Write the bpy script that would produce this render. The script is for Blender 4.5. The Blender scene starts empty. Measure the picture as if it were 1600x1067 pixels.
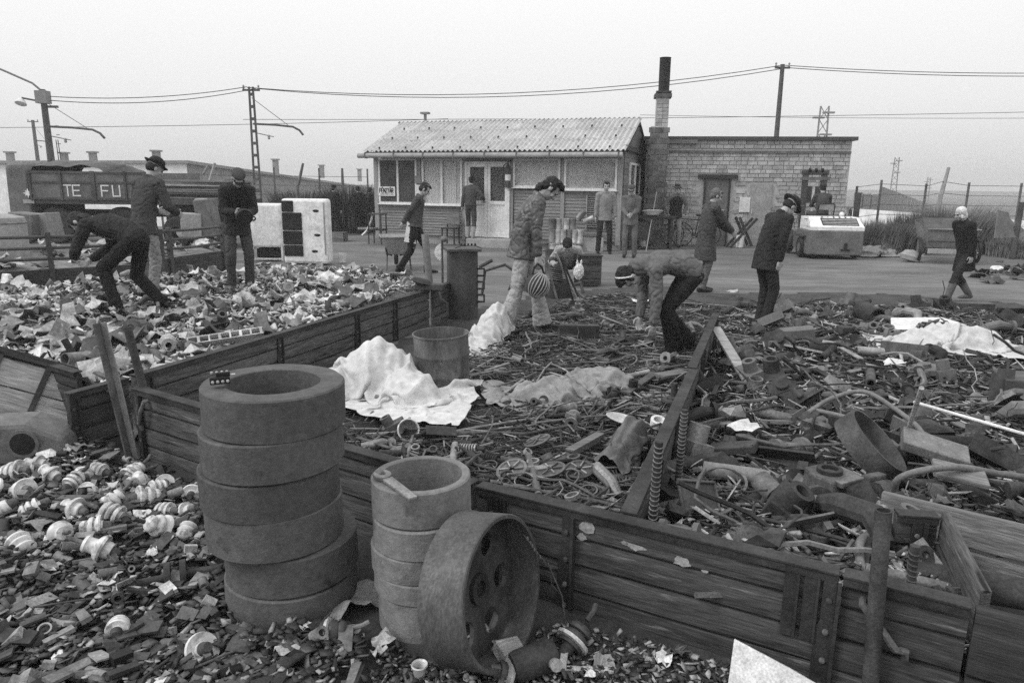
import bpy, bmesh, math, random
import numpy as np
from mathutils import Vector, Matrix, noise, Quaternion
rnd = random.Random(7)
PI = math.pi
sc = bpy.context.scene
col = sc.collection
def R(d): return math.radians(d)

# ------------------------------------------------------------------ camera
FPX, YHOR, CAMH, ROLL = 1111.0, 288.0, 1.70, R(0.6)
pitch = math.atan((533.5-YHOR)/FPX)
cp_, sp_ = math.cos(pitch), math.sin(pitch)
V = Vector
r0, u0, FW = V((1,0,0)), V((0,sp_,cp_)), V((0,cp_,-sp_))
RT = r0*math.cos(ROLL)+u0*math.sin(ROLL)
UP = u0*math.cos(ROLL)-r0*math.sin(ROLL)
cam = bpy.data.cameras.new('camera'); cam.sensor_width = 36; cam.lens = FPX/1600*36
cam.clip_end = 3000; cam.clip_start = 0.05
camo = bpy.data.objects.new('camera', cam); col.objects.link(camo)
m = Matrix((RT, UP, -FW)).transposed().to_4x4(); m.translation = V((0,0,CAMH)); camo.matrix_world = m
sc.camera = camo
# ------------------------------------------------------------------ overcast sky
SUN_EL, SUN_AZ = R(46), R(250)
w = bpy.data.worlds.new('World'); sc.world = w; w.use_nodes = True
nt = w.node_tree; nt.nodes.clear()
def wn(t, **k):
    n = nt.nodes.new(t)
    for a, b in k.items(): setattr(n, a, b)
    return n
sky = wn('ShaderNodeTexSky', sky_type='NISHITA', sun_disc=False); sky.sun_elevation = SUN_EL; sky.sun_rotation = SUN_AZ
sky.dust_density = 6; sky.air_density = 1.5
bw = wn('ShaderNodeRGBToBW'); nt.links.new(sky.outputs[0], bw.inputs[0])
tc = wn('ShaderNodeTexCoord'); sx = wn('ShaderNodeSeparateXYZ'); nt.links.new(tc.outputs['Generated'], sx.inputs[0])
ramp = wn('ShaderNodeValToRGB'); nt.links.new(sx.outputs['Z'], ramp.inputs[0])
el = ramp.color_ramp.elements
el[0].position = 0.0; el[0].color = (5.3,)*3+(1,)
el[1].position = 1.0; el[1].color = (8.6,)*3+(1,)
e = el.new(0.10); e.color = (6.5,)*3+(1,)
e = el.new(0.28); e.color = (7.6,)*3+(1,)
mx = wn('ShaderNodeMix', data_type='RGBA'); mx.inputs[0].default_value = 0.12
nt.links.new(ramp.outputs[0], mx.inputs[6]); nt.links.new(bw.outputs[0], mx.inputs[7])
bg = wn('ShaderNodeBackground'); bg.inputs[1].default_value = 0.15
nt.links.new(mx.outputs[2], bg.inputs[0])
out = wn('ShaderNodeOutputWorld'); nt.links.new(bg.outputs[0], out.inputs[0])
sun = bpy.data.lights.new('sun', 'SUN'); sun.energy = 1.5; sun.angle = R(22); sun.color = (1,1,1)
suno = bpy.data.objects.new('sun', sun); col.objects.link(suno)
suno.rotation_euler = V((math.sin(SUN_AZ)*math.cos(SUN_EL), math.cos(SUN_AZ)*math.cos(SUN_EL), math.sin(SUN_EL))).to_track_quat('Z','Y').to_euler()
sc.view_settings.view_transform = 'Standard'; sc.view_settings.look = 'None'
sc.view_settings.exposure = 0.0; sc.view_settings.gamma = 1.0; sc.view_settings.use_curve_mapping = False
sc.render.engine = 'CYCLES'; sc.cycles.use_denoising = False; sc.cycles.max_bounces = 5
sc.cycles.diffuse_bounces = 3; sc.cycles.glossy_bounces = 3; sc.cycles.caustics_reflective = False; sc.cycles.caustics_refractive = False

# ------------------------------------------------------------------ layout helpers: photograph pixel -> place in the yard
def ray(x, y): return FW + RT*((x-800)/FPX) + UP*((533.5-y)/FPX)
def G(x, y, z=0.0):
    d = ray(x, y); t = (z-CAMH)/d.z
    return V((d.x*t, d.y*t, z))
def Q(x, y, Y):
    d = ray(x, y); t = Y/d.y
    return V((d.x*t, Y, CAMH+d.z*t))

# ------------------------------------------------------------------ materials (black and white film: all greys)
MATS = {}
def mat(name, a, b=None, rough=.85, scale=6, metal=0., bump=.25, bscale=None, detail=6, stretch=None, lo=.35, hi=.68, rand=0., spots=None, spec=.3, objc=False, grit=130):
    """two-tone procedural grey: a..b mixed by noise; spots=(value,scale,threshold) adds stains or flakes"""
    if name in MATS: return MATS[name]
    if b is None: b = a*1.5
    M = bpy.data.materials.new(name); M.use_nodes = True; t = M.node_tree; N = t.nodes; L = t.links
    bs = N['Principled BSDF']; bs.inputs['Metallic'].default_value = metal
    bs.inputs['Specular IOR Level'].default_value = spec
    if objc:
        c = N.new('ShaderNodeTexCoord'); src = c.outputs['Object']
    else:
        g = N.new('ShaderNodeNewGeometry'); src = g.outputs['Position']
    if stretch:
        mp = N.new('ShaderNodeMapping'); mp.inputs['Scale'].default_value = stretch; L.new(src, mp.inputs[0]); src = mp.outputs[0]
    def nz(s, d=detail):
        n = N.new('ShaderNodeTexNoise'); n.inputs['Scale'].default_value = s; n.inputs['Detail'].default_value = d
        n.inputs['Roughness'].default_value = .62; L.new(src, n.inputs['Vector']); return n.outputs[0]
    def rp(s, p0, p1, c0=0., c1=1.):
        r = N.new('ShaderNodeMapRange'); L.new(s, r.inputs[0])
        for i, v in enumerate((p0, p1, c0, c1)): r.inputs[i+1].default_value = v
        return r.outputs[0]
    f = rp(nz(scale), lo, hi, a, b)
    f2 = rp(nz(scale*7.3, 3), .3, .7, .8, 1.2)
    mu = N.new('ShaderNodeMath'); mu.operation = 'MULTIPLY'; L.new(f, mu.inputs[0]); L.new(f2, mu.inputs[1]); val = mu.outputs[0]
    if grit:
        m3 = N.new('ShaderNodeMath'); m3.operation = 'MULTIPLY'; L.new(val, m3.inputs[0]); L.new(rp(nz(grit, 2), .3, .7, .74, 1.26), m3.inputs[1]); val = m3.outputs[0]
    if rand:
        oi = N.new('ShaderNodeObjectInfo'); rr = rp(oi.outputs['Random'], 0, 1, 1-rand, 1+rand)
        m2 = N.new('ShaderNodeMath'); m2.operation = 'MULTIPLY'; L.new(val, m2.inputs[0]); L.new(rr, m2.inputs[1]); val = m2.outputs[0]
    if spots:
        for sv, ss, th in (spots if isinstance(spots[0], tuple) else [spots]):
            k = rp(nz(ss, 5), th-.05, th+.09)
            mm = N.new('ShaderNodeMix'); mm.data_type = 'FLOAT'; L.new(k, mm.inputs[0]); L.new(val, mm.inputs[2]); mm.inputs[3].default_value = sv
            val = mm.outputs[0]
    cc = N.new('ShaderNodeCombineColor')
    for i in range(3): L.new(val, cc.inputs[i])
    L.new(cc.outputs[0], bs.inputs['Base Color'])
    L.new(rp(nz(scale*2.1, 3), .3, .7, max(rough-.12, .05), min(rough+.1, 1)), bs.inputs['Roughness'])
    if bump:
        bp = N.new('ShaderNodeBump'); bp.inputs['Strength'].default_value = bump; bp.inputs['Distance'].default_value = .02
        L.new(nz(bscale or scale*5), bp.inputs['Height']); L.new(bp.outputs[0], bs.inputs['Normal'])
    MATS[name] = M; return M
def wood(name, a, b, ax='x', **k):
    return mat(name, a, b, stretch={'x': (1.2,14,14), 'y': (14,1.2,14), 'z': (14,14,1.2)}[ax], scale=2.2, bump=.45, rough=.9, objc=True, grit=9, **k)
mat('dirt', .105, .19, stretch=(.38,1.25,1), scale=.7, bump=.5, bscale=9, rough=.95, detail=10, spots=((.07, .5, .60), (.20, 2.6, .66)), lo=.38, hi=.64)
mat('scrap_dirt', .022, .055, scale=4, bump=.8, bscale=22, rough=.95)
mat('ring_dark', .075, .12, scale=5, bump=.3, bscale=60, rough=.9, rand=.16, grit=320, spots=((.03, 6.5, .66), (.17, 9, .70)), lo=.3, hi=.72)
mat('ring_pale', .17, .24, scale=4, bump=.25, bscale=70, rough=.9, rand=.12, grit=320, spots=((.06, 7, .67), (.32, 14, .72)), lo=.3, hi=.72)
mat('cast_iron', .07, .125, scale=6, bump=.3, bscale=50, rough=.6, metal=.25, stretch=(1,1,.35), spots=(.05, 5, .64))
mat('rust_dark', .028, .075, scale=7, rough=.8, metal=.2, rand=.4, bump=.3)
mat('rust_mid', .07, .16, scale=8, rough=.75, metal=.2, rand=.45, bump=.3)
mat('steel_mid', .15, .30, scale=9, rough=.55, metal=.35, rand=.4, bump=.2)
mat('steel_light', .34, .6, scale=9, rough=.4, metal=.3, rand=.3, bump=.2)
mat('alu_scrap', .18, .55, scale=5, rough=.55, metal=.25, rand=.5, bump=.35, spots=(.09, 6, .64))
mat('alu_dark', .06, .16, scale=5, rough=.6, metal=.2, rand=.4, bump=.35)
mat('paper', .45, .72, scale=6, rough=.9, rand=.25, bump=.2)
mat('porcelain', .50, .76, scale=12, rough=.3, bump=.05, spec=.5, spots=((.10, 17, .60), (.26, 9, .60)), grit=0)
mat('black', .010, .022, scale=5, rough=.6, bump=.1)
mat('rubber', .02, .05, scale=7, rough=.7, bump=.2, rand=.3)
mat('chip_dark', .035, .085, scale=9, rough=.6, rand=.55, bump=.2)
mat('chip_mid', .11, .26, scale=9, rough=.7, rand=.5, bump=.2)
mat('drum_rust', .07, .17, scale=4, rough=.7, bump=.3, stretch=(1.4,1.4,.5), spots=((.03, 5, .60), (.26, 8, .68)))
mat('white_enamel', .70, .84, scale=2, rough=.35, bump=.04, spec=.5, spots=((.15, 8, .73), (.45, 3, .66)))
mat('white_paint', .62, .8, scale=3, rough=.6, bump=.08, spots=(.3, 6, .7))
mat('paint_grey', .17, .26, scale=3, rough=.55, bump=.1, spots=((.07, 7, .68), (.38, 10, .73)))
mat('paint_dark', .045, .09, scale=3, rough=.55, bump=.1, spots=(.16, 8, .72))
mat('paint_mid', .10, .17, scale=2.5, rough=.6, bump=.12, spots=((.04, 6, .66), (.28, 12, .72)))
wood('wood_wall', .035, .125, 'x', spots=((.013, 2.2, .60), (.24, 3.4, .66)), rand=.28)
wood('wood_dark', .03, .07, 'x', rand=.3)
wood('wood_pale', .24, .42, 'x', rand=.2, spots=(.1, 3, .66))
wood('wood_grey', .13, .24, 'x', rand=.2)
wood('siding', .19, .27, 'x', rand=.13)
wood('post_wood', .26, .36, 'z', rand=.15)
mat('strap_iron', .022, .06, scale=6, rough=.7, metal=.2, bump=.3)
mat('canvas_white', .50, .62, scale=2.0, rough=.95, bump=.25, bscale=60, spots=((.22, 7, .70), (.38, 2.2, .66)), grit=300)
mat('canvas_grey', .21, .31, scale=2.2, rough=.95, bump=.35, bscale=45, spots=(.11, 5, .66))
mat('canvas_dark', .09, .17, scale=3, rough=.95, bump=.35, bscale=40)
mat('asbestos', .42, .55, scale=1.6, rough=.95, bump=.2, rand=.08, spots=(.22, 3, .66))
mat('brick_pale', .31, .48, scale=5, rough=.95, bump=.5, rand=.24, spots=((.58, 1.7, .60), (.25, 2.6, .66)))
mat('mortar', .42, .52, scale=8, rough=.95, bump=.4)
mat('brick_dark', .10, .17, scale=7, rough=.95, bump=.4, rand=.35)
mat('concrete', .27, .38, scale=4, rough=.95, bump=.3)
mat('concrete_far', .24, .30, scale=.6, rough=.95, bump=.1, grit=0)
mat('white_far', .78, .82, scale=.2, rough=.95, bump=.05, grit=0)
mat('grey_far', .21, .235, scale=.2, rough=.95, bump=.05, grit=0)
mat('wire', .07, .09, scale=5, bump=0, grit=0)
mat('curtain', .72, .85, scale=3, stretch=(9,9,.3), rough=.95, bump=.1)
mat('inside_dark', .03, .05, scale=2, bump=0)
mat('leaf_dry', .07, .22, scale=4, rough=.9, rand=.4, bump=0)
mat('skin', .34, .42, scale=14, rough=.6, bump=.1, grit=0)
mat('hair', .010, .024, scale=60, rough=.6, bump=.5, bscale=120)
mat('hair_grey', .09, .17, scale=60, rough=.6, bump=.5, bscale=120)
for nme, a, b in (('cloth_black', .009, .017), ('cloth_dark', .018, .032), ('cloth_mid', .045, .07), ('cloth_grey', .10, .15), ('cloth_light', .20, .28), ('cloth_pale', .30, .40), ('cloth_white', .6, .72)):
    mat(nme, a, b, scale=4, rough=.95, bump=.12, bscale=220, grit=0)
mat('leather', .045, .10, scale=5, rough=.40, bump=.12, bscale=18, spec=.5, grit=0)
gl = bpy.data.materials.new('window_glass'); gl.use_nodes = True; _b = gl.node_tree.nodes['Principled BSDF']
_b.inputs['Base Color'].default_value = (.05,.05,.05,1); _b.inputs['Roughness'].default_value = .06; _b.inputs['Specular IOR Level'].default_value = .5
_b.inputs['Alpha'].default_value = .14; MATS['glass'] = gl
def MT(n): return MATS[n] if isinstance(n, str) else n

# ------------------------------------------------------------------ mesh builder
def frame(d, ref=V((0,0,1))):
    d = d.normalized()
    if abs(d.dot(ref)) > .98: ref = V((1,0,0)) if abs(d.x) < .9 else V((0,1,0))
    x = ref.cross(d).normalized(); y = d.cross(x)
    return x, y, d
class MB:
    def __init__(s): s.v = []; s.f = []
    def add(s, vs, fs):
        o = len(s.v); s.v += [tuple(p) for p in vs]; s.f += [tuple(i+o for i in q) for q in fs]; return s
    def box(s, c, d, M=None):
        x, y, z = d[0]/2, d[1]/2, d[2]/2; c = V(c)
        pts = [V(p) for p in ((-x,-y,-z),(x,-y,-z),(x,y,-z),(-x,y,-z),(-x,-y,z),(x,-y,z),(x,y,z),(-x,y,z))]
        if M is not None: pts = [M @ p for p in pts]
        return s.add([p+c for p in pts], [(0,3,2,1),(4,5,6,7),(0,1,5,4),(1,2,6,5),(2,3,7,6),(3,0,4,7)])
    def bar(s, a, b, w_, h_, up=V((0,0,1))):
        a, b = V(a), V(b); x, y, d = frame(b-a, up)
        return s.box((a+b)/2, (w_, h_, (b-a).length), Matrix((x, y, d)).transposed())
    def loft(s, rings, n=14, cap=True):
        """rings: (centre, xaxis, yaxis, rx, ry)"""
        o = []; 
        for c, xa, ya, rx, ry in rings:
            for k in range(n):
                t = 2*PI*k/n; o.append(V(c)+xa*(rx*math.cos(t))+ya*(ry*math.sin(t)))
        fs = []; m_ = len(rings)
        for i in range(m_-1):
            for k in range(n):
                a = i*n+k; b = i*n+(k+1) % n; fs.append((a, b, b+n, a+n))
        if cap: fs.append(tuple(reversed(range(n)))); fs.append(tuple(range((m_-1)*n, m_*n)))
        return s.add(o, fs)
    def tube(s, pts, r, n=8, cap=True):
        pts = [V(p) for p in pts]; rr = r if isinstance(r, (list, tuple)) else [r]*len(pts)
        x, y, d = frame(pts[1]-pts[0]); rings = []
        for i, p in enumerate(pts):
            t = (pts[min(i+1, len(pts)-1)]-pts[max(i-1, 0)]).normalized()
            q = d.rotation_difference(t); x = q @ x; y = q @ y; d = t
            rings.append((p, x.copy(), y.copy(), rr[i], rr[i]))
        return s.loft(rings, n, cap)
    def lathe(s, prof, n=24, M=None, close=False):
        M = M or Matrix.Identity(4); o = []
        for r_, z in prof:
            for k in range(n):
                t = 2*PI*k/n; o.append(M @ V((r_*math.cos(t), r_*math.sin(t), z)))
        fs = []; m_ = len(prof)
        for i in range(m_ if close else m_-1):
            j = (i+1) % m_
            for k in range(n): fs.append((i*n+k, i*n+(k+1) % n, j*n+(k+1) % n, j*n+k))
        if not close:
            if prof[0][0] > 1e-5: fs.append(tuple(reversed(range(n))))
            if prof[-1][0] > 1e-5: fs.append(tuple(range((m_-1)*n, m_*n)))
        return s.add(o, fs)
    def ell(s, c, r_, M=None, nu=14, nv=9):
        c = V(c); o = []; fs = []
        for j in range(nv+1):
            ph = PI*j/nv
            for k in range(nu):
                t = 2*PI*k/nu; p = V((r_[0]*math.sin(ph)*math.cos(t), r_[1]*math.sin(ph)*math.sin(t), r_[2]*math.cos(ph)))
                o.append(c+(M @ p if M is not None else p))
        for j in range(nv):
            for k in range(nu): fs.append((j*nu+k, (j+1)*nu+k, (j+1)*nu+(k+1) % nu, j*nu+(k+1) % nu))
        return s.add(o, fs)
    def prism(s, poly, a, b, M=None):
        """poly in xy extruded z a..b"""
        M = M or Matrix.Identity(4); n = len(poly)
        o = [M @ V((p[0], p[1], a)) for p in poly]+[M @ V((p[0], p[1], b)) for p in poly]
        return s.add(o, [tuple(reversed(range(n))), tuple(range(n, 2*n))]+[(i, (i+1) % n, n+(i+1) % n, n+i) for i in range(n)])
    def mesh(s, name='m', smooth=None):
        me = bpy.data.meshes.new(name); me.from_pydata(s.v, [], s.f)
        bm = bmesh.new(); bm.from_mesh(me); bmesh.ops.remove_doubles(bm, verts=bm.verts, dist=1e-5)
        bmesh.ops.recalc_face_normals(bm, faces=bm.faces); bm.to_mesh(me); bm.free()
        if smooth is not None:
            me.polygons.foreach_set('use_smooth', [True]*len(me.polygons)); me.set_sharp_from_angle(angle=R(smooth))
        return me
    def build(s, name, mt, parent=None, smooth=None, bevel=0, loc=None, rot=None):
        return mobj(name, s.mesh(name, smooth), mt, parent, bevel, loc, rot)
def mobj(name, me, mt, parent=None, bevel=0, loc=None, rot=None):
    if mt is not None and len(me.materials) == 0: me.materials.append(MT(mt))
    o = bpy.data.objects.new(name, me); col.objects.link(o); o.parent = parent
    if loc is not None: o.location = loc
    if rot is not None: o.rotation_euler = rot
    if bevel:
        b = o.modifiers.new('bevel', 'BEVEL'); b.width = bevel; b.segments = 2; b.limit_method = 'ANGLE'
    return o
def tag(o, label, cat, group=None, kind=None):
    o['label'] = label; o['category'] = cat
    if group: o['group'] = group
    if kind: o['kind'] = kind
    return o
def thing(name, label, cat, loc=(0,0,0), rotz=0., group=None):
    o = bpy.data.objects.new(name, None); col.objects.link(o); o.empty_display_size = .1
    o.location = loc; o.rotation_euler = (0,0,rotz); return tag(o, label, cat, group)
def structure(o): o['kind'] = 'structure'; return o
def stuff(o, label=None, cat=None):
    o['kind'] = 'stuff'
    if label: o['label'] = label; o['category'] = cat
    return o
def copy_tree(o, parent=None):
    c = o.copy(); col.objects.link(c); c.parent = parent
    for ch in [k for k in bpy.data.objects if k.parent == o]: copy_tree(ch, c)
    return c
def displace(me, f_):
    n = len(me.vertices); co = np.empty(n*3, 'f'); no = np.empty(n*3, 'f')
    me.vertices.foreach_get('co', co); me.vertices.foreach_get('normal', no)
    co = co.reshape(-1,3); d = np.array([f_(V(c)) for c in co.tolist()], 'f')
    me.vertices.foreach_set('co', (co+no.reshape(-1,3)*d[:,None]).ravel()); me.update()
WORK = bpy.data.scenes.new('work')
def remesh(mb, vox, smooth=2, fold=None):
    """voxel union of overlapping closed shapes -> one continuous surface"""
    me = bpy.data.meshes.new('tmp'); me.from_pydata(mb.v, [], mb.f)
    bm = bmesh.new(); bm.from_mesh(me); bmesh.ops.recalc_face_normals(bm, faces=bm.faces); bm.to_mesh(me); bm.free()
    o = bpy.data.objects.new('tmp', me); WORK.collection.objects.link(o)
    r_ = o.modifiers.new('r', 'REMESH'); r_.mode = 'VOXEL'; r_.voxel_size = vox
    if smooth:
        s_ = o.modifiers.new('s', 'SMOOTH'); s_.iterations = smooth; s_.factor = .5
    vl = WORK.view_layers[0]; vl.update(); dg = vl.depsgraph; ne = bpy.data.meshes.new_from_object(o.evaluated_get(dg), depsgraph=dg)
    bpy.data.objects.remove(o); bpy.data.meshes.remove(me)
    if fold:
        amp, fr, off = fold
        def f_(co):
            p = co*fr+V((off, off*.7, 0)); q = V((p.x, p.y, p.z*1.7))
            n_ = noise.noise(q+V((0,0,noise.noise(q*.6)*1.5))); rdg = 1-abs(n_)*2.2
            m_ = noise.noise(V((q.x*1.9+3, q.y*1.9, q.z*1.1))); return amp*(.55*rdg+noise.noise(q*2.7)*.3-1.5*math.exp(-(n_/.09)**2)-1.1*math.exp(-(m_/.07)**2))
        displace(ne, f_)
    ne.polygons.foreach_set('use_smooth', [True]*len(ne.polygons)); return ne
# ================================================================== GROUND
def gz(x, y):
    """yard level with small bumps; the land falls away beyond the fences"""
    t = min(max((y-27)/9, 0), 1); t = t*t*(3-2*t)
    b = noise.noise(V((x*.5, y*.5, 0)))*.035+noise.noise(V((x*1.7, y*1.7, 3)))*.012
    return -2.3*t + b*(1-t)-.01
def make_ground():
    xs = [-900,-300,-120]+[-60+i*3 for i in range(10)]+[-30+i*.4 for i in range(151)]+[33+i*3 for i in range(10)]+[120,300,900]
    ys = [-40,-15,-6]+[-3+i*.35 for i in range(112)]+[37,40,46,56,80,130,260,600,1500]
    me = bpy.data.meshes.new('ground'); n = len(xs)
    vs = [(x, y, gz(x, y) if abs(x) < 60 and y > -6 else (-2.3 if y > 36 else -.02)) for y in ys for x in xs]
    fs = [(j*n+i, j*n+i+1, (j+1)*n+i+1, (j+1)*n+i) for j in range(len(ys)-1) for i in range(n-1)]
    me.from_pydata(vs, [], fs); me.polygons.foreach_set('use_smooth', [True]*len(fs))
    structure(mobj('ground', me, 'dirt'))
make_ground()

# ================================================================== FAR BACKGROUND
def warehouse():
    t = thing('warehouse', 'long low warehouse with white end wall and row of roof vents beyond the fence', 'warehouse', (0,0,0))
    c = Q(291, 251, 60); l = Q(-60, 251.5, 66); f = Q(640, 302, 150)
    zt = c.z; b = -3
    top = lambda p, dz=0: V((p.x, p.y, p.z+dz))
    back = V((14, 30, 0))
    MB().add([(l.x,l.y,b),(c.x,c.y,b),(c.x,c.y,c.z-.25),(l.x,l.y,l.z-.25),(l.x+2,l.y+.4,b),(c.x-.05,c.y+.4,b),(c.x-.05,c.y+.4,c.z-.25),(l.x+2,l.y+.4,l.z-.25)],
             [(0,1,2,3),(5,4,7,6),(0,4,5,1),(3,2,6,7),(0,3,7,4),(1,5,6,2)]).build('end_wall', 'white_far', t)
    d = V((f.x-c.x, f.y-c.y, 0)).normalized()*.5
    MB().add([(c.x+.01,c.y+.01,b),(f.x,f.y,b-2),(f.x,f.y,f.z-.25),(c.x+.01,c.y+.01,c.z-.25),(c.x-.4,c.y+.6,b),(f.x-.4,f.y,b-2),(f.x-.4,f.y,f.z-.25),(c.x-.4,c.y+.6,c.z-.25)],
             [(0,1,2,3),(5,4,7,6),(0,4,5,1),(3,2,6,7),(0,3,7,4),(1,5,6,2)]).build('long_wall', 'grey_far', t)
    rf = MB().add([(l.x-.3,l.y-.3,l.z-.25),(c.x+.3,c.y-.4,c.z-.25),(f.x+.3,f.y,f.z-.25),(f.x-30,f.y,f.z-.2),(l.x-.3,l.y+30,l.z-.2),
                   (l.x-.3,l.y-.3,l.z),(c.x+.3,c.y-.4,c.z),(f.x+.3,f.y,f.z),(f.x-30,f.y,f.z+.1),(l.x-.3,l.y+30,l.z+.1)],
             [(4,3,2,1,0),(5,6,7,8,9),(0,1,6,5),(1,2,7,6),(2,3,8,7),(3,4,9,8),(4,0,5,9)]).build('roof', 'paint_grey', t)
    for px, ty, by, Y, wd in ((17,239,251,68,.5),(101,240,251,67,.5),(146,239,251,66,.5),(245,237,250,64,.52),(431,250,264,92,.6),(503,259,272,108,.6),(562,265,278,124,.6)):
        p = Q(px, by, Y); q = Q(px, ty, Y); h = q.z-p.z
        k = MB().box((p.x,p.y,p.z+h/2-.3), (wd,wd,h+.6)).build('roof_vent', 'grey_far', t)
        MB().box((p.x,p.y,q.z+.05), (wd*1.5,wd*1.5,.14)).build('vent_cap', 'paint_grey', k)
warehouse()

def catenary_mast(label, px, ty, by, Y, r0_, arm=0, lamp=False, lattice=False, name='tram_pole', cross=True, group=None):
    top = Q(px[0], ty, Y); x = Q(px[1], by, Y).x; zb = -2.4
    x = top.x
    t = thing(name, label, 'pole', (x, Y, zb), 0, group)
    h = top.z-zb
    if lattice:
        for s_ in (-1, 1):
            MB().tube([(s_*r0_*1.3,0,0),(s_*r0_*.6,0,h)], r0_*.36, 6).build('upright', 'paint_dark', t)
        n = int(h/.55); m_ = MB()
        for i in range(n):
            z = (i+.4)*h/n; wd = r0_*(1.3-.7*z/h)
            MB().box((0,0,z), (wd*2,r0_*.5,.14)).build('batten', 'paint_dark', t)
    else:
        MB().tube([(0,0,0),(0,0,h*.5),(0,0,h)], [r0_*1.25, r0_, r0_*.75], 10).build('shaft', 'paint_dark', t, 40)
    if cross:
        a = MB().box((0,0,h-.15), (r0_*5.5,.08,.09)).build('crossarm', 'paint_dark', t)
        for s_ in (-1, 1):
            MB().lathe([(.03,0),(.06,.05),(.03,.09),(.06,.14),(.02,.2)], 8, Matrix.Translation((s_*r0_*2.4,0,h-.11))).build('insulator', 'concrete', a, 40)
    if arm:
        L_ = abs(arm); s_ = 1 if arm > 0 else -1; z0 = h*.80
        g = MB().tube([(0,0,z0),(s_*L_*.45,0,z0-.04),(s_*L_*.8,0,z0-.12),(s_*L_*.93,0,z0-.28),(s_*L_,0,z0-.5)], .055, 6).build('bracket_arm', 'paint_dark', t, 40)
        MB().tube([(0,0,h-.5),(s_*L_*.72,0,z0-.08)], .015, 5).build('stay_wire', 'wire', g)
        MB().tube([(s_*.1,0,z0-.42),(s_*L_*.4,0,z0-.6)], .02, 5).build('span_rod', 'wire', g)
        MB().lathe([(.03,0),(.07,.06),(.05,.1),(.07,.16),(.03,.22)], 8, Matrix.Translation((s_*L_*.3,0,z0-.72))).build('insulator', 'concrete', g, 40)
    if lamp:
        g = MB().tube([(0,0,h-.1),(-.35,-.1,h+.25),(-1.3,-.5,h+.72),(-1.9,-.8,h+1.0)], .05, 6).build('lamp_arm', 'paint_grey', t, 40)
        MB().ell((-2.25,-.95,h+1.08), (.5,.17,.12), Matrix.Rotation(R(22),3,'Z') @ Matrix.Rotation(R(18),3,'Y')).build('lamp_head', 'paint_grey', g, 60)
        f = MB().tube([(0,0,h-.55),(-.85,-.2,h-.4)], .045, 6).build('bracket', 'paint_dark', t)
        MB().lathe([(.05,.16),(.12,.1),(.22,-.05),(.24,-.12),(.1,-.14)], 12, Matrix.Translation((-.9,-.2,h-.55)) @ Matrix.Rotation(R(-25),4,'X')).build('floodlight', 'white_far', f, 40)
        MB().box((.05,-.1,h-.35), (.5,.4,.55)).build('junction_box', 'grey_far', t)
        MB().box((.35,0,h-.75), (.55,.08,.1)).build('crossarm', 'paint_dark', t)
        ld = MB()
        for s_ in (0,.3): ld.tube([(.42+s_*.4,0,1),(.34+s_*.3,0,h-2.2)], .02, 5)
        for i in range(14): ld.box((.46,0,1.3+i*.4), (.16,.02,.03))
        ld.build('ladder', 'paint_dark', t)
    return V((x, Y, top.z))
P1 = catenary_mast('thick lamp pole with floodlight and curved street lamp arm behind the truck', (66,80), 140, 255, 34, .17, 2.6, lamp=True, cross=False, name='lamp_pole')
P2 = catenary_mast('battened steel tram mast with short curved bracket arm left of the hut', (392,405), 136, 290, 36, .15, 2.4, lattice=True)
P3 = catenary_mast('plain tall mast rising behind the brick building', (1223,1212), 101, 220, 36, .13, 0, name='mast', cross=True)
catenary_mast('faint far pole left of the lamp pole', (51,58), 188, 250, 75, .2, 1.6, name='far_pole')
def lattice_far(label, px, ty, Y, wdt):
    q = Q(px, ty, Y); zb = -2.4; h = q.z-zb
    t = thing('lattice_mast', label, 'mast', (q.x, Y, zb))
    for s_ in (-1, 1): MB().bar((s_*wdt,0,0), (s_*wdt*.6,0,h), .11, .11).build('upright', 'concrete_far', t)
    br = MB(); n = 10
    for i in range(n):
        a, b = h*i/n, h*(i+1)/n; w0 = wdt*(1-.4*i/n); w1 = wdt*(1-.4*(i+1)/n)
        br.bar((-w0,0,a), (w1,0,b), .05, .05); br.bar((w0,0,a), (-w1,0,b), .05, .05)
    br.build('bracing', 'concrete_far', t)
    for k, (dx, dz) in enumerate(((-.6,-.9),(.5,-.5),(.4,-2.2))):
        MB().box((dx*.7,0,h+dz), (.9,.3,.13)).build('signal_arm', 'concrete_far', t)
lattice_far('signal lattice mast seen above the brick building roof', 1289, 166, 60, .55)
lattice_far('very faint lattice mast in the distance right of the brick building', 1402, 246, 110, .55)
lattice_far('faint short lattice mast far behind the right fence', 1452, 277, 150, .5)

def wire(label, a, b, sag, r_=.018, n=14):
    pts = [a.lerp(b, i/n)+V((0,0,-sag*4*(i/n)*(1-i/n))) for i in range(n+1)]
    tag(MB().tube(pts, r_, 4).build('overhead_wire', 'wire'), label, 'wire', 'overhead wires')
R_ = Q(1720, 112, 30)
wire('upper overhead wire from lamp pole to battened mast', Q(76,151,34), Q(386,136,36), .25)
wire('lower overhead wire from lamp pole to battened mast', Q(76,157,34), Q(402,138,36), .35)
wire('upper overhead wire from battened mast across the sky to tall mast', Q(386,137,36), Q(1219,103,36), .75)
wire('lower overhead wire from battened mast across the sky to tall mast', Q(402,139,36), Q(1227,107,36), .8)
wire('upper overhead wire running right from tall mast', Q(1219,102,36), Q(1760,112,36), .2)
wire('lower overhead wire running right from tall mast', Q(1227,106,36), Q(1760,117,36), .2)
wire('thin contact wire crossing the sky from the lamp pole bracket', Q(-80,200,38), Q(700,186,40), .1, .014)
wire('thin contact wire crossing the sky above the hut roof', Q(380,187,40), Q(1760,172,40), .15, .014)
wire('faint lower contact wire above the brick building', Q(1000,180,42), Q(1760,184,42), .1, .012)

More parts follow.
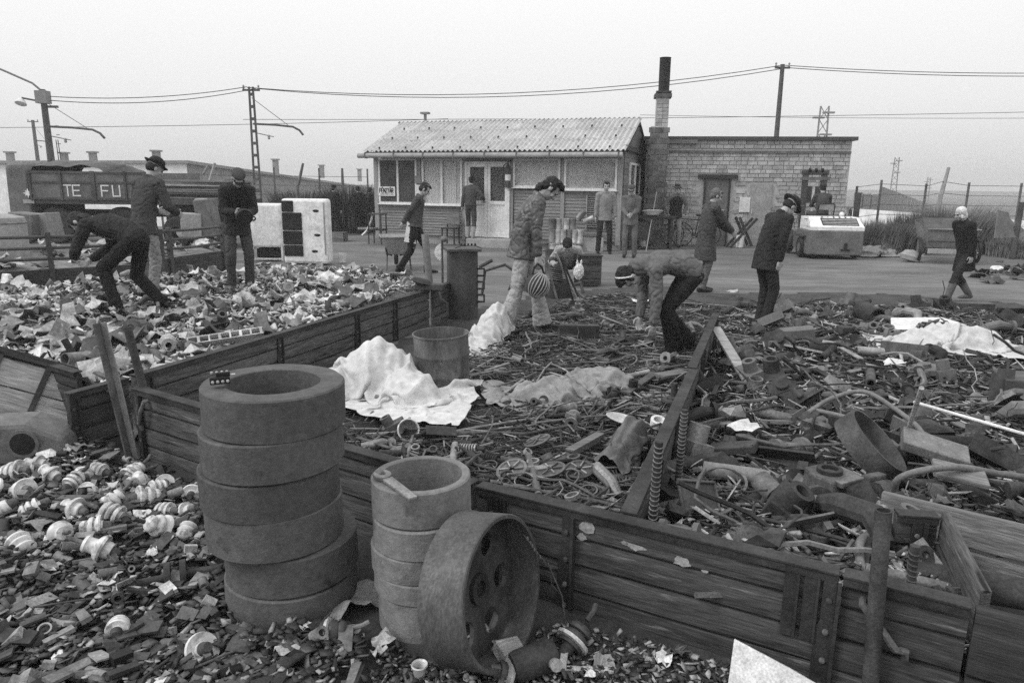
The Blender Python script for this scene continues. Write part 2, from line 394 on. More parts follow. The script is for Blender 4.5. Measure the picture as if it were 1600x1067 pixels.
# fences -----------------------------------------------------------------
def fence(label, pts, H_, wires, bent=(), step_label=None, rr=.06):
    t = thing('wire_fence', label, 'fence', (pts[0].x, pts[0].y, -1.2))
    o = V((pts[0].x, pts[0].y, -1.2))
    for i, p in enumerate(pts):
        q = p-o; top = H_[i] if isinstance(H_, list) else H_
        hh = top+1.2
        r_ = rr if i in bent else rr*.55
        if i in bent:
            MB().tube([(q.x,q.y,0),(q.x+bent[i]*.08,q.y,hh*.78),(q.x+bent[i]*.14,q.y,hh*.8),(q.x+bent[i]*.42,q.y,hh)], [r_*1.1,r_,r_,r_*.7], 6).build('post', 'concrete' if i % 2 else 'paint_mid', t)
        else: MB().box((q.x,q.y,hh/2), (r_*1.6,r_*1.6,hh)).build('post', 'paint_mid', t)
    for k in range(wires):
        pp = []
        for i, p in enumerate(pts):
            top = H_[i] if isinstance(H_, list) else H_
            q = p-o; pp.append((q.x, q.y-.05, (min(top, 2.1)*.5+.95+1.2)*(1-.10*k)-.1))
        MB().tube(pp, .008, 4).build('strand', 'wire', t)
fence('wire fence with leaning posts between the truck and the hut', [Q(250,300,25), Q(322,300,25), Q(366,300,25.5), Q(430,300,26), Q(463,300,26), Q(500,300,26.5), Q(536,300,26.5), Q(575,300,27)],
      [2.0,2.3,2.1,2.2,2.35,2.2,2.2,2.2], 6, {1: .9, 4: .7, 6: 0})
fence('wire fence with one bent concrete post at the right edge of the yard', [Q(1335,330,22), Q(1372,330,23), Q(1442,330,23), Q(1463,345,21), Q(1508,330,23), Q(1588,340,23), Q(1690,345,21)],
      [1.75,1.95,1.85,2.3,1.9,1.9,1.95], 7, {3: .35})
for i, (px, ty, Y) in enumerate(((1343,301,20),(1597,316,18))):
    p = Q(px, ty, Y); tag(MB().tube([(p.x-.03,Y,-.3),(p.x,Y,p.z)], [.075,.06], 8).build('post', 'paint_dark'),
        ['short dark post standing behind the forklift', 'dark leaning post at the right edge of the picture'][i], 'post')
def far_wall():
    a, b = Q(1335,326,55), Q(1760,356,34)
    t = thing('boundary_wall', 'long low white wall running behind the right fence', 'wall', (a.x, a.y, -3))
    d = V((b.x-a.x, b.y-a.y, 0)); n = 9
    for i in range(n):
        p, q = d*(i/n), d*((i+1)/n-.002); z0 = a.z+3+(b.z-a.z)*i/n; z1 = a.z+3+(b.z-a.z)*(i+1)/n
        MB().add([(p.x,p.y,0),(q.x,q.y,0),(q.x,q.y,z1),(p.x,p.y,z0),(p.x,p.y+.25,0),(q.x,q.y+.25,0),(q.x,q.y+.25,z1),(p.x,p.y+.25,z0)],
                 [(0,1,2,3),(5,4,7,6),(0,4,5,1),(3,2,6,7),(0,3,7,4),(1,5,6,2)]).build('panel', 'white_far', t)
far_wall()
def barrier():
    t = thing('slatted_barrier', 'dark slatted barrier receding into the distance behind the white wall', 'barrier', Q(1376,292,62)*1)
    a = Q(1376,291,62); n = 16
    b = Q(1462,323,190)
    o = t.location.copy()
    for i in range(n):
        u = (i/n)**1.0; k = u*62/(190-(190-62)*u) if False else u
        # even spacing in the picture means growing spacing in depth
        Y0 = 1/((1-u)/62+u/190); u1 = (i+.86)/n; Y1 = 1/((1-u1)/62+u1/190)
        def at_(Y): s_ = (Y-62)/(190-62); return V((a.x+(b.x-a.x)*s_, Y, a.z+(b.z-a.z)*s_))
        p, q = at_(Y0)-o, at_(Y1)-o
        MB().add([(p.x,p.y,-8),(q.x,q.y,-8),(q.x,q.y,q.z),(p.x,p.y,p.z),(p.x+.2,p.y+.3,-8),(q.x+.2,q.y+.3,-8),(q.x+.2,q.y+.3,q.z),(p.x+.2,p.y+.3,p.z)],
                 [(0,1,2,3),(5,4,7,6),(0,4,5,1),(3,2,6,7),(0,3,7,4),(1,5,6,2)]).build('slat', 'grey_far', t)
    for i in range(3):
        p, q = Q(1336+i*13,301+i*2,60)-o, Q(1347+i*13,303+i*2,60)-o
        MB().box(((p.x+q.x)/2,p.y,p.z/2-4), (q.x-p.x,.3,8+p.z)).build('slat', 'grey_far', t)
barrier()
def bank():
    """low earth bank below the barrier"""
    pts = [Q(1335,319,58), Q(1400,321,58), Q(1460,327,58)]
    m_ = MB(); n = 30
    a = Q(1330,318,57); b = Q(1462,329,57); vs = []; 
    for i in range(n+1):
        p = a.lerp(b, i/n); z = p.z-.35+abs(noise.noise(V((i*.7,0,0))))*.5
        vs += [(p.x,p.y-3,-2.4),(p.x,p.y,z),(p.x,p.y+4,-2.4)]
    fs = []
    for i in range(n): fs += [(i*3,i*3+3,i*3+4,i*3+1),(i*3+1,i*3+4,i*3+5,i*3+2)]
    structure(m_.add(vs, fs).build('terrain', 'canvas_dark'))
bank()
# ================================================================== HUT
HR = V((Q(972, 300, 19.2).x, 19.2, 0)); HL = V((Q(586, 300, 21.55).x, 21.55, 0))
HW = (HR-HL).length; hu = (HR-HL).normalized(); hv = V((-hu.y, hu.x, 0))     # hv points into the hut
hang = math.atan2(hu.y, hu.x)
hut = thing('cash_office_hut', 'wooden hut with corrugated roof, shuttered window and double glass door', 'hut', HL, hang)
def fac(px, py):
    """photo pixel on the hut's front -> (s along the front, z)"""
    d = ray(px, py); o = V((0,0,CAMH)); t = (HL-o).dot(hv)/d.dot(hv); p = o+d*t
    return (p-HL).dot(hu), p.z
HD, EZ, RZ = 3.9, 2.72, 3.48
FZ = .22        # floor level
MB().box((HW/2, HD/2+.12, (EZ+FZ)/2), (HW-.2, HD-.2, EZ-FZ)).build('core_wall', 'siding', hut)
MB().box((HW/2, HD/2, FZ/2-.15), (HW-.1, HD-.1, FZ+.3)).build('plinth', 'concrete', hut)
# siding boards below the windows, left and right of the door
sd0, _ = fac(727, 300); sd1, _ = fac(799, 300)
zs = fac(690, 321)[1]
for (a, b, nb, zs) in ((.0, sd0-.02, 11, fac(690,321)[1]), (sd1+.02, HW, 15, fac(840,297)[1])):
    bh = (zs-FZ)/nb
    me = None
    for i in range(nb):
        x0, x1 = a+.06, b-.06
        mb_ = MB().add([(x0,-.012,FZ+i*bh),(x1,-.012,FZ+i*bh),(x1,.004,FZ+(i+1)*bh-.008),(x0,.004,FZ+(i+1)*bh-.008),(x0,.05,FZ+i*bh),(x1,.05,FZ+i*bh),(x1,.05,FZ+(i+1)*bh-.008),(x0,.05,FZ+(i+1)*bh-.008)],
            [(0,1,2,3),(5,4,7,6),(0,4,5,1),(3,2,6,7),(0,3,7,4),(1,5,6,2)])
        mb_.build('board', 'siding', hut)
zt = fac(690, 247)[1]
MB().box((HW/2, .03, (zt+EZ)/2), (HW-.02, .06, EZ-zt)).build('head_board', 'wood_grey', hut)
for px in (587, 656, 725, 799.5, 879.5, 970):
    s_, _ = fac(px, 300); wd = .13 if px in (587, 970) else .10
    MB().box((min(max(s_, .065), HW-.065), -.012, (EZ+FZ)/2-.05), (wd, .07, EZ-FZ+.1)).build('batten', 'post_wood', hut)
def window(x0, y0, x1, y1, kind, mull=None, parent=hut):
    a, zt_ = fac(x0, y0); b, _ = fac(x1, y0); _, zb_ = fac(x0, y1)
    t = .055
    f = MB(); yy = -.03
    for c, d in (((a+t/2, yy, (zt_+zb_)/2), (t,.09,zt_-zb_)), ((b-t/2, yy, (zt_+zb_)/2), (t,.09,zt_-zb_)), (((a+b)/2, yy, zt_-t/2), (b-a-2*t,.088,t)), (((a+b)/2, yy, zb_+t/2), (b-a-2*t,.088,t))): f.box(c, d)
    if mull:
        s_, _ = fac(mull, y0); f.box((s_, yy, (zt_+zb_)/2), (.06,.086,zt_-zb_-2*t))
    w_ = f.build('window', 'white_paint', parent)
    MB().box(((a+b)/2, -.07, zb_-.012), (b-a+.06,.09,.024)).build('sill', 'white_paint', w_)
    MB().box(((a+b)/2, .012, (zt_+zb_)/2), (b-a-2*t,.012,zt_-zb_-2*t)).build('toned_backing', 'inside_dark' if kind == 'shutter' else 'white_paint', w_)  # panel colour stands in for sky reflected in panes, dark interior behind louvres
    if kind == 'shutter':
        for q0, q1 in ((a+t, (a+b)/2-.03), ((a+b)/2+.03, b-t)):
            n = 26; hh = (zt_-zb_-2*t)/n; sl = MB()
            for i in range(n):
                z = zb_+t+(i+.5)*hh
                sl.box(((q0+q1)/2, -.035, z), (q1-q0-.01,.012,hh*.86), Matrix.Rotation(R(28),3,'X'))
            k = sl.build('louvre_slats', 'paint_mid', w_); k['kind'] = 'stuff'
    elif kind == 'curtain':
        for q0, q1, dk in ((a+t+.02, (a+b)/2-.05, 0), ((a+b)/2+.04, (a+b)/2+.34*(b-a), 0)):
            n = 22; vs = []; 
            for i in range(n+1):
                u = i/n; x = q0+(q1-q0)*u; yc = -.006+.005*math.sin(u*30)
                vs += [(x, yc, zb_+t+.01), (x, yc, zt_-t-.01)]
            MB().add(vs, [(i*2,i*2+2,i*2+3,i*2+1) for i in range(n)]).build('curtain', 'curtain', w_, 60)
    elif kind == 'board':
        MB().box(((a+b)/2+.08, -.002, (zt_+zb_)/2-.03), ((b-a)*.80,.008,(zt_-zb_)*.80)).build('backing_sheet', 'curtain', w_)
        MB().box((a+.26, -.008, zb_+.22), (.2,.003,.26)).build('notice', 'white_paint', w_)
    elif kind == 'half':
        MB().prism([(a+(b-a)*.58, zb_+t), (b-t, zb_+t), (b-t, zb_+(zt_-zb_)*.6), (a+(b-a)*.64, zb_+(zt_-zb_)*.62)], .004, .008, Matrix.Rotation(R(90),4,'X')).build('backing_sheet', 'paper', w_)
    MB().box(((a+b)/2, -.024 if kind != 'shutter' else -.05, (zt_+zb_)/2), (b-a-2*t,.004,zt_-zb_-2*t)).build('pane', gl, w_) if kind != 'shutter' else None
    return w_, a, b, zt_, zb_
w1 = window(592, 248, 652, 318, 'shutter', 622)
window(660, 248, 723, 320, 'curtain', 691)
window(803, 248, 877, 293, 'board')
window(883, 248, 966, 297, 'half')
# cash desk sign
sa, szt = fac(593, 291.5); sb_, _ = fac(619, 291.5); _, szb = fac(593, 306)
sg = MB().box(((sa+sb_)/2, -.075, (szt+szb)/2), (sb_-sa,.02,szt-szb)).build('cash_sign', 'white_paint', hut)
def letters(txt, hgt, depth, name, mt, parent, loc, rot, width=None, th=.16):
    """block capitals cut from bars, one mesh"""
    S = {'P': [(0,0,0,1),(0,1,.7,1),(.7,1,.7,.5),(.7,.5,0,.5)], 'E': [(0,0,0,1),(0,1,.7,1),(0,.5,.6,.5),(0,0,.7,0)], 'N': [(0,0,0,1),(0,1,.7,0),(.7,0,.7,1)],
         'Z': [(0,1,.7,1),(.7,1,0,0),(0,0,.7,0)], 'T': [(0,1,.7,1),(.35,1,.35,0)], 'A': [(0,0,.35,1),(.35,1,.7,0),(.15,.4,.55,.4)], 'R': [(0,0,0,1),(0,1,.7,1),(.7,1,.7,.5),(.7,.5,0,.5),(.3,.5,.7,0)],
         'F': [(0,0,0,1),(0,1,.7,1),(0,.5,.6,.5)], 'U': [(0,1,0,0),(0,0,.7,0),(.7,0,.7,1)], 'D': [(0,0,0,1),(0,1,.5,1),(.5,1,.7,.7),(.7,.7,.7,.3),(.7,.3,.5,0),(.5,0,0,0)], 'I': [(.35,0,.35,1)],
         'S': [(.7,1,0,1),(0,1,0,.5),(0,.5,.7,.5),(.7,.5,.7,0),(.7,0,0,0)], 'L': [(0,1,0,0),(0,0,.7,0)], "'": [(.3,1.12,.5,1.3)], ' ': []}
    adv = width/len(txt)/hgt if width else .95
    m_ = MB(); x = 0; k = 0
    acc = {1: 1, 4: 1} if txt == 'PENZTAR' else {}
    sx_ = min(1, adv*.74/.7) if width else 1
    for i, ch in enumerate(txt):
        segs = list(S[ch])
        if txt == 'PENZTAR' and i in (1, 5): segs.append((.3,1.14,.48,1.3))
        for (a, b, c, d) in segs:
            k += 1
            p, q = V(((x+a*sx_)*hgt, 0, b*hgt)), V(((x+c*sx_)*hgt, 0, d*hgt))
            e_ = (q-p).normalized()*th*hgt*.5
            m_.bar(p-e_, q+e_, th*hgt, depth+k*.00035, up=V((0,1,0)))
        x += adv
    return m_.build(name, mt, parent, loc=loc, rot=rot)
lw = (sb_-sa)*.84
letters('PENZTAR', (szt-szb)*.44, .004, 'lettering', 'black', sg, (sa+(sb_-sa)*.08, -.087, szb+(szt-szb)*.36), None, lw, .17)
MB().box(((sa+sb_)/2+.01, -.087, szb+(szt-szb)*.18), (lw*.95,.004,.016)).build('underline', 'black', sg)
# meter box and notice between the windows
for (x0, y0, x1, y1, n_, m_) in ((651,275,660,287,'meter_box','paint_grey'), (651,289,659,303,'notice','white_paint')):
    a, z1 = fac(x0, y0); b, _ = fac(x1, y0); _, z0 = fac(x0, y1)
    MB().box(((a+b)/2, -.085, (z0+z1)/2), (b-a,.05,z1-z0)).build(n_, m_, hut)
# door
a, dzt = fac(728, 253); b, _ = fac(798, 253)
df = MB()
for c, d in (((a+.03,-.04,(dzt+FZ)/2), (.06,.1,dzt-FZ)), ((b-.03,-.04,(dzt+FZ)/2), (.06,.1,dzt-FZ)), (((a+b)/2,-.04,dzt-.03), (b-a-.12,.098,.06))): df.box(c, d)
door = df.build('double_door', 'white_paint', hut)
zmid = fac(760, 314)[1]; mid = (a+b)/2
for q0, q1 in ((a+.06, mid-.005), (mid+.005, b-.06)):
    lf = MB(); zt2 = dzt-.06; st = .085; yy = -.035
    lf.box((q0+st/2,yy,(zt2+FZ)/2), (st,.05,zt2-FZ-.01)); lf.box((q1-st/2,yy,(zt2+FZ)/2), (st,.05,zt2-FZ-.01))
    lf.box(((q0+q1)/2,yy,zt2-.04), (q1-q0-2*st,.048,.08)); lf.box(((q0+q1)/2,yy,zmid-.05), (q1-q0-2*st,.048,.1)); lf.box(((q0+q1)/2,yy,FZ+.07), (q1-q0-2*st,.048,.12))
    lf.box(((q0+q1)/2,yy+.012,(FZ+.13+zmid-.1)/2), (q1-q0-2*st,.02,zmid-.1-FZ-.13))
    l_ = lf.build('door_leaf', 'white_paint', door)
    MB().box(((q0+q1)/2,-.03,(zmid+zt2-.08)/2), (q1-q0-2*st,.006,zt2-.08-zmid)).build('pane', gl, door)
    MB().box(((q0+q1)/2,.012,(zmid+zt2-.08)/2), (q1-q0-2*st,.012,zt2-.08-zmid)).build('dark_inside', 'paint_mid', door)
MB().tube([(mid-.05,-.06,1.2),(mid-.05,-.11,1.2),(mid-.16,-.11,1.2)], .012, 6).build('handle', 'steel_mid', door)
MB().box(((a+b)/2, -.03, (dzt+zt)/2+.0), (b-a, .05, zt-dzt-.002)).build('door_header', 'siding', hut) if zt > dzt else None
# step
s0, _ = fac(742, 360); s1, _ = fac(832, 360)
MB().box(((s0+s1)/2, -.35, .09), (s1-s0, .64, .24)).build('step', 'concrete', hut, bevel=.012)
# louvred vent on the right of the front
x0, z1 = fac(918, 306); x1, _ = fac(946, 306); _, z0 = fac(918, 356)
vt = MB().box(((x0+x1)/2, -.03, (z0+z1)/2), (x1-x0, .03, z1-z0)).build('vent_panel', 'black', hut)
for i in range(15): MB().box(((x0+x1)/2, -.055, z0+(i+.5)*(z1-z0)/15), (x1-x0-.03, .012, (z1-z0)/15*.5), Matrix.Rotation(R(25),3,'X')).build('louvre', 'post_wood', vt)
for xx in (x0, x1): MB().box((xx, -.05, (z0+z1)/2), (.03,.05,z1-z0+.03)).build('stile', 'post_wood', vt)
# gable wall on the right side: boards, window
nb2 = 17
for i in range(nb2):
    z0_, z1_ = FZ+i*(EZ-FZ)/nb2, FZ+(i+1)*(EZ-FZ)/nb2-.008
    MB().box((HW+.01, HD/2, (z0_+z1_)/2), (.03, HD-.16, z1_-z0_)).build('board', 'wood_grey', hut)
gw = MB()
gz0, gz1, gy0, gy1 = 1.42, 2.28, .85, 2.6
for c, d in (((HW+.04,gy0,(gz0+gz1)/2),(.06,.07,gz1-gz0)), ((HW+.04,gy1,(gz0+gz1)/2),(.06,.07,gz1-gz0)), ((HW+.04,(gy0+gy1)/2,gz0),(.058,gy1-gy0-.07,.06)), ((HW+.04,(gy0+gy1)/2,gz1),(.058,gy1-gy0-.07,.06)), ((HW+.04,(gy0+gy1)/2,(gz0+gz1)/2),(.056,.1,gz1-gz0-.06))): gw.box(c, d)
gwo = gw.build('window', 'white_paint', hut)
MB().box((HW+.03,(gy0+gy1)/2,(gz0+gz1)/2), (.006,gy1-gy0-.08,gz1-gz0-.07)).build('pane', gl, gwo)
MB().prism([(-.05,EZ-.02),(HD+.05,EZ-.02),(HD/2,RZ-.06)], HW-.02, HW+.045, Matrix(((0,0,1,0),(1,0,0,0),(0,1,0,0),(0,0,0,1)))).build('gable', 'wood_grey', hut)
MB().prism([(-.05,EZ-.02),(HD+.05,EZ-.02),(HD/2,RZ-.06)], -.02, .045, Matrix(((0,0,1,0),(1,0,0,0),(0,1,0,0),(0,0,0,1)))).build('gable', 'wood_grey', hut)
MB().box((HW+.07, HD/2, EZ-.06), (.07, HD+.3, .13)).build('gable_rail', 'wood_dark', hut)
# corrugated roof: three rows of overlapping sheets
OH = .42; rise = RZ-EZ; run = HD/2+OH; L_ = math.hypot(run, rise*(run/(HD/2)))
ang = math.atan2(rise, HD/2); nsh, rows = 9, 3
x_0, x_1 = -.10, HW+.06
shw = (x_1-x_0)/nsh; shl = L_/rows
def sheet_mesh():
    n = 44; vs = []; wv = shw/6.
    for j in range(2):
        for i in range(n+1):
            x = i/n*(shw+.05); z = .028*math.cos(2*PI*x/wv)
            vs.append((x, j*(shl+.1), z))
    o = len(vs); vs += [(p[0], p[1], p[2]-.012) for p in vs]
    fs = [(i, i+1, n+2+i, n+1+i) for i in range(n)]+[(o+i+1, o+i, o+n+1+i, o+n+2+i) for i in range(n)]+[(i+1, i, o+i, o+i+1) for i in range(n)]+[(n+1+i, n+2+i, o+n+2+i, o+n+1+i) for i in range(n)]
    m_ = MB(); m_.add(vs, fs); return m_.mesh('roof_sheet', 50)
smesh = sheet_mesh(); smesh.materials.append(MT('asbestos'))
hook = MB().lathe([(.0,.05),(.025,.04),(.03,0),(.0,-.01)], 6).mesh('hook'); hook.materials.append(MT('rust_dark'))
roof = MB().box((HW/2, HD/2, RZ-.1), (x_1-x_0-.1,.12,.1)).build('roof', 'wood_dark', hut)
for side in (0, 1):
    for r_ in range(rows):
        for i in range(nsh):
            o = mobj('roof_sheet', smesh, None, roof)
            d0 = r_*shl
            if side == 0:
                o.location = (x_0+i*shw, -OH+math.cos(ang)*d0, RZ-math.sin(ang)*(L_-d0)+.03+.014*r_+(.006 if i % 2 else 0)); o.rotation_euler = (ang,0,0)
                h_ = mobj('hook', hook, None, roof); h_.location = o.location+V((shw*.55, math.cos(ang)*.12, math.sin(ang)*.12+.03))
            else:
                o.location = (x_0+(i+1)*shw, HD+OH-math.cos(ang)*d0, RZ-math.sin(ang)*(L_-d0)+.03+.014*r_+(.006 if i % 2 else 0)); o.rotation_euler = (ang,0,PI)
rg = MB()
rg.lathe([(.10,x_0),(.10,x_1)], 12, Matrix.Translation((0,HD/2,RZ+.02)) @ Matrix(((0,0,1,0),(1,0,0,0),(0,1,0,0),(0,0,0,1)))).build('ridge_cap', 'asbestos', roof, 40)
ez2 = RZ-math.sin(ang)*L_
MB().box((HW/2, -OH+.06, ez2-.07), (x_1-x_0-.1,.04,.15)).build('fascia', 'wood_grey', roof)
gt = []
gu = MB().lathe([(.07,x_0-.15),(.07,x_1+.0)], 12, Matrix.Translation((0,-OH-.05,ez2-.10)) @ Matrix(((0,0,1,0),(1,0,0,0),(0,1,0,0),(0,0,0,1)))).build('gutter', 'concrete', hut, 40)
for i in range(9): MB().box((x_0+.1+i*(x_1-x_0-.2)/8, -OH-.05, ez2-.10), (.03,.155,.155)).build('gutter_bracket', 'paint_mid', gu)
for k in (0, 1):
    xx = (x_0+.03, x_1-.03)[k]
    for s_ in (0, 1):
        y0_, y1_ = (-OH+.02, HD/2) if s_ == 0 else (HD+OH-.02, HD/2)
        MB().bar((xx,y0_,ez2-.06), (xx,y1_,RZ-.06), .035, .13, up=V((1,0,0))).build('barge_board', 'wood_dark', roof)
vp = Q(667, 190, 23.6); 
vpl = hut.matrix_world; lp = V(((vp-HL).dot(hu), (vp-HL).dot(hv), 0))
MB().tube([(lp.x,HD/2+.3,RZ-.2),(lp.x,HD/2+.3,RZ+.36)], .05, 8).build('vent_pipe', 'grey_far', roof)
MB().box((lp.x,HD/2+.3,RZ+.38), (.26,.2,.06)).build('vent_cap', 'grey_far', roof)

# bottle-shaped fire extinguisher on the wall by the door
s_, z_ = fac(796.5, 272); pw = HL+hu*s_-hv*.16
ext = thing('fire_extinguisher', 'dark fire extinguisher hanging on the hut front beside the double door', 'extinguisher', (pw.x, pw.y, z_-.38), hang)
MB().lathe([(0,0),(.075,.01),(.08,.06),(.08,.5),(.05,.6),(.025,.63)], 14).build('cylinder', 'paint_dark', ext, 40)
MB().lathe([(.081,.2),(.081,.36)], 14).build('band', 'white_paint', ext, 40)
MB().tube([(0,0,.62),(0,0,.7),(.1,0,.74)], .018, 6).build('valve', 'black', ext)
MB().tube([(0,0,.68),(-.12,-.02,.6),(-.11,-.02,.2)], .014, 6).build('hose', 'rubber', ext)

# ================================================================== BRICK BUILDING
BL = Q(1003, 383, 21.4); BR = Q(1332, 222, 20.7)
BL.z = BR.z = 0
bw_ = (BR-BL).length; bang = math.atan2(BR.y-BL.y, BR.x-BL.x); bu = (BR-BL).normalized(); bv = V((-bu.y, bu.x, 0))
bb = thing('brick_building', 'flat roofed pale brick shed with dark door and chimney beside the hut', 'building', BL, bang)
def bfac(px, py):
    d = ray(px, py); o = V((0,0,CAMH)); t = (BL-o).dot(bv)/d.dot(bv); p = o+d*t
    return (p-BL).dot(bu), p.z
BH = bfac(1190, 219)[1]
wall = MB().box((bw_/2, 2.52, BH/2-.2), (bw_, 5.0, BH+.4)).build('wall', 'mortar', bb)
dx0, dzt = bfac(1101, 279); dx1, _ = bfac(1142, 279); wx0, wzt = bfac(1173, 287); wx1, _ = bfac(1207, 287)
# each brick block proud of the mortar
bl, bh_ = .27, .115; nrow = int(BH/bh_)
blocks = {}
def blk(l):
    k = round(l, 2)
    if k not in blocks:
        me = MB().box((0,0,0), (k-.018,.05,bh_-.018)).mesh('brick'); me.materials.append(MT('brick_pale')); blocks[k] = me
    return blocks[k]
count = 0; bricks = []
for r_ in range(nrow):
    z = (r_+.5)*bh_
    if abs(z-bfac(1190, 238)[1]) < bh_*.5: continue
    x = .0 if r_ % 2 else -.2
    while x < bw_-.1:
        l = bl*rnd.choice((.7, 1, 1, 1.15, .5)); x1 = min(x+l, bw_-.01); c = (max(x, .01)+x1)/2; wd = x1-max(x, .01)
        if wd > .10 and not ((dx0-.1 < c+wd/2 and c-wd/2 < dx1+.1 and z < dzt+.2) or (wx0-.04 < c+wd/2 and c-wd/2 < wx1+.04 and z < wzt+.06)):
            if True:
                bricks.append((c, .015-rnd.random()*.012, z, wd)); count += 1
        x = x1
bricks.sort(key=lambda q: -q[3]); rest = MB()
for i, (c, dy, z, wd) in enumerate(bricks):
    if i < 300: o = mobj('brick', blk(wd), None, wall); o.location = (c, dy, z)
    else: rest.box((c, dy, z), (wd-.018,.05,bh_-.018))
stuff(rest.build('small_bricks', 'brick_pale', wall))
# band and coping
zb_ = bfac(1190, 238)[1]
MB().box((bw_/2, .0, zb_), (bw_-.02, .09, .07)).build('band_course', 'brick_dark', bb)
MB().box((bw_/2, 2.5, BH+.04), (bw_+.24, 5.2, .10)).build('roof_slab', 'paint_dark', bb)
MB().box((bw_*.12, -.07, BH-.06), (bw_*.26, .14, .1)).build('roof_beam', 'wood_grey', bb)
MB().box(((dx0+dx1)/2, -.03, dzt+.055), (dx1-dx0+.38, .12, .11)).build('lintel', 'wood_dark', bb)
bd = MB().box(((dx0+dx1)/2, .0, dzt/2), (dx1-dx0, .05, dzt-.02)).build('door', 'paint_mid', bb)
MB().box((dx0+.02,-.02,dzt/2), (.05,.09,dzt-.01)).build('jamb', 'wood_dark', bd); MB().box((dx1-.02,-.02,dzt/2), (.05,.09,dzt-.01)).build('jamb', 'wood_dark', bd)
MB().tube([(dx1-.14,-.03,1.02),(dx1-.14,-.08,1.02),(dx1-.28,-.08,1.03)], .016, 6).build('handle', 'steel_light', bd)
wd_ = MB().box(((wx0+wx1)/2, .0, wzt/2), (wx1-wx0, .06, wzt-.02)).build('pale_door', 'concrete', bb)
MB().box((wx0+.08,-.04,1.0), (.03,.03,.14)).build('handle', 'steel_light', wd_)
MB().box((bfac(1163,320)[0],-.02,bfac(1163,320)[1]), (.30,.05,.42)).build('pale_patch', 'white_paint', bb)
# chimney: dark brick shaft, pale brick top, cap, iron flue
c0, _ = bfac(1010, 300); c1, _ = bfac(1036, 300)
ch = thing('chimney', 'brick chimney with tall black iron flue between the hut and the brick shed', 'chimney', BL+bu*((c0+c1)/2)-bv*.34, bang)
cw = c1-c0
zc1, zc2, zc3 = bfac(1028, 200)[1], bfac(1028, 156)[1], bfac(1030, 94)[1]
MB().box((0,0,zc1/2-.1), (cw-.03,.5,zc1+.2)).build('shaft', 'mortar', ch)
nr = int(zc1/.15)
cbm = MB().box((0,0,0), (cw/2-.012,.05,.138)).mesh('brick'); cbm.materials.append(MT('brick_dark'))
for i in range(nr):
    for k in range(3 if i % 2 else 2):
        o = mobj('brick', cbm, None, ch); wl = cw/2
        o.location = ((-.25+.5*k)*cw if not i % 2 else (-.5+.5*k)*cw*.72, -.255-rnd.random()*.01, (i+.5)*.15)
    for k in range(2):
        o = mobj('brick', cbm, None, ch); o.rotation_euler = (0,0,PI/2); o.location = (cw/2-.01, (-.125+.25*k), (i+.5)*.15); o.scale = (.9,1,1)
tp = MB().box((.06,0,(zc1+zc2)/2), (cw*.72,.36,zc2-zc1)).build('top_shaft', 'mortar', ch)
tbm = MB().box((0,0,0), (cw*.36-.01,.03,.085)).mesh('brick'); tbm.materials.append(MT('brick_pale'))
for i in range(int((zc2-zc1)/.1)):
    for k in range(2):
        o = mobj('brick', tbm, None, tp); o.location = (.06+(-.18+.36*k)*cw, -.182-rnd.random()*.006, zc1+(i+.5)*.1)
MB().box((.06,0,zc2+.05), (cw*.98,.5,.1)).build('cap', 'brick_dark', ch)
MB().lathe([(.15,zc2+.1),(.155,zc2+.5),(.155,zc3-.02),(.165,zc3),(.13,zc3),(.13,zc2+.6)], 14, Matrix.Translation((.08,0,0))).build('flue_pipe', 'black', ch, 40)
MB().box((.08,0,zc2+.16), (.42,.3,.05)).build('flue_clamp', 'rust_dark', ch)
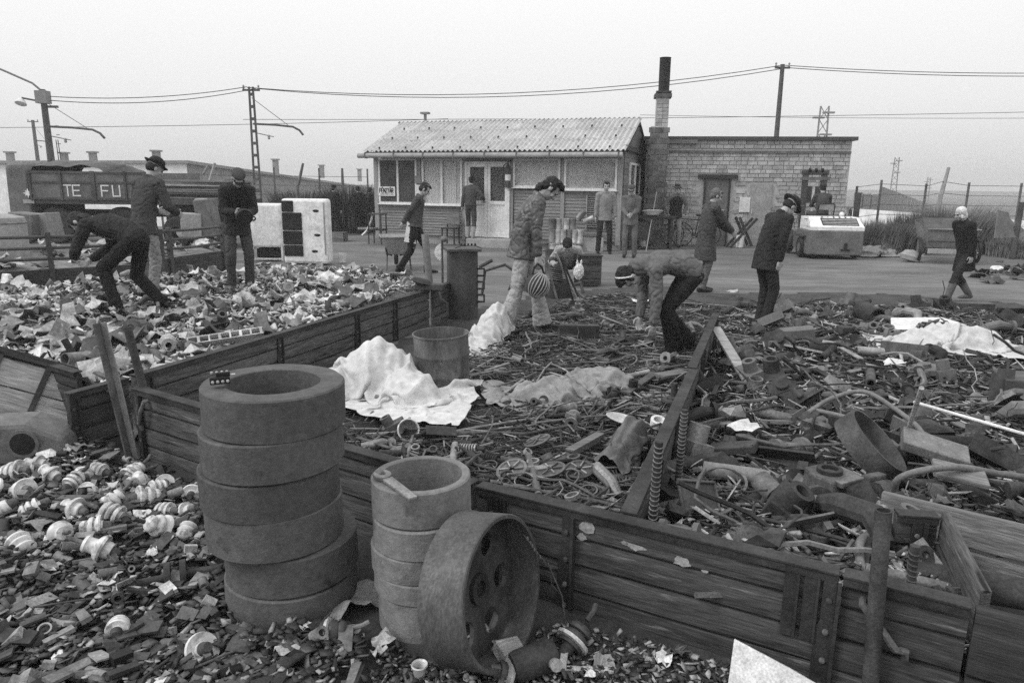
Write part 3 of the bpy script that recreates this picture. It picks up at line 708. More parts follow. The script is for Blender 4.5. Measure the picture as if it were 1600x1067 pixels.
# ================================================================== SCRAP BAYS: old lorry drop-sides
def sideboard(label, A, B, h=.47, n=4, straps=(), mt='wood_wall', tilt=0., cap=True, z0=-.02, hooks=(), th=.035, edge=True):
    A = V((A[0], A[1], z0)); B = V((B[0], B[1], z0)); L_ = (B-A).length; a = math.atan2(B.y-A.y, B.x-A.x)
    t = thing('lorry_sideboard', label, 'sideboard', A, a); t.rotation_euler = (tilt, 0, a)
    ph = h/n
    for i in range(n):
        x = 0; dy = rnd.uniform(-.004, .004)
        p = MB()
        z_0, z_1 = i*ph+.003, (i+1)*ph-.004
        # plank with chamfered lower lip
        pr = [(-th/2+dy, z_0+.010), (-th/2+dy+.008, z_0), (th/2, z_0), (th/2, z_1), (-th/2+dy+.004, z_1), (-th/2+dy, z_1-.006)]
        ns = max(2, int(L_/.25)); vs = []; 
        for k in range(ns+1):
            xx = L_*k/ns; wob = noise.noise(V((xx*2.1+A.x*3, i*1.7, A.y)))*.004
            vs += [(xx, q[0]+wob, q[1]+wob*.6) for q in pr]
        m_ = len(pr); fs = [(k*m_+j, k*m_+(j+1) % m_, (k+1)*m_+(j+1) % m_, (k+1)*m_+j) for k in range(ns) for j in range(m_)]
        fs += [tuple(reversed(range(m_))), tuple(range(ns*m_, ns*m_+m_))]
        p.add(vs, fs).build('plank', mt, t, 35)
    if cap:
        MB().box((L_/2, -.004, h+.006), (L_, th+.03, .010)).build('cap_iron', 'strap_iron', t, bevel=.002)
        MB().box((L_/2, -th/2-.012, h-.012), (L_-.004, .006, .03)).build('cap_lip', 'strap_iron', t)
    for s_ in straps:
        x = s_*L_
        k = MB().prism([(-.035,0),(.035,0),(.035,h*.55),(.022,h*.62),(.022,h-.01),(-.022,h-.01),(-.022,h*.62),(-.035,h*.55)], 0, .012, Matrix.Translation((x,-th/2-.002,.005)) @ Matrix.Rotation(R(90),4,'X')).build('strap', 'strap_iron', t, bevel=.003)
        MB().box((x+.028,-th/2-.02,h*.5), (.012,.02,h*.9)).build('flange', 'strap_iron', k)
        for zz in (.12, .32, .55, .8):
            MB().lathe([(.011,0),(.010,.006),(0,.009)], 8, Matrix.Translation((x,-th/2-.014,h*zz)) @ Matrix.Rotation(R(90),4,'X')).build('bolt', 'rust_mid', k, 30)
    for hx, hz, dx, dz in hooks:
        MB().tube([(hx*L_,-th/2,h*hz),(hx*L_,-th/2-.03,h*hz),(hx*L_+dx*.5,-th/2-.045,h*hz+dz*.45),(hx*L_+dx*.9,-th/2-.045,h*hz+dz*.9),(hx*L_+dx*1.15,-th/2-.03,h*hz+dz*.95),(hx*L_+dx*1.15,-th/2-.02,h*hz+dz*1.2)], .013, 8).build('latch_hook', 'rust_mid', t, 40)
    return t, a, L_
WF = [(-2.31,4.21), (-.15,2.83), (1.10,2.15), (1.42,1.965), (1.86,1.70)]
# front row, left to right
s1, a1, L1 = sideboard('long dark plank sideboard running behind the two stacks of rings', WF[0], WF[1], .47, 4, (.02,.45,.86), hooks=((.06,.9,-.06,-.16),))
s2, a2, L2 = sideboard('front sideboard of four planks with peeling paper in the foreground', (WF[1][0]+.02,WF[1][1]-.012), WF[2], .47, 4, (.055,.30,.985))
s3, a3, L3 = sideboard('short scraped sideboard with long curved latch hook in the right foreground', (WF[2][0]+.012,WF[2][1]-.008), WF[3], .47, 4, (), hooks=((.18,.86,.12,-.13),))
s4, a4, L4 = sideboard('dark end panel at the bottom right corner of the bay', (WF[3][0]+.012,WF[3][1]-.008), WF[4], .475, 2, (), mt='wood_dark', cap=False)
# extra ironwork on the front board: hinge plates beside the posts
for t, L_, fx in ((s2, L2, .90), (s2, L2, .945), (s2, L2, .085)):
    MB().box((fx*L_,-.024,.33), (.05,.014,.25)).build('hinge_plate', 'strap_iron', t, bevel=.002)
    MB().box((fx*L_+.02,-.034,.33), (.008,.01,.24)).build('hinge_rib', 'strap_iron', t)
# torn paper scraps pasted on the front board
for fx, zz, w_, h_ in ((.36,.41,.07,.06),(.345,.37,.05,.03),(.50,.385,.09,.03),(.63,.375,.085,.045),(.47,.39,.03,.02),(.69,.36,.03,.014)):
    n = 13; pts = [(math.cos(2*PI*i/n)*w_/2*rnd.uniform(.6,1.1), math.sin(2*PI*i/n)*h_/2*rnd.uniform(.55,1.15)) for i in range(n)]
    MB().prism(pts, 0, .0012, Matrix.Translation((fx*L2,-.0235,zz)) @ Matrix.Rotation(R(90),4,'X')).build('paper_scrap', 'concrete', s2)
# left gate panel at the corner
gL, gR = G(103,614,.46), G(204,588,.46)
sideboard('small dark gate panel with a latch at the left corner of the middle bay', (gL.x,gL.y), (gR.x-.02,gR.y-.02), .47, 4, (.04,), hooks=((.62,.92,.05,-.13),), mt='wood_dark')
# long divider between the left and the middle bay
lw0, lw1 = G(207,586,.46), G(668,452,.46)
sideboard('long sideboard dividing the pale scrap heap from the middle bay', (lw0.x,lw0.y), (lw1.x,lw1.y), .47, 4, (.02,.34,.62,.80), th=.04)
lw2 = G(700,444,.46)
sideboard('short end sideboard by the tall rusty casing', (lw1.x+.05,lw1.y+.05), (lw2.x,lw2.y+.25), .47, 4, ())
# right divider
d0, d1 = G(969,803,.46), G(1116,488,.46)
dm = d0.lerp(d1, .5)
sideboard('near half of the tilted sideboard dividing the middle and right bays', (d0.x,d0.y+.03), (dm.x,dm.y), .47, 4, (.28,.62), tilt=R(4))
sideboard('far half of the sideboard dividing the middle and right bays', (dm.x+.012,dm.y+.034), (d1.x,d1.y), .47, 4, (.3,.9), tilt=R(2))
# front edge of the left bay
baL = G(-60,524,.46); baR = G(135,600,.46)
sideboard('weathered sideboard edge of the pale scrap heap at the left border', (baL.x,baL.y), (baR.x-.25,baR.y+.33), .46, 4, (.5,), mt='wood_dark')
# small inner corner box in the right bay
c0_, c1_, c2_ = G(1402,788,.42), G(1466,792,.42), G(1530,925,.42)
sideboard('short board closing the little corner bin at the right', (c0_.x,c0_.y), (c1_.x,c1_.y), .40, 3, (.5,), mt='wood_wall')
sideboard('splintered slanting board of the little corner bin at the right', (c1_.x+.03,c1_.y), (c2_.x+.06,c2_.y+.05), .42, 3, (), mt='wood_wall', cap=False)
pl0, pl1 = G(1478,790,.36), G(1680,838,.36)
for k, (dz, dy, hh) in enumerate(((0.16,0,.15),(0.0,-.03,.15))):
    L_ = (pl1-pl0).length
    o = MB().box((L_/2,0,0), (L_+.5,.045,hh)).build('plank', 'wood_grey', None, bevel=.006)
    o.location = (pl0.x, pl0.y+dy, .12+dz); o.rotation_euler = (R(-12+k*6), R(2*k), math.atan2(pl1.y-pl0.y, pl1.x-pl0.x))
    tag(o, ['upper loose grey plank at the right edge behind the corner bin', 'lower loose grey plank at the right edge behind the corner bin'][k], 'plank')

# posts ------------------------------------------------------------------
def post(name, label, base, top, r_, mt, hollow=False, angle=False, n=16):
    t = thing(name, label, 'post', base)
    b = V((0,0,-.05)); e_ = V(top)-V(base)
    if angle:
        x, y, d = frame(e_); M = Matrix((x, y, d)).transposed().to_4x4()
        ln = e_.length
        MB().box((M @ V((0,0,ln/2))), (r_*2, r_*.35, ln), M.to_3x3()).build('flange', mt, t, bevel=.002)
        MB().box((M @ V((-r_*.85,r_*.6,ln/2))), (r_*.35, r_*1.0, ln-.004), M.to_3x3()).build('flange', 'paint_grey', t, bevel=.002)
        for k in range(4): 
            c = M @ V((.0,-r_*.25,ln*(.12+.25*k))); MB().lathe([(.014,0),(.012,.008),(0,.012)], 8, Matrix.Translation(c) @ M.to_3x3().to_4x4() @ Matrix.Rotation(R(90),4,'X')).build('rivet', 'rust_mid', t, 30)
    else:
        x, y, d = frame(e_); M = Matrix((x, y, d)).transposed().to_4x4(); ln = e_.length
        pr = [(r_,-.1),(r_*1.01,ln*.5),(r_,ln)]
        if hollow: pr += [(r_*.78,ln),(r_*.75,ln-.2),(0,ln-.21)]
        MB().lathe(pr, n, M).build('pipe', mt, t, 40)
    return t
bp = G(1362,1085,0); tp_ = V((0,0,0)); 
yy = 2.01; tq = Q(1391,806,yy)
post('pipe_post', 'thick open topped pipe post leaning against the front sideboard at right', (Q(1362,1085,yy).x,yy,-.05), (tq.x,yy+.04,tq.z), .025, 'rust_dark', True)
b_ = G(209,742,0); tq = Q(148,506,b_.y)
post('angle_iron_post', 'tall riveted angle iron post with flaking white edge at the left corner', (b_.x,b_.y,0), (tq.x,b_.y+.02,tq.z), .033, 'rust_mid', angle=True)
for lab, bx, by, tx, ty, r_ in (('thin dark pipe post just right of the riveted angle iron', 219,735,199,511,.024), ('short dark pipe post standing left of the small gate panel', 128,640,100,530,.026)):
    g = G(bx, by, 0); tq = Q(tx, ty, g.y+.25); post('pipe_post', lab, (g.x,g.y+.25,0), (tq.x,g.y+.25,tq.z), r_, 'rust_dark', True, n=12)
g = G(676,500,0); tq = Q(664,366,g.y)
post('pipe_post', 'pale weathered pipe post at the far end of the long dividing sideboard', (g.x,g.y,0), (tq.x,g.y,tq.z), .045, 'paint_grey', True, n=12)
g = G(1013,818,0); 
for k, (px, py, tx, ty, lab) in enumerate(((1012,880,1030,690,'ribbed iron upright behind the near end of the right divider'), (1052,830,1070,640,'dark iron upright at the middle of the right divider'), (1420,960,1430,852,'ribbed bar standing behind the scraped sideboard at right'))):
    Y = (2.62,3.35,2.25)[k]; b_ = Q(px, py, Y); tq = Q(tx, ty, Y)
    t = post('rebar_upright', lab, (b_.x,Y,0), (tq.x,Y,tq.z), .016, 'rust_dark', n=10)
    hh = tq.z; 
    rb = MB()
    for i in range(int(hh/.02)): 
        q = V((0,0,0)).lerp(V((tq.x-b_.x,0,tq.z)), (i+.5)/(hh/.02)); rb.lathe([(.016,-.003),(.0195,0),(.016,.003)], 10, Matrix.Translation(q) @ Matrix.Rotation(R(18),4,'X'))
    rb.build('ribs', 'rust_mid', t)
# iron cap and hooks on the end of the long divider
g = G(668,452,.46)
ih = thing('hook_bracket', 'dark iron hook bracket on the far end of the long sideboard', 'bracket', (g.x+.03,g.y-.05,.47))
MB().box((0,0,.03), (.34,.16,.07)).build('plate', 'rust_dark', ih, bevel=.01)
MB().tube([(.12,-.05,0),(.14,-.08,-.1),(.22,-.08,-.16),(.22,-.08,-.3),(.14,-.08,-.34)], .016, 8).build('hook', 'rust_dark', ih, 40)
MB().lathe([(.0,.0),(.1,.01),(.13,.03),(.1,.06),(0,.07)], 14, Matrix.Translation((-.1,-.02,.06)) @ Matrix.Rotation(R(15),4,'Y')).build('saddle', 'rubber', ih, 40)

# ================================================================== RING STACKS
def ring_mesh(ro, ri, h, n=64, ch=.006, seed=0):
    m_ = MB(); pr = [(ri,0),(ro-ch,0),(ro,ch),(ro,h-ch),(ro-ch,h),(ri+ch*.6,h),(ri,h-ch*.6)]
    m_.lathe(pr, n, close=True); me = m_.mesh('ring', 35)
    for v_ in me.vertices:
        k = noise.noise(v_.co*7+V((seed,0,0)))*.0025+noise.noise(v_.co*26+V((0,seed,0)))*.0012
        r_ = V((v_.co.x, v_.co.y, 0)).normalized(); v_.co += r_*k; v_.co.z += k*.8
    return me
big = [(.16,.02,.015,'bottom ring of the tall dark stack, half sunk in litter'), (.155,.030,.02,'second ring from the bottom of the tall dark stack, jutting out to the right'),
       (.165,-.025,0,'third ring from the bottom of the tall dark stack'), (.150,-.035,.0,'third ring from the top of the tall dark stack'),
       (.155,-.012,-.005,'second ring from the top of the tall dark stack'), (.165,.0,0,'top ring of the tall dark stack, with stained side')]
z = -.01
for i, (h, dx, dy, lab) in enumerate(big):
    ro = (.262,.262,.266,.268,.270,.268)[i]; ri = .175 if i != 1 else .19
    o = mobj('cast_ring', ring_mesh(ro, ri, h, seed=i*3.1), 'ring_dark'); o.location = (-.925+dx, 2.66+dy, z); o.rotation_euler = (R((.6,-1,.5,-.8,.9,.3)[i]), R((1,-.5,.8,.4,-.7,.6)[i]), i*1.3)
    tag(o, lab, 'ring', 'rings of the tall dark stack'); z += h+.001
ZT = z
small = [(.17,.01,0,'tall bottom ring of the shorter pale stack'), (.085,0.0,.0,'second ring from the bottom of the shorter pale stack'), (.10,-.008,.008,'middle ring of the shorter pale stack, pushed out to the left'),
         (.12,.006,0,'second ring from the top of the shorter pale stack'), (.145,.003,.005,'top ring of the shorter pale stack, with a spanner on its rim')]
z = -.01
for i, (h, dx, dy, lab) in enumerate(small):
    o = mobj('cast_ring', ring_mesh((.185,.188,.19,.19,.19)[i], .158, h, seed=20+i*2.3), 'ring_pale'); o.location = (-.345+dx, 2.55+dy, z)
    o.rotation_euler = (R((0,.8,-.6,.6,-.4)[i]), R((.5,-.5,.6,-.7,.5)[i]), i*2.1); tag(o, lab, 'ring', 'rings of the shorter pale stack'); z += h+.001
ZS = z
# spanner on the rim
sp = thing('spanner', 'flat iron spanner lying across the rim of the pale ring stack', 'spanner', (-.345-.10, 2.55-.10, ZS+.012), R(-48))
MB().prism([(-.02,-.021),(.17,-.017),(.17,.017),(-.02,.021)], -.006, .006).build('shank', 'steel_mid', sp, bevel=.003)
pts = [(-.06+.038*math.cos(t), .034*math.sin(t)) for t in [R(d) for d in range(-150, 151, 25)]]+[(-.055,.012),(-.045,0),(-.055,-.012)]
MB().prism(pts, -.008, .008).build('jaw', 'steel_mid', sp, bevel=.003)
sp.rotation_euler = (0, R(2), R(-52))
# small black switch block on the tall stack
sb = thing('terminal_block', 'small black terminal block with shiny screws on top of the tall stack', 'block', (-.925-.165, 2.66-.10, ZT+.016), R(25))
MB().box((0,0,.014), (.07,.035,.028)).build('body', 'black', sb, bevel=.004); MB().box((.012,.0,.035), (.05,.02,.016)).build('bridge', 'black', sb, bevel=.003)
for i in range(4):
    for j in (-1, 1):
        MB().lathe([(.0055,-.002),(.006,.004),(0,.007)], 8, Matrix.Translation((-.026+i*.0175,-.018 if j < 0 else 0,.012+.03*(j > 0))) @ (Matrix.Rotation(R(90),4,'X') if j < 0 else Matrix.Identity(4))).build('screw', 'steel_light', sb, 30)
MB().tube([(.03,0,.03),(.055,.0,.03)], .004, 6).build('lever', 'steel_light', sb)

# leaning slotted wheel
wh = thing('slotted_casting', 'rusty slotted cast wheel with deep rim leaning on the pale ring stack', 'wheel', (0,0,0))
rw, dw = .270, .175
flip = 1
M_ = MB()
prof = [(rw-.018,0),(rw+.004,0),(rw+.004,.014),(rw,.02),(rw,dw-.004),(rw-.004,dw),(rw-.016,dw),(rw-.02,dw-.02),(rw-.024,.075)]
M_.lathe(prof, 72, close=True); rim = M_.build('rim', 'cast_iron', wh, 35)
def disc_with_slots(r_out, r_hub, nsl, z0, z1):
    """web disc with oval slots cut through, slot walls included"""
    bm = bmesh.new(); Mk = 36; dth = PI/nsl
    for sct in range(nsl):
        th0 = (sct+.5)*2*PI/nsl; L_ = []
        for z in (z0, z1):
            B_, H_ = [], []
            for k in range(Mk):
                f = 2*PI*k/Mk; c, s_ = math.cos(f), math.sin(f); q = 1/max(abs(c), abs(s_))
                for lst, (u, v) in ((B_, (c*q, s_*q)), (H_, (math.copysign(abs(c)**.75, c)*.52, math.copysign(abs(s_)**.75, s_)*.42+.10))):
                    r_ = r_hub+(r_out-r_hub)*(v+1)/2; t_ = th0+u*dth; lst.append(bm.verts.new((r_*math.cos(t_), r_*math.sin(t_), z)))
            L_.append((B_, H_))
        for k in range(Mk):
            j = (k+1) % Mk
            for (B_, H_) in L_: bm.faces.new((B_[k], B_[j], H_[j], H_[k]))
            bm.faces.new((L_[0][1][k], L_[0][1][j], L_[1][1][j], L_[1][1][k]))
    bmesh.ops.remove_doubles(bm, verts=bm.verts, dist=1e-5)
    bmesh.ops.recalc_face_normals(bm, faces=bm.faces)
    me = bpy.data.meshes.new('web'); bm.to_mesh(me); bm.free(); return me
web = mobj('web', disc_with_slots(rw-.018, .045, 6, .045, .062), 'rust_dark', wh)
MB().lathe([(.03,.03),(.06,.03),(.055,.078),(.03,.078)], 24, close=True).build('hub', 'rust_dark', wh, 35)
MB().lathe([(0,.065),(.032,.066)], 24).build('bore', 'black', wh)
# axis: mostly towards the right and towards the viewer, tilted up a little
ax = V((.865,-.47,.17)).normalized(); qx, qy, qz = frame(ax)
Mw = Matrix((qx, qy, qz)).transposed().to_4x4() @ Matrix.Rotation(R(20),4,'Z')
cw_ = V((-.168, 2.34, .0)); Mw.translation = cw_; wh.matrix_world = Mw
zmin = min((Mw @ V((rw*math.cos(t), rw*math.sin(t), zz))).z for t in [i*.1 for i in range(63)] for zz in (0, dw))
Mw.translation = cw_+V((0,0,-zmin+.0)); wh.matrix_world = Mw

# oil drum ----------------------------------------------------------------
def drum(label, loc, r_, h, mt, rot=(0,0,0), open_=True, ribs=(.33,.66), mat2='black', grp=None):
    t = thing('oil_drum', label, 'drum', loc, 0, grp); t.rotation_euler = rot
    pr = [(0,.01),(r_*.97,.01),(r_,0),(r_*1.015,.008),(r_,.02)]
    for q in ribs: pr += [(r_,h*q-.02),(r_*1.035,h*q-.008),(r_*1.035,h*q+.008),(r_,h*q+.02)]
    pr += [(r_,h-.02),(r_*1.03,h-.012),(r_*1.03,h),(r_*.985,h)]
    if open_: pr += [(r_*.975,h-.02),(r_*.97,h*.35),(0,h*.34)]
    else: pr += [(r_*.975,h-.015),(0,h-.015)]
    me = MB().lathe(pr, 40).mesh('shell', 35)
    for v_ in me.vertices:
        k = noise.noise(v_.co*5)*.008; rr = V((v_.co.x,v_.co.y,0))
        if rr.length > .05: v_.co += rr.normalized()*k
    mobj('shell', me, mt, t)
    if open_: MB().lathe([(0,h*.42),(r_*.96,h*.42)], 40).build('contents', mat2, t)
    return t
drum('open rusty oil drum standing beside the white canvas in the middle bay', (-.575,5.75,.0), .225, .50, 'drum_rust', (R(1),R(-1.5),0))
MATS['paint_mid']
# tall rusty casing
g = G(722,496,0)
bn = thing('boiler_casing', 'tall dark rusty boiler casing with square rim beyond the long sideboard', 'casing', (g.x,g.y+.1,0), R(12))
hb = Q(722,392,g.y).z
MB().lathe([(.20,-.05),(.205,.3),(.2,hb-.04),(.2,hb)], 32).build('shell', 'paint_dark', bn, 35)
MB().box((0,0,hb+.012), (.44,.42,.035)).build('rim_plate', 'rust_mid', bn, bevel=.006)
for i in range(3): MB().tube([(.19,-.08,.2+i*.17),(.27,-.1,.2+i*.17),(.27,-.1,.29+i*.17),(.19,-.08,.29+i*.17)], .016, 6).build('lug', 'rust_dark', bn)
kn = MB()
for i in range(5): kn.ell((-.02+i*.045,-.05,hb+.075), (.013,.013,.018))
kn.tube([(-.02,-.05,hb+.06),(.16,-.05,hb+.06)], .005, 5); kn.tube([(-.1,-.05,hb+.03),(-.02,-.05,hb+.06)], .005, 5); kn.tube([(.16,-.05,hb+.06),(.24,-.05,hb+.03)], .005, 5)
kn.build('chain_loop', 'black', bn)
# pale board leaning on the front sideboard
pb = thing('pale_board', 'pale stained board leaning on the front sideboard at the bottom edge', 'board', (G(1215,1120,0).x, 2.02, 0), a2)
pbm = MB().prism([(-.165,-.02),(.175,-.02),(.172,.125),(.02,.165),(-.165,.205)], 0, .012); 
o = pbm.build('panel', 'white_paint', pb, bevel=.002); o.rotation_euler = (R(72),0,0)
# ================================================================== PEOPLE
def ik(a, b, l1, l2, pole):
    d = b-a; D_ = max(d.length, 1e-4)
    if D_ > (l1+l2)*.995: b = a+d*((l1+l2)*.995/D_); d = b-a; D_ = d.length
    if D_ < abs(l1-l2)*1.05+.02: D_ = abs(l1-l2)*1.05+.02; b = a+d.normalized()*D_; d = b-a
    x = (l1*l1-l2*l2+D_*D_)/(2*D_); h = math.sqrt(max(l1*l1-x*x, 0)); n_ = d.normalized()
    p = pole-n_*pole.dot(n_)
    p = p.normalized() if p.length > 1e-4 else V((0,1,0))
    return a+n_*x+p*h, b
def limb(m_, pts, rs, n=12, flat=1.):
    for i in range(len(pts)-1):
        a, b = V(pts[i]), V(pts[i+1]); x, y, d = frame(b-a, V((0,1,.01)))
        rr = (rs[i], rs[i+1]); e_ = (b-a)
        rings = []
        for s_ in (-.98, -.7, -.35, 0): c = math.sqrt(max(1-s_*s_, .02)); rings.append((a+d*(s_*rr[0]), x, y, rr[0]*c, rr[0]*c*flat))
        for s_ in (0, .35, .7, .98): c = math.sqrt(max(1-s_*s_, .02)); rings.append((b+d*(s_*rr[1]), x, y, rr[1]*c, rr[1]*c*flat))
        m_.loft(rings, n)
def hand(m_, wr, d, nrm, side, curl=.5, s=1.):
    """palm, four unequal fingers and a thumb leaving the side of the palm"""
    d = d.normalized(); nrm = (nrm-d*nrm.dot(d)).normalized(); lat = d.cross(nrm)*side   # lat points to the thumb side
    M = Matrix((lat, nrm, d)).transposed()
    m_.ell(wr+d*.045*s, (.040*s,.016*s,.052*s), M); limb(m_, [wr-d*.03, wr+d*.03], [.026*s,.024*s])
    for i, (o, ln) in enumerate(((.030,.074),(.010,.084),(-.011,.077),(-.031,.060))):
        p0 = wr+d*.082*s+lat*o*s; sp = lat*(o*.25)
        d1 = (d+sp+nrm*curl*.55).normalized(); d2 = (d+nrm*curl*1.5).normalized(); d3 = (d*.7+nrm*curl*2.2).normalized()
        p1 = p0+d1*ln*.45*s; p2 = p1+d2*ln*.32*s; p3 = p2+d3*ln*.23*s
        limb(m_, [p0-d1*.02*s, p1, p2, p3], [.0098*s,.0092*s,.0085*s,.0072*s], 8)
    t0 = wr+d*.022*s+lat*.028*s; t1 = t0+(d*.6+lat*.75+nrm*.2).normalized()*.042*s; t2 = t1+(d+lat*.15+nrm*curl*.7).normalized()*.034*s
    limb(m_, [t0, t1, t2], [.0135*s,.0115*s,.009*s], 8)
pcount = [0]
def person(label, loc, face, hairc='hair', hat=None, top='cloth_dark', legs='cloth_dark', shoes='black', hem=.10, coat=0, flare=0., boots=None,
           pel=(0,0,.97), lean=3, curl=6, headp=10, heady=0, headr=0, twist=0, fL=(-.10,0,0), fR=(.10,0,0), toeL=0, toeR=0, hL=None, hR=None, eL=(-.6,-1,-.2), eR=(.6,-1,-.2),
           kL=(-.15,1,0), kR=(.15,1,0), curlL=.5, curlR=.5, nL=None, nR=None, s=1., near=True, vest=None, collar=True, hairlong=0., shirt=None, foldk=1., hood=None, kerchief=None, group='men sorting through the scrap yard', phones=False, stout=1.):
    t = thing('person', label, 'person', loc, face, group); t.scale = (s,s,s)
    pcount[0] += 1; sd = pcount[0]*3.37
    X = Matrix.Rotation(R(twist),3,'Z') @ V((1,0,0)); P0 = V(pel)
    def sdir(a): return V((0,math.sin(R(a)),math.cos(R(a))))
    a1_, a2_, a3_ = lean, lean+curl*.5, lean+curl
    D1, D2, D3 = sdir(a1_), sdir(a2_), sdir(a3_)
    W_ = P0+D1*.15; C_ = W_+D2*.19; NB = C_+D3*.215
    shc = C_+D3*.15
    SH = {-1: shc-X*.178, 1: shc+X*.178}
    hd = (a3_*.6+headp*.4); ND = sdir(hd)
    Rh = Matrix.Rotation(R(heady),3,'Z') @ Matrix.Rotation(R(-headp),3,'X') @ Matrix.Rotation(R(headr),3,'Y')
    hx, hy, hz = Rh @ V((1,0,0)), Rh @ V((0,1,0)), Rh @ V((0,0,1))
    HC = NB+ND*.075+hz*.085+hy*.015
    HIP = {-1: P0+V((-.092,0,-.03)), 1: P0+V((.092,0,-.03))}
    FT = {-1: V(fL), 1: V(fR)}; TO = {-1: toeL, 1: toeR}
    knee, ank = {}, {}
    for k, pole in ((-1, V(kL)), (1, V(kR))): knee[k], ank[k] = ik(HIP[k], FT[k]+V((0,-.03,.085)), .445, .425, pole)
    HT = {-1: hL, 1: hR}; elb, wri = {}, {}
    for k, pole in ((-1, V(eL)), (1, V(eR))):
        tg = V(HT[k]) if HT[k] is not None else SH[k]+V((k*.09,.06,-.53))
        elb[k], wri[k] = ik(SH[k], tg, .285, .255, pole)
    # ---------------- body: one continuous surface, head, neck, arms with hands, legs
    vox = .0075 if near else .012
    b = MB(); Mh = Rh
    def hp(x, y, z): return HC+hx*x+hy*y+hz*z
    b.ell(hp(0,-.014,.032), (.077,.097,.088), Mh); b.ell(hp(0,.026,-.035), (.060,.066,.082), Mh); b.ell(hp(0,.060,-.092), (.027,.024,.022), Mh)
    limb(b, [hp(0,.086,.012), hp(0,.107,-.028)], [.010,.0165], 8); b.ell(hp(0,.078,.026), (.052,.017,.012), Mh)
    for k in (-1, 1):
        b.ell(hp(k*.079,-.012,-.012), (.011,.022,.033), Mh); b.ell(hp(k*.038,.062,-.03), (.024,.02,.022), Mh)
    b.ell(hp(0,.084,-.062), (.026,.012,.008), Mh); b.ell(hp(0,.081,-.076), (.022,.012,.008), Mh)
    limb(b, [NB-D3*.06, NB+ND*.04, hp(0,-.02,-.03)], [.062,.055,.052])
    limb(b, [P0, W_, C_, shc], [.09,.085,.09,.08]); limb(b, [SH[-1], SH[1]], [.05,.05])
    for k in (-1, 1):
        limb(b, [shc, SH[k], elb[k], wri[k]], [.05,.045,.036,.026])
        hdir = (wri[k]-elb[k]).normalized(); nr = (nL if k < 0 else nR) or (V((-k,0,0)) if abs(hdir.x) < .8 else V((0,-1,0)))
        hand(b, wri[k]+hdir*.01, hdir, V(nr), 1 if k > 0 else -1, curlL if k < 0 else curlR)
        limb(b, [P0, HIP[k], knee[k], ank[k]], [.06,.06,.045,.035])
    bo = mobj('body', remesh(b, vox, 1), 'skin', t)
    for k in (-1, 1):
        MB().ell(hp(k*.031,.083,.006), (.011,.007,.007), Mh).build('eye', 'black', t, 60)
        MB().ell(hp(k*.033,.088,.026), (.021,.008,.005), Mh).build('eyebrow', hairc, t, 60)
    # ---------------- jacket
    j = MB(); o_ = .0 if coat == 0 else .012; st = stout
    hemd = -D1*(hem*.35)+V((0,0,-hem*.75)) if lean > 25 else V((0,0,-hem))-D1*.0
    if hem > 0:
        hr = 1+.35*coat
        rings = []
        nseg = 3 if coat else 2
        for i in range(nseg, 0, -1): u = i/nseg; rings.append((P0+hemd*u, X, D1.cross(X), (.178+.02*u*hr)*st, (.135+.03*u*hr)*st))
    else: rings = []
    if lean > 45: rings = [(P0-D1*.05+V((0,0,-.03)), X, D1.cross(X), .150*st, .095*st)]
    rings += [(P0, X, D1.cross(X), .172*st, .120*st) if lean > 45 else (P0, X, D1.cross(X), .176*st, .132*st), (W_, X, D2.cross(X), (.165+o_)*st, (.126+o_)*st), (C_, X, D3.cross(X), .178+o_, .132+o_), (C_+D3*.09, X, D3.cross(X), .172+o_, .124+o_), (shc+D3*.015, X, D3.cross(X), .145, .098), (NB-D3*.01, X, D3.cross(X), .078, .074), (NB+ND*.035, X, ND.cross(X), .070, .066)]
    j.loft(rings, 22)
    for k in (-1, 1):
        limb(j, [shc+X*(k*.09)+D3*.005, SH[k]+X*k*.004], [.082,.076+o_]); limb(j, [SH[k], SH[k].lerp(elb[k],.5), elb[k], elb[k].lerp(wri[k],.5), wri[k]-(wri[k]-elb[k]).normalized()*.02], [.074+o_,.066+o_,.060+o_,.057+o_,.050+o_])
    if collar: j.lathe([(.072,-.02),(.085,0),(.083,.035),(.066,.04)], 16, Matrix.Translation(NB+D3*.0) @ Matrix((X, ND.cross(X), ND)).transposed().to_4x4())
    if hood: limb(j, [NB-D3*.02-hy*.05, NB+ND*.06-hy*.06], [.11,.10])
    jv = .011 if near else .016
    jo = mobj('vest_sleeves' if vest else 'jacket', remesh(j, jv, 3, ((.008 if near else .006)*foldk, 6.0, sd)), top, t)
    if not vest:
        # front edge, lapels and cuffs as separate small pieces
        fr_ = MB(); yd = -D2.cross(X)
        f_ = lambda c, dd: c+V(D2.cross(X))*dd
    if vest:
        v_ = MB(); v_.loft([(c, xa, ya, rx*1.07+.004, ry*1.10+.004) for c, xa, ya, rx, ry in rings[:-3]]+[(shc+D3*.03, X, D3.cross(X), .135, .10)], 22)
        mobj('vest', remesh(v_, jv, 2, (.006, 7, sd)), vest, t)
    fd = lambda c, dn, r_: c+dn.cross(X)*r_
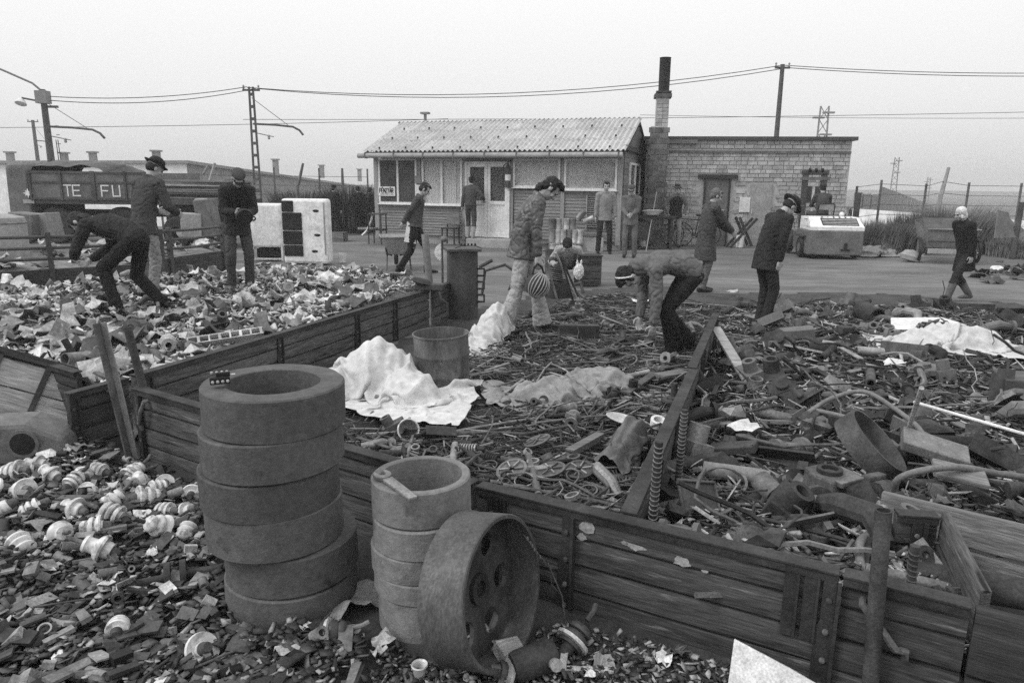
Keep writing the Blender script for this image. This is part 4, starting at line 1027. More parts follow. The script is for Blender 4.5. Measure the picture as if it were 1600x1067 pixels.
    if shirt:
        # shirt front showing between the lapels
        pts = []
        for c, dn, r_, hw in ((C_-D2*.02, D3, .150, .010), (C_+D3*.07, D3, .148, .030), (shc+D3*.02, D3, .112, .042), (NB+D3*.0, ND, .082, .045)): pts.append((fd(c, dn, -r_)-X*hw, fd(c, dn, -r_)+X*hw, fd(c, dn, -r_-.008)))
        vs = []; 
        for l_, r_, m_ in pts: vs += [l_, m_, r_]
        # choose the side that faces forward
        if (fd(C_, D3, -.15)-C_).dot(V((0,1,0))*math.cos(R(a3_))-V((0,0,1))*math.sin(R(a3_))) < 0:
            vs = []
            for c, dn, r_, hw in ((C_-D2*.02, D3, .150, .010), (C_+D3*.07, D3, .148, .030), (shc+D3*.02, D3, .112, .042), (NB+D3*.0, ND, .082, .045)): vs += [fd(c, dn, r_)-X*hw, fd(c, dn, r_+.008), fd(c, dn, r_)+X*hw]
        MB().add(vs, [(i*3+q, i*3+q+1, i*3+q+4, i*3+q+3) for i in range(3) for q in (0, 1)]).build('shirt_front', shirt, t, 60)
    # ---------------- trousers
    q = MB(); q.ell(P0+V((0,0,-.03)), (.152*st,.112*st,.12)); limb(q, [P0, W_], [.115,.105], 16, .85)
    for k in (-1, 1):
        an = ank[k]+V((0,0,-.03)); mid = HIP[k].lerp(knee[k], .5); cf = knee[k].lerp(an, .55)
        if boots: an = knee[k].lerp(ank[k], .40); cf = knee[k].lerp(an, .5)
        rk = [.086*st,.085*st,.074,.068+.022*flare,.066+.035*flare if not boots else .078]
        limb(q, [HIP[k], mid, knee[k], cf], rk[:4])
        x_, y_, d_ = frame(an-cf, V((0,1,.01))); q.loft([(cf-d_*.03, x_, y_, rk[3]*.98, rk[3]*.98), (cf.lerp(an,.5), x_, y_, (rk[3]+rk[4])/2, (rk[3]+rk[4])/2*1.05), (an, x_, y_, rk[4], rk[4]*1.15)], 16)
    mobj('trousers', remesh(q, jv, 3, (.008 if near else .006, 6.5, sd+9)), legs, t)
    # ---------------- shoes or boots
    for k in (-1, 1):
        f = MB(); a = ank[k]; yw = R(TO[k]); fdn = V((-math.sin(yw), math.cos(yw), 0)); zb = a.z-.085
        lift = FT[k].z
        sx_ = V((fdn.y,-fdn.x,0)); tiltv = V((0,0,0))
        base = V((a.x, a.y, zb))
        f.loft([(base-fdn*.075+V((0,0,.04)), sx_, V((0,0,1)), .028,.030), (base-fdn*.05+V((0,0,.042)), sx_, V((0,0,1)), .037,.042), (base+fdn*.02+V((0,0,.045)), sx_, V((0,0,1)), .040,.047), (base+fdn*.10+V((0,0,.033)), sx_, V((0,0,1)), .046,.034), (base+fdn*.17+V((0,0,.026)), sx_, V((0,0,1)), .040,.025), (base+fdn*.205+V((0,0,.022)), sx_, V((0,0,1)), .022,.016)], 14)
        f.build('shoe', boots or shoes, t, 60)
        if boots: 
            bt = MB(); limb(bt, [a, knee[k].lerp(a, .35)], [.058,.074]); mobj('boot', remesh(bt, .014, 2), boots, t)
        else: MB().lathe([(.05,0),(.055,.03),(.05,.09)], 10, Matrix.Translation(V((a.x,a.y,zb+.05)))).build('sock', 'cloth_black', t, 50)
    # ---------------- hair and headwear
    if hairc and not kerchief:
        h_ = MB(); h_.ell(hp(0,-.030,.046), (.083,.094,.084), Mh); h_.ell(hp(0,-.055,-.015), (.074,.060,.074), Mh); h_.ell(hp(0,.045,.090), (.056,.044,.030), Mh)
        for k in (-1, 1): h_.ell(hp(k*.066,-.012,.030), (.022,.045,.055), Mh); h_.ell(hp(k*.074,.020,-.005), (.010,.010,.035), Mh)
        if hairlong: h_.ell(hp(0,-.075,-.07), (.066,.045,.06+hairlong), Mh); h_.ell(hp(.02,.02,.105), (.07,.08,.035), Mh)
        me = remesh(h_, .009 if near else .013, 1)
        displace(me, lambda c: noise.noise(c*55+V((sd,0,0)))*.013+noise.noise(c*18+V((0,sd,0)))*.010)
        if not (hat and hat != 'beret'): mobj('hair', me, hairc, t)
        else:
            h2 = MB(); h2.ell(hp(0,-.045,-.005), (.079,.075,.070), Mh)
            for k in (-1, 1): h2.ell(hp(k*.073,-.02,.0), (.012,.03,.045), Mh)
            mobj('hair', remesh(h2, .012, 1), hairc, t)
    Mhat = Matrix((hx, hy, hz)).transposed().to_4x4(); Mhat.translation = hp(0,-.015,.055)
    E_ = Matrix.Diagonal((1,1.18,1,1))
    if hat in ('bowler', 'fedora'):
        k = MB()
        if hat == 'bowler': k.lathe([(0,.10),(.03,.098),(.065,.078),(.085,.04),(.088,0)], 24, Mhat @ E_)
        else: k.lathe([(0,.082),(.035,.086),(.062,.088),(.074,.075),(.082,.03),(.086,0)], 24, Mhat @ E_)
        ho = k.build('hat_crown', 'cloth_dark', t, 50)
        br = MB(); bw2 = .128 if hat == 'bowler' else .138; n = 32
        br.lathe([(.080,.004),(bw2-.02,-.006),(bw2,.006 if hat == 'bowler' else -.004),(bw2,.0),(bw2-.02,-.014),(.080,-.004)], n, Mhat @ E_, close=True); br.build('hat_brim', 'cloth_dark', ho, 50)
        MB().lathe([(.0885,.002),(.087,.03)], 24, Mhat @ E_).build('hat_band', 'cloth_grey' if hat == 'fedora' else 'cloth_black', ho, 50)
    elif hat == 'cap':
        k = MB(); k.ell(Mhat @ V((0,.0,.022)), (.098,.118,.05), Mh); k.ell(Mhat @ V((0,-.03,.0)), (.088,.09,.05), Mh)
        ho = mobj('cap', remesh(k, .012, 2, (.003,14,sd)), 'cloth_mid' if top != 'cloth_mid' else 'cloth_dark', t)
        pts = [(.075*math.cos(a), .06+.085*math.sin(a)) for a in [PI*i/12 for i in range(13)]]
        MB().prism(pts, -.006, .004, Mhat @ Matrix.Translation((0,.01,-.012)) @ Matrix.Rotation(R(-14),4,'X')).build('visor', 'cloth_dark', ho, bevel=.002)
    elif hat == 'beret':
        k = MB(); k.ell(Mhat @ V((0,-.01,.02)), (.096,.112,.052), Mh); mobj('beret', remesh(k, .012, 2, (.003,14,sd)), 'cloth_black', t)
    if kerchief:
        k = MB(); k.ell(hp(0,-.022,.036), (.083,.100,.092), Mh); k.ell(hp(0,-.05,-.05), (.070,.065,.08), Mh)
        for q_ in (-1, 1): k.ell(hp(q_*.062,.015,-.05), (.018,.04,.05), Mh)
        mobj('kerchief', remesh(k, .011, 2, (.006,16,sd)), kerchief, t)
    if phones:
        k = MB().tube([hp(.086,-.01,0)]+[hp(.092*math.cos(a),-.01,.03+.105*math.sin(a)) for a in [PI*i/10 for i in range(11)]]+[hp(-.086,-.01,0)], .009, 8).build('headband', 'cloth_white', t, 50)
    return t, wri, HC, dict(wri=wri, elb=elb)
def gp(px, py, z=0.): p = G(px, py, z); return (p.x, p.y, z)

# left heap
person('man in dark suit bending far forward over the pale scrap heap', gp(212,486,.20), R(80), top='cloth_dark', legs='cloth_black', hem=.13, pel=(0,-.10,.82), lean=58, curl=30, headp=78, fL=(-.13,.16,0), fR=(.15,-.22,.02),
       hL=(-.10,.62,.60), hR=(.12,.58,.56), eL=(-1,-.6,-.2), eR=(1,-.6,.0), shirt='cloth_white', hairlong=.01, s=1.04)
person('man in bowler hat and grey jacket standing with his back turned on the pale heap', gp(236,466,.20), R(-22), hat='bowler', top='cloth_mid', legs='cloth_light', hem=.16, lean=8, curl=14, headp=32, heady=-25, fL=(-.12,.02,0), fR=(.13,-.05,0),
       hL=(-.16,.36,1.10), hR=(.18,.38,1.08), s=1.01)
_, wr, hc, _q = person('man in flat cap examining a round part in his hands on the pale heap', gp(378,451,.17), R(212), hat='cap', top='cloth_dark', legs='cloth_mid', hem=.16, pel=(0,-.03,.965), lean=10, curl=20, headp=48, fL=(-.12,.02,0), fR=(.13,-.02,0),
       hL=(-.10,.36,1.10), hR=(.09,.38,1.12), shirt='cloth_black', nL=(1,0,.3), nR=(-1,0,.3), s=.99)
# yard
person('man in dark sweater walking past the hut with hands behind his back', gp(651,427,0), R(-86), top='cloth_mid', legs='cloth_black', hem=.03, lean=6, curl=10, headp=38, pel=(0,-.02,.935), fL=(-.08,.24,0), fR=(.08,-.30,.03),
       hL=(-.06,-.25,.94), hR=(.06,-.27,.92), eL=(-1,-.5,.1), eR=(1,-.5,.1), s=.99, collar=False, stout=1.08, shirt=None)
dl = HL+hu*(fac(744,340)[0])-hv*.42
person('person in overalls and pale boots stepping up to the hut door', (dl.x,dl.y,.21), hang+R(4), top='cloth_mid', legs='cloth_mid', boots='concrete', hat='beret', hem=.02, lean=6, curl=8, headp=8, heady=30, near=False, fL=(-.10,.08,0), fR=(.10,-.06,0), hR=(.34,.24,1.12), hL=(-.28,.02,.86), s=.94, group='people by the hut')
_, wr6, _, _ = person('man in shiny leather jacket and flared jeans carrying a striped ball bag', gp(817,520,.04), R(-80), top='leather', legs='cloth_pale', shoes='black', hem=.13, flare=1., lean=7, curl=20, headp=58, pel=(0,-.02,.955), fL=(-.10,.28,.0), fR=(.10,-.22,0),
       hR=(.25,.10,.82), hL=(-.24,.12,.84), hairlong=.02, foldk=.8, stout=1.06, s=1.03, eR=(.4,-1,0))
person('crouching man in pale jacket and black cap behind the propped rods', gp(888,440,0), R(172), hat='beret', top='cloth_pale', legs='cloth_mid', hem=.05, pel=(0,-.10,.36), lean=46, curl=20, headp=62, fL=(-.16,.10,0), fR=(.16,.10,0), kL=(-.5,1,.3), kR=(.5,1,.3),
       hL=(-.22,.44,.34), hR=(.22,.46,.36), s=.95)
_, wr8, _, _ = person('man with white headband in padded jacket stooping to pick scrap from the middle bay', gp(1058,550,.04), R(100), top='cloth_grey', legs='cloth_black', hem=.12, flare=.7, pel=(0,-.10,.84), lean=56, curl=58, headp=100, fL=(-.10,.10,0), fR=(.13,-.16,0),
       hL=(-.16,.34,.20), hR=(.18,.36,.36), hood='y', phones=True, s=.98, eL=(-.7,-.5,.2), eR=(.8,-.5,.2), hairlong=.01, stout=1.12)
person('grey haired man in knee length coat looking at something in his hand', gp(1098,455,0), R(-82), hairc='hair_grey', top='cloth_mid', legs='cloth_grey', hem=.42, coat=1, lean=2, curl=8, headp=24, fL=(-.10,.05,0), fR=(.11,-.05,0),
       hL=(-.10,.42,1.08), hR=(.10,.42,1.06), s=.93, stout=1.1)
person('man in dark suit and banded fedora looking down, hand in pocket', gp(1192,508,.05), R(-72), hat='fedora', top='cloth_dark', legs='cloth_dark', hem=.22, lean=10, curl=18, headp=55, pel=(0,-.05,.965), fL=(-.09,.04,0), fR=(.10,-.02,0),
       hL=(-.20,.20,.82), hR=(.20,.02,.90), eR=(.8,-1,0), shirt='cloth_white', s=.90)
person('dark haired man in stained pale work jacket standing before the hut', gp(943,396,0), R(178), top='cloth_light', legs='cloth_dark', hem=.14, headp=12, fL=(-.15,0,0), fR=(.15,.02,0), hL=(-.27,.05,.85), hR=(.25,.05,.84), near=False, s=1.0, group='people by the hut')
person('man in work cap and overalls with hands together before the hut corner', gp(983,402,0), R(165), hat='cap', hairc='hair_grey', top='cloth_grey', legs='cloth_grey', hem=.16, headp=24, lean=5, curl=8, fL=(-.12,0,0), fR=(.12,.03,0), hL=(-.06,.30,1.08), hR=(.06,.30,1.06), near=False, s=.96, group='people by the hut')
person('man in hat and dark vest, hands in pockets, before the brick wall', gp(1052,386,0), R(183), hat='fedora', hairc='hair_grey', top='cloth_grey', vest='cloth_black', legs='cloth_light', hem=.10, headp=8, fL=(-.14,0,0), fR=(.14,.02,0), hL=(-.24,.08,.98), hR=(.24,.08,.98), eL=(-1,-.4,0), eR=(1,-.4,0), near=False, s=.96, group='people by the hut')
person('man in dark jacket half hidden behind the leather jacketed man', gp(851,383,0), R(200), top='cloth_grey', legs='cloth_dark', hem=.14, headp=14, near=False, shirt='cloth_white', s=.98, group='people by the hut')
person('stooped figure in white kerchief and dark coat walking at the right edge', gp(1496,470,0), R(96), kerchief='cloth_white', top='cloth_black', legs='cloth_dark', boots='cloth_grey', hem=.36, coat=1, lean=8, curl=12, headp=24, pel=(0,-.03,.93), fL=(-.08,.30,0), fR=(.08,-.24,.03), hL=(-.22,.02,.82), hR=(.22,-.10,.84), s=.83, group='men sorting through the scrap yard')
person('dark coated figure with back turned behind the white stove', gp(522,368,0), R(-30), top='cloth_black', legs='cloth_dark', hat='beret', hem=.36, coat=1, near=False, s=.90, headp=10, group='dark figures by the fence')
person('dark figure with a bag left of the hut corner', gp(563,366,0), R(40), top='cloth_black', legs='cloth_dark', hem=.3, coat=1, near=False, s=.88, headp=14, group='dark figures by the fence')
person('second dark figure close against the left hut corner', gp(578,364,0), R(-20), top='cloth_dark', legs='cloth_dark', hem=.3, coat=1, near=False, s=.86, headp=10, group='dark figures by the fence')

# round part held by the man in the flat cap
_t = bpy.data.objects; 
hp_ = G(378,451,.17); fa = R(212)
def held(off): return V(hp_)+Matrix.Rotation(fa,3,'Z') @ V(off)
hd_ = thing('brake_drum', 'dark round drum part held by the man in the flat cap', 'part', held((0,.50,1.06)), fa)
MB().lathe([(.04,-.04),(.11,-.04),(.115,0),(.10,.05),(.05,.06),(.04,.05)], 24, Matrix.Rotation(R(70),4,'X')).build('drum', 'black', hd_, 40)
MB().lathe([(.02,-.01),(.035,-.01),(.035,.01),(.02,.01)], 16, Matrix.Translation((-.12,0,-.03)) @ Matrix.Rotation(R(70),4,'X'), close=True).build('lug', 'black', hd_, 40)
# striped ball bag carried by the man in leather
g = V(gp(817,520,.04)); c6 = g+Matrix.Rotation(R(-80),3,'Z') @ (wr6[1]*1.03)
bg_ = thing('ball_bag', 'striped round bag hanging from the hand of the leather jacketed man', 'bag', (c6.x,c6.y-.02,c6.z-.33), R(20))
sp_m = MB().ell((0,0,0), (.135,.125,.135), None, 20, 14)
sp_m.build('ball', 'cloth_mid', bg_, 60)
for k in range(8):
    a = -R(60)+k*R(16); pts = []
    for i in range(13):
        u = -1.35+2.7*i/12; p = V((math.cos(u)*math.sin(a), -math.cos(u)*math.cos(a), math.sin(u))); p = Matrix.Rotation(R(28),3,'Y') @ p
        pts.append((p.x*.138, p.y*.128, p.z*.138))
    MB().tube(pts, .007, 5).build('stripe', 'cloth_pale', bg_, 60)
MB().tube([(-.06,0,.12),(-.04,0,.2),(0,.0,.235),(.05,0,.2),(.08,0,.11)], .012, 8).build('strap', 'black', bg_, 50)
# ================================================================== LORRY, TRAILER, TANK
lo = Q(50,312,19.3); LZ0 = 1.12
lorry = thing('lorry', 'dark lorry with white letters on its side boards and a covered load', 'lorry', (lo.x,19.3,0), R(-3))
LW = Q(244,312,18.9).x-lo.x; bz0, bz1 = Q(120,313,19.3).z, Q(120,268,19.3).z
for k in range(2):
    x0, x1 = (k*LW/2+.03, (k+1)*LW/2-.03)
    p = MB().box(((x0+x1)/2,-.0,(bz0+bz1)/2), (x1-x0,.05,bz1-bz0)).build('drop_side', 'paint_mid', lorry, bevel=.006)
    for z in (bz0+.04, bz0+(bz1-bz0)*.62, bz1-.03): MB().box(((x0+x1)/2,-.035,z), (x1-x0-.002,.03,.05)).build('rail', 'paint_dark', p)
    for q in (.0, .5, 1.): MB().box((x0+(x1-x0)*q,-.045,(bz0+bz1)/2), (.06,.035,bz1-bz0+.02)).build('stake', 'paint_dark', p)
lh = (bz1-bz0)*.36; mat('letter_white', .6, .8, scale=7, rough=.8, spots=(.25, 9, .68))
for ch, px in (('T',108),('E',122),('F',168),('U',186)):
    pp = Q(px,312,19.2); letters(ch, lh, .006, 'letter', 'letter_white', lorry, (pp.x-lo.x-.09,-.055-.004*(px/100),bz0+(bz1-bz0)*.16), None, None, .12)
MB().box((LW/2,1.1,bz0-.05), (LW,2.2,.1)).build('load_bed', 'paint_dark', lorry)
MB().box((LW/2,2.25,(bz0+bz1)/2), (LW,.05,bz1-bz0)).build('drop_side', 'paint_mid', lorry)
for x in (.35, LW-.35):
    MB().box((x,1.1,bz0-.2), (.12,.9,.2)).build('cross_member', 'black', lorry)
for x in (.5, 2.3):
    w_ = MB().lathe([(.2,-.14),(.46,-.14),(.5,-.08),(.5,.08),(.46,.14),(.2,.14)], 28, Matrix.Translation((x,.25,.5)) @ Matrix.Rotation(R(90),4,'X'), close=True).build('wheel', 'rubber', lorry, 40)
    MB().lathe([(0,-.10),(.2,-.12),(.22,-.05),(.0,-.04)], 20, Matrix.Translation((x,.25,.5)) @ Matrix.Rotation(R(90),4,'X')).build('rim', 'paint_grey', w_, 40)
MB().box((LW/2,1.1,.8), (LW+.6,.7,.16)).build('chassis', 'black', lorry)
n = 18; vs = []
for i in range(n+1):
    u = i/n
    for j in range(9):
        v = j/8; hgt = .16+.16*math.sin(PI*v)+.09*noise.noise(V((u*5,v*3,2)))
        if u > .8: hgt *= max(.3, 1-(u-.8)*3)
        vs.append((LW*u*.58, .05+2.1*v, bz1-.02+(hgt if 0 < i < n else 0)))
MB().add(vs, [(i*9+j,(i+1)*9+j,(i+1)*9+j+1,i*9+j+1) for i in range(n) for j in range(8)]).build('load_cover', 'paint_dark', lorry, 60)
cb = MB(); cz = Q(40,256,19.3).z
cb.prism([(0,.55),(0,cz-.25),(.08,cz),(.52,cz),(.58,cz-.1),(.62,.55)], 0, 2.1, Matrix.Translation((-.06,0,0)) @ Matrix(((-1,0,0,0),(0,0,1,0),(0,1,0,0),(0,0,0,1))))
cab = cb.build('cab', 'paint_mid', lorry, bevel=.05)
MB().prism([(.1,1.75),(.1,cz-.12),(.48,cz-.12),(.5,1.75)], -.01, .02, Matrix.Translation((-.06,0,0)) @ Matrix(((-1,0,0,0),(0,0,1,0),(0,1,0,0),(0,0,0,1)))).build('side_window', gl, cab)
em = Q(43,302,19.25); st = []
for i in range(16):
    r_ = (.13,.06,.10,.05)[i % 4]; st.append((r_*1.15*math.cos(2*PI*i/16), r_*math.sin(2*PI*i/16)))
MB().prism(st, 0, .01, Matrix.Translation((em.x-lo.x,-.03,em.z)) @ Matrix.Rotation(R(90),4,'X')).build('emblem', 'white_paint', cab)
pl = Q(44,315,19.25); MB().box((pl.x-lo.x,-.03,pl.z), (.3,.012,.1)).build('plate', 'concrete', cab)
MB().lathe([(.2,-.14),(.46,-.14),(.5,-.08),(.5,.08),(.46,.14),(.2,.14)], 28, Matrix.Translation((-.4,.25,.5)) @ Matrix.Rotation(R(90),4,'X'), close=True).build('wheel', 'rubber', lorry, 40)
# flatbed with stacked sheets
fb = Q(243,320,18.2)
trl = thing('flatbed_trailer', 'dark flatbed trailer under a stack of long boards right of the lorry', 'trailer', (fb.x,18.4,0), R(-4))
FWd = Q(352,320,18).x-fb.x; zt_ = Q(300,310,18.2).z
MB().box((FWd/2,1,zt_-.1), (FWd,2,.14)).build('deck', 'paint_dark', trl)
MB().box((FWd/2,1,zt_-.5), (FWd*.96,1.6,.64)).build('underframe', 'black', trl)
for x in (.4, FWd-.5):
    MB().lathe([(.15,-.12),(.36,-.12),(.4,-.06),(.4,.06),(.36,.12),(.15,.12)], 24, Matrix.Translation((x,.1,.4)) @ Matrix.Rotation(R(90),4,'X'), close=True).build('wheel', 'rubber', trl, 40)
zz = zt_-.02
for i in range(9):
    th_ = rnd.uniform(.03,.06); tag(MB().box((0,0,0), (FWd*rnd.uniform(.85,1.15),1.6,th_)).build('stacked_board', ('wood_grey','wood_dark','wood_pale','wood_grey')[i % 4], None, loc=(fb.x+FWd/2+rnd.uniform(-.12,.12), 19.3+rnd.uniform(-.1,.1), zz+th_/2), rot=(0,R(rnd.uniform(-.6,.6)),R(-4+rnd.uniform(-2,2)))),
        ('lowest','second lowest','third lowest','fourth lowest','middle','fourth from top','third from top','second from top','topmost')[i]+' board of the stack on the flatbed trailer', 'board', 'boards stacked on the flatbed')
    zz += th_+.006
for k, (px, py, qx_, qy) in enumerate(((318,272,326,258),(345,285,362,280),(166,268,196,258))):
    a_, b_ = Q(px,py,18.8), Q(qx_,qy,18.9); tag(MB().bar(a_, b_, .08, .05).build('lumber_offcut', 'wood_grey'), ['offcut sticking up from the board stack', 'pale offcut lying on the end of the board stack', 'strut leaning on the covered load of the lorry'][k], 'offcut')
# pale tank at the left border
g = G(8,372,0); tk = thing('storage_tank', 'pale upright tank cut off by the left border', 'tank', (Q(2,372,13.8).x,13.8,0))
MB().lathe([(.42,0),(.44,.1),(.44,.9),(.42,.98),(.2,1.04),(0,1.05)], 30).build('shell', 'concrete', tk, 35); MB().lathe([(.445,.86),(.455,.88),(.445,.9)], 30).build('seam', 'steel_mid', tk, 35)
for k, (px, py, sx_, sz_) in enumerate(((45,350,.6,.45),(75,352,.35,.5),(300,352,.4,.5),(325,340,.35,.75),(315,318,.2,.2))):
    g = Q(px,py,14.9+k*.1); tag(MB().box((0,0,0), (sx_,.4,sz_)).build('metal_box', ('paint_mid','paint_grey','concrete','paint_mid','concrete')[k], None, bevel=.02, loc=(g.x,g.y,max(g.z,sz_/2)), rot=(0,R(rnd.uniform(-6,6)),R(rnd.uniform(-20,20)))),
        ['boxy panel beside the pale tank at the left', 'small grey box behind the stooping man', 'pale box behind the pipe rail', 'dark box behind the man in the flat cap', 'small pale box on top of the dark box'][k], 'box')

# ================================================================== PIPE RAIL BAYS at the left
def rail_bay(label, A, B, zb, zt, nr, posts, mt='paint_dark'):
    A = V((A.x,A.y,0)); B = V((B.x,B.y,0)); L_ = (B-A).length
    t = thing('pipe_railing', label, 'railing', A, math.atan2(B.y-A.y, B.x-A.x))
    MB().box((L_/2,0,zb/2), (L_,.05,zb)).build('lower_board', 'wood_dark', t, bevel=.004)
    for i in range(nr): z = zb+(zt-zb)*(i+1)/nr; MB().tube([(-.02,-.02,z),(L_/2,-.02,z-.015),(L_,-.02,z)], .024, 8).build('rail', mt, t)
    for p in posts: MB().box((p*L_,-.03,zt/2+.03), (.07,.07,zt+.06)).build('post', mt, t, bevel=.004)
rail_bay('dark pipe rail side behind the stooping man', G(-40,466,0), G(262,444,0)*1.0, .36, .86, 3, (.12,.38,.98))
rail_bay('dark pipe rail side left of the man in the flat cap', G(262,440,0), G(352,424,0), .40, .86, 3, (.06,.97))

# ================================================================== WHITE APPLIANCES
g = G(418,408,0)
bo_ = thing('white_boiler', 'white enamel boiler body with open dark base beside the man in the flat cap', 'boiler', (g.x,g.y+.2,0), R(6))
wz = Q(418,318,g.y+.2).z
MB().box((0,0,(wz+.30)/2+.0), (.66,.5,wz-.30)).build('body', 'white_enamel', bo_, bevel=.05)
fr = MB()
for x in (-.31,.31):
    for y in (-.22,.22): fr.box((x,y,.16), (.04,.04,.30))
fr.box((0,-.22,.05), (.58,.035,.035)); fr.box((0,.2,.15), (.6,.02,.28)); fr.build('leg_frame', 'white_enamel', bo_)
MB().box((0,0,.17), (.5,.3,.2)).build('burner', 'black', bo_, bevel=.02)
g = G(478,413,0)
sv = thing('white_stove', 'rusty white stove on end showing black oven panels', 'stove', (g.x,g.y+.12,0), R(-4)); h_ = Q(478,311,g.y).z
MB().box((0,.1,h_/2), (.98,.34,h_)).build('body', 'white_enamel', sv, bevel=.06)
for x0, x1, z0, z1 in ((-.47,-.22,h_*.80,h_*.97),(-.47,-.05,h_*.52,h_*.79),(-.47,-.05,h_*.30,h_*.51),(-.46,-.05,h_*.12,h_*.29)):
    MB().box(((x0+x1)/2,-.075,(z0+z1)/2), (x1-x0,.03,z1-z0)).build('oven_panel', 'black', sv, bevel=.012)
for x, z in ((.26,.82),(.27,.45),(.2,.2)): MB().ell((x,-.072,h_*z), (.07,.008,.03)).build('rust_hole', 'black', sv)
MB().box((.43,-.07,h_*.55), (.03,.03,h_*.8)).build('trim', 'concrete', sv, bevel=.008)
# junk in front of the stove
for k, (nm, lab, px, py, f) in enumerate((('basin', 'tin basin tipped on its side in front of the white stove', 490,408,'basin'), ('bucket', 'small white bucket right of the stove', 535,410,'bucket'), ('carton', 'pale carton on a crate left of the hut', 558,352,'carton'))):
    g = G(px,py,0)
    if f == 'basin':
        o = MB().lathe([(0,0),(.12,.01),(.2,.08),(.215,.085),(.2,.075),(.11,.0),(0,-.01)], 28).build(nm, 'steel_light', None, 40, loc=(g.x,g.y,.16), rot=(R(70),0,R(15)))
    elif f == 'bucket': o = MB().lathe([(0,0),(.07,0),(.09,.2),(.085,.2),(.065,.02),(0,.02)], 20).build(nm, 'white_paint', None, 40, loc=(g.x,g.y,0))
    else: o = MB().box((0,0,0), (.42,.3,.34)).build(nm, 'paper', None, bevel=.01, loc=(g.x,21.3,.42))
    tag(o, lab, nm)
g = G(556,366,0); cr = thing('crate', 'low slatted crate under the pale carton left of the hut', 'crate', (g.x,21.3,0))
for i in range(3): MB().box((0,-.2,.04+i*.09), (.7,.02,.07)).build('slat', 'wood_grey', cr); MB().box((0,.2,.04+i*.09), (.7,.02,.07)).build('slat', 'wood_grey', cr)
for x in (-.33,.33): MB().box((x,0,.13), (.03,.42,.26)).build('end', 'wood_grey', cr)
# beam and curved sheet by the hut corner
tag(MB().bar(Q(560,357,20.8)+V((0,0,.0)), Q(590,357,20.6), .08, .06).build('beam', 'wood_pale', None), 'pale beam lying by the left hut corner', 'beam')
tag(MB().tube([Q(583,333,20.5),Q(580,346,20.5),Q(573,361,20.5),Q(566,368,20.5)], .035, 6).build('bent_strip', 'steel_light', None), 'bright bent strip leaning by the left hut corner', 'strip')
# iron stand left of hut
ist = thing('iron_stand', 'square iron stand leaning at the left hut corner', 'stand', (Q(590,368,20.4).x,20.4,.0), hang)
for x in (-.2,.2):
    for y in (-.15,.15): MB().tube([(x,y,0),(x,y,.85)], .018, 6).build('leg', 'rust_dark', ist)
for z in (.4,.84): MB().box((0,0,z), (.46,.36,.03)).build('shelf', 'rust_dark', ist)
# chair before the hut
pc = HL+hu*fac(713,340)[0]-hv*.42
chr_ = thing('chair', 'old chair with a cloth on its seat against the hut front', 'chair', (pc.x,pc.y,0.02), hang+R(180))
for x in (-.19,.19):
    for y in (-.18,.18): MB().bar((x,y,0), (x*.95,y*.95,.44), .035, .035).build('leg', 'wood_dark', chr_)
MB().box((0,0,.45), (.42,.42,.04)).build('seat', 'wood_dark', chr_, bevel=.01); MB().box((0,-.2,.72), (.4,.04,.34)).build('backrest', 'wood_grey', chr_, bevel=.01)
MB().bar((-.18,-.2,.45), (-.18,-.2,.6), .03, .03).build('back_post', 'wood_dark', chr_); MB().bar((.18,-.2,.45), (.18,-.2,.6), .03, .03).build('back_post', 'wood_dark', chr_)
# canisters stacked before the hut
can = MB().lathe([(0,0),(.085,0),(.09,.01),(.09,.03),(.086,.04),(.086,.36),(.09,.37),(.09,.39),(.07,.4),(0,.39)], 18).mesh('canister', 40); can.materials.append(MT('steel_light'))
can2 = can.copy(); can2.materials.clear(); can2.materials.append(MT('steel_mid'))
ORD = ['first','second','third','fourth','fifth','sixth','seventh','eighth','ninth','tenth','eleventh','twelfth','thirteenth','fourteenth']
for row, (y0, xs) in enumerate(((375,(853,863,872,881,890,899,907)), (0,(862,871,880,890,898,906)), (0,(861,872,885,894)))):
    for i, px in enumerate(xs):
        q = Q(px, 376, 18.75); o = mobj('canister', can if (i*7+row*3) % 3 else can2, None); o.scale = (1,1,(.52,.88,.72)[row])
        o.location = (q.x+rnd.uniform(-.015,.015), 18.75+rnd.uniform(-.03,.03)+row*.04, (.0,.205,.555)[row]+.0); o.rotation_euler = (R(rnd.uniform(-2,2)),R(rnd.uniform(-3,3)),rnd.random()*6)
        tag(o, ORD[i]+' from left of the '+('short canisters in the bottom row before the hut', 'tall shiny canisters in the middle row before the hut', 'canisters standing on top of the stack before the hut')[row], 'canister', ('bottom row of canisters', 'middle row of canisters', 'top canisters')[row])
for i, (px, py, rt) in enumerate(((903,336,40),(912,340,70))):
    q = Q(px,py,18.8); o = mobj('canister', can if i else can2, None); o.location = (q.x,18.8,q.z-.1); o.rotation_euler = (R(10),R(rt),0); o.scale = (1,1,.7)
    tag(o, ['canister tilted over at the right end of the stack', 'dark canister lying beyond the tilted one'][i], 'canister')
q = Q(918,370,18.9); tag(MB().box((0,0,.18), (.62,.4,.40)).build('stone_block', 'brick_pale', None, bevel=.02, loc=(q.x+.1,18.95,0)), 'pale masonry block right of the canister stack', 'block')
tag(MB().box((0,0,0), (.9,.35,.05)).build('plank', 'wood_grey', None, loc=(q.x+.1,18.9,.42), rot=(0,R(2),R(4))), 'plank lying on the masonry block before the hut', 'plank')

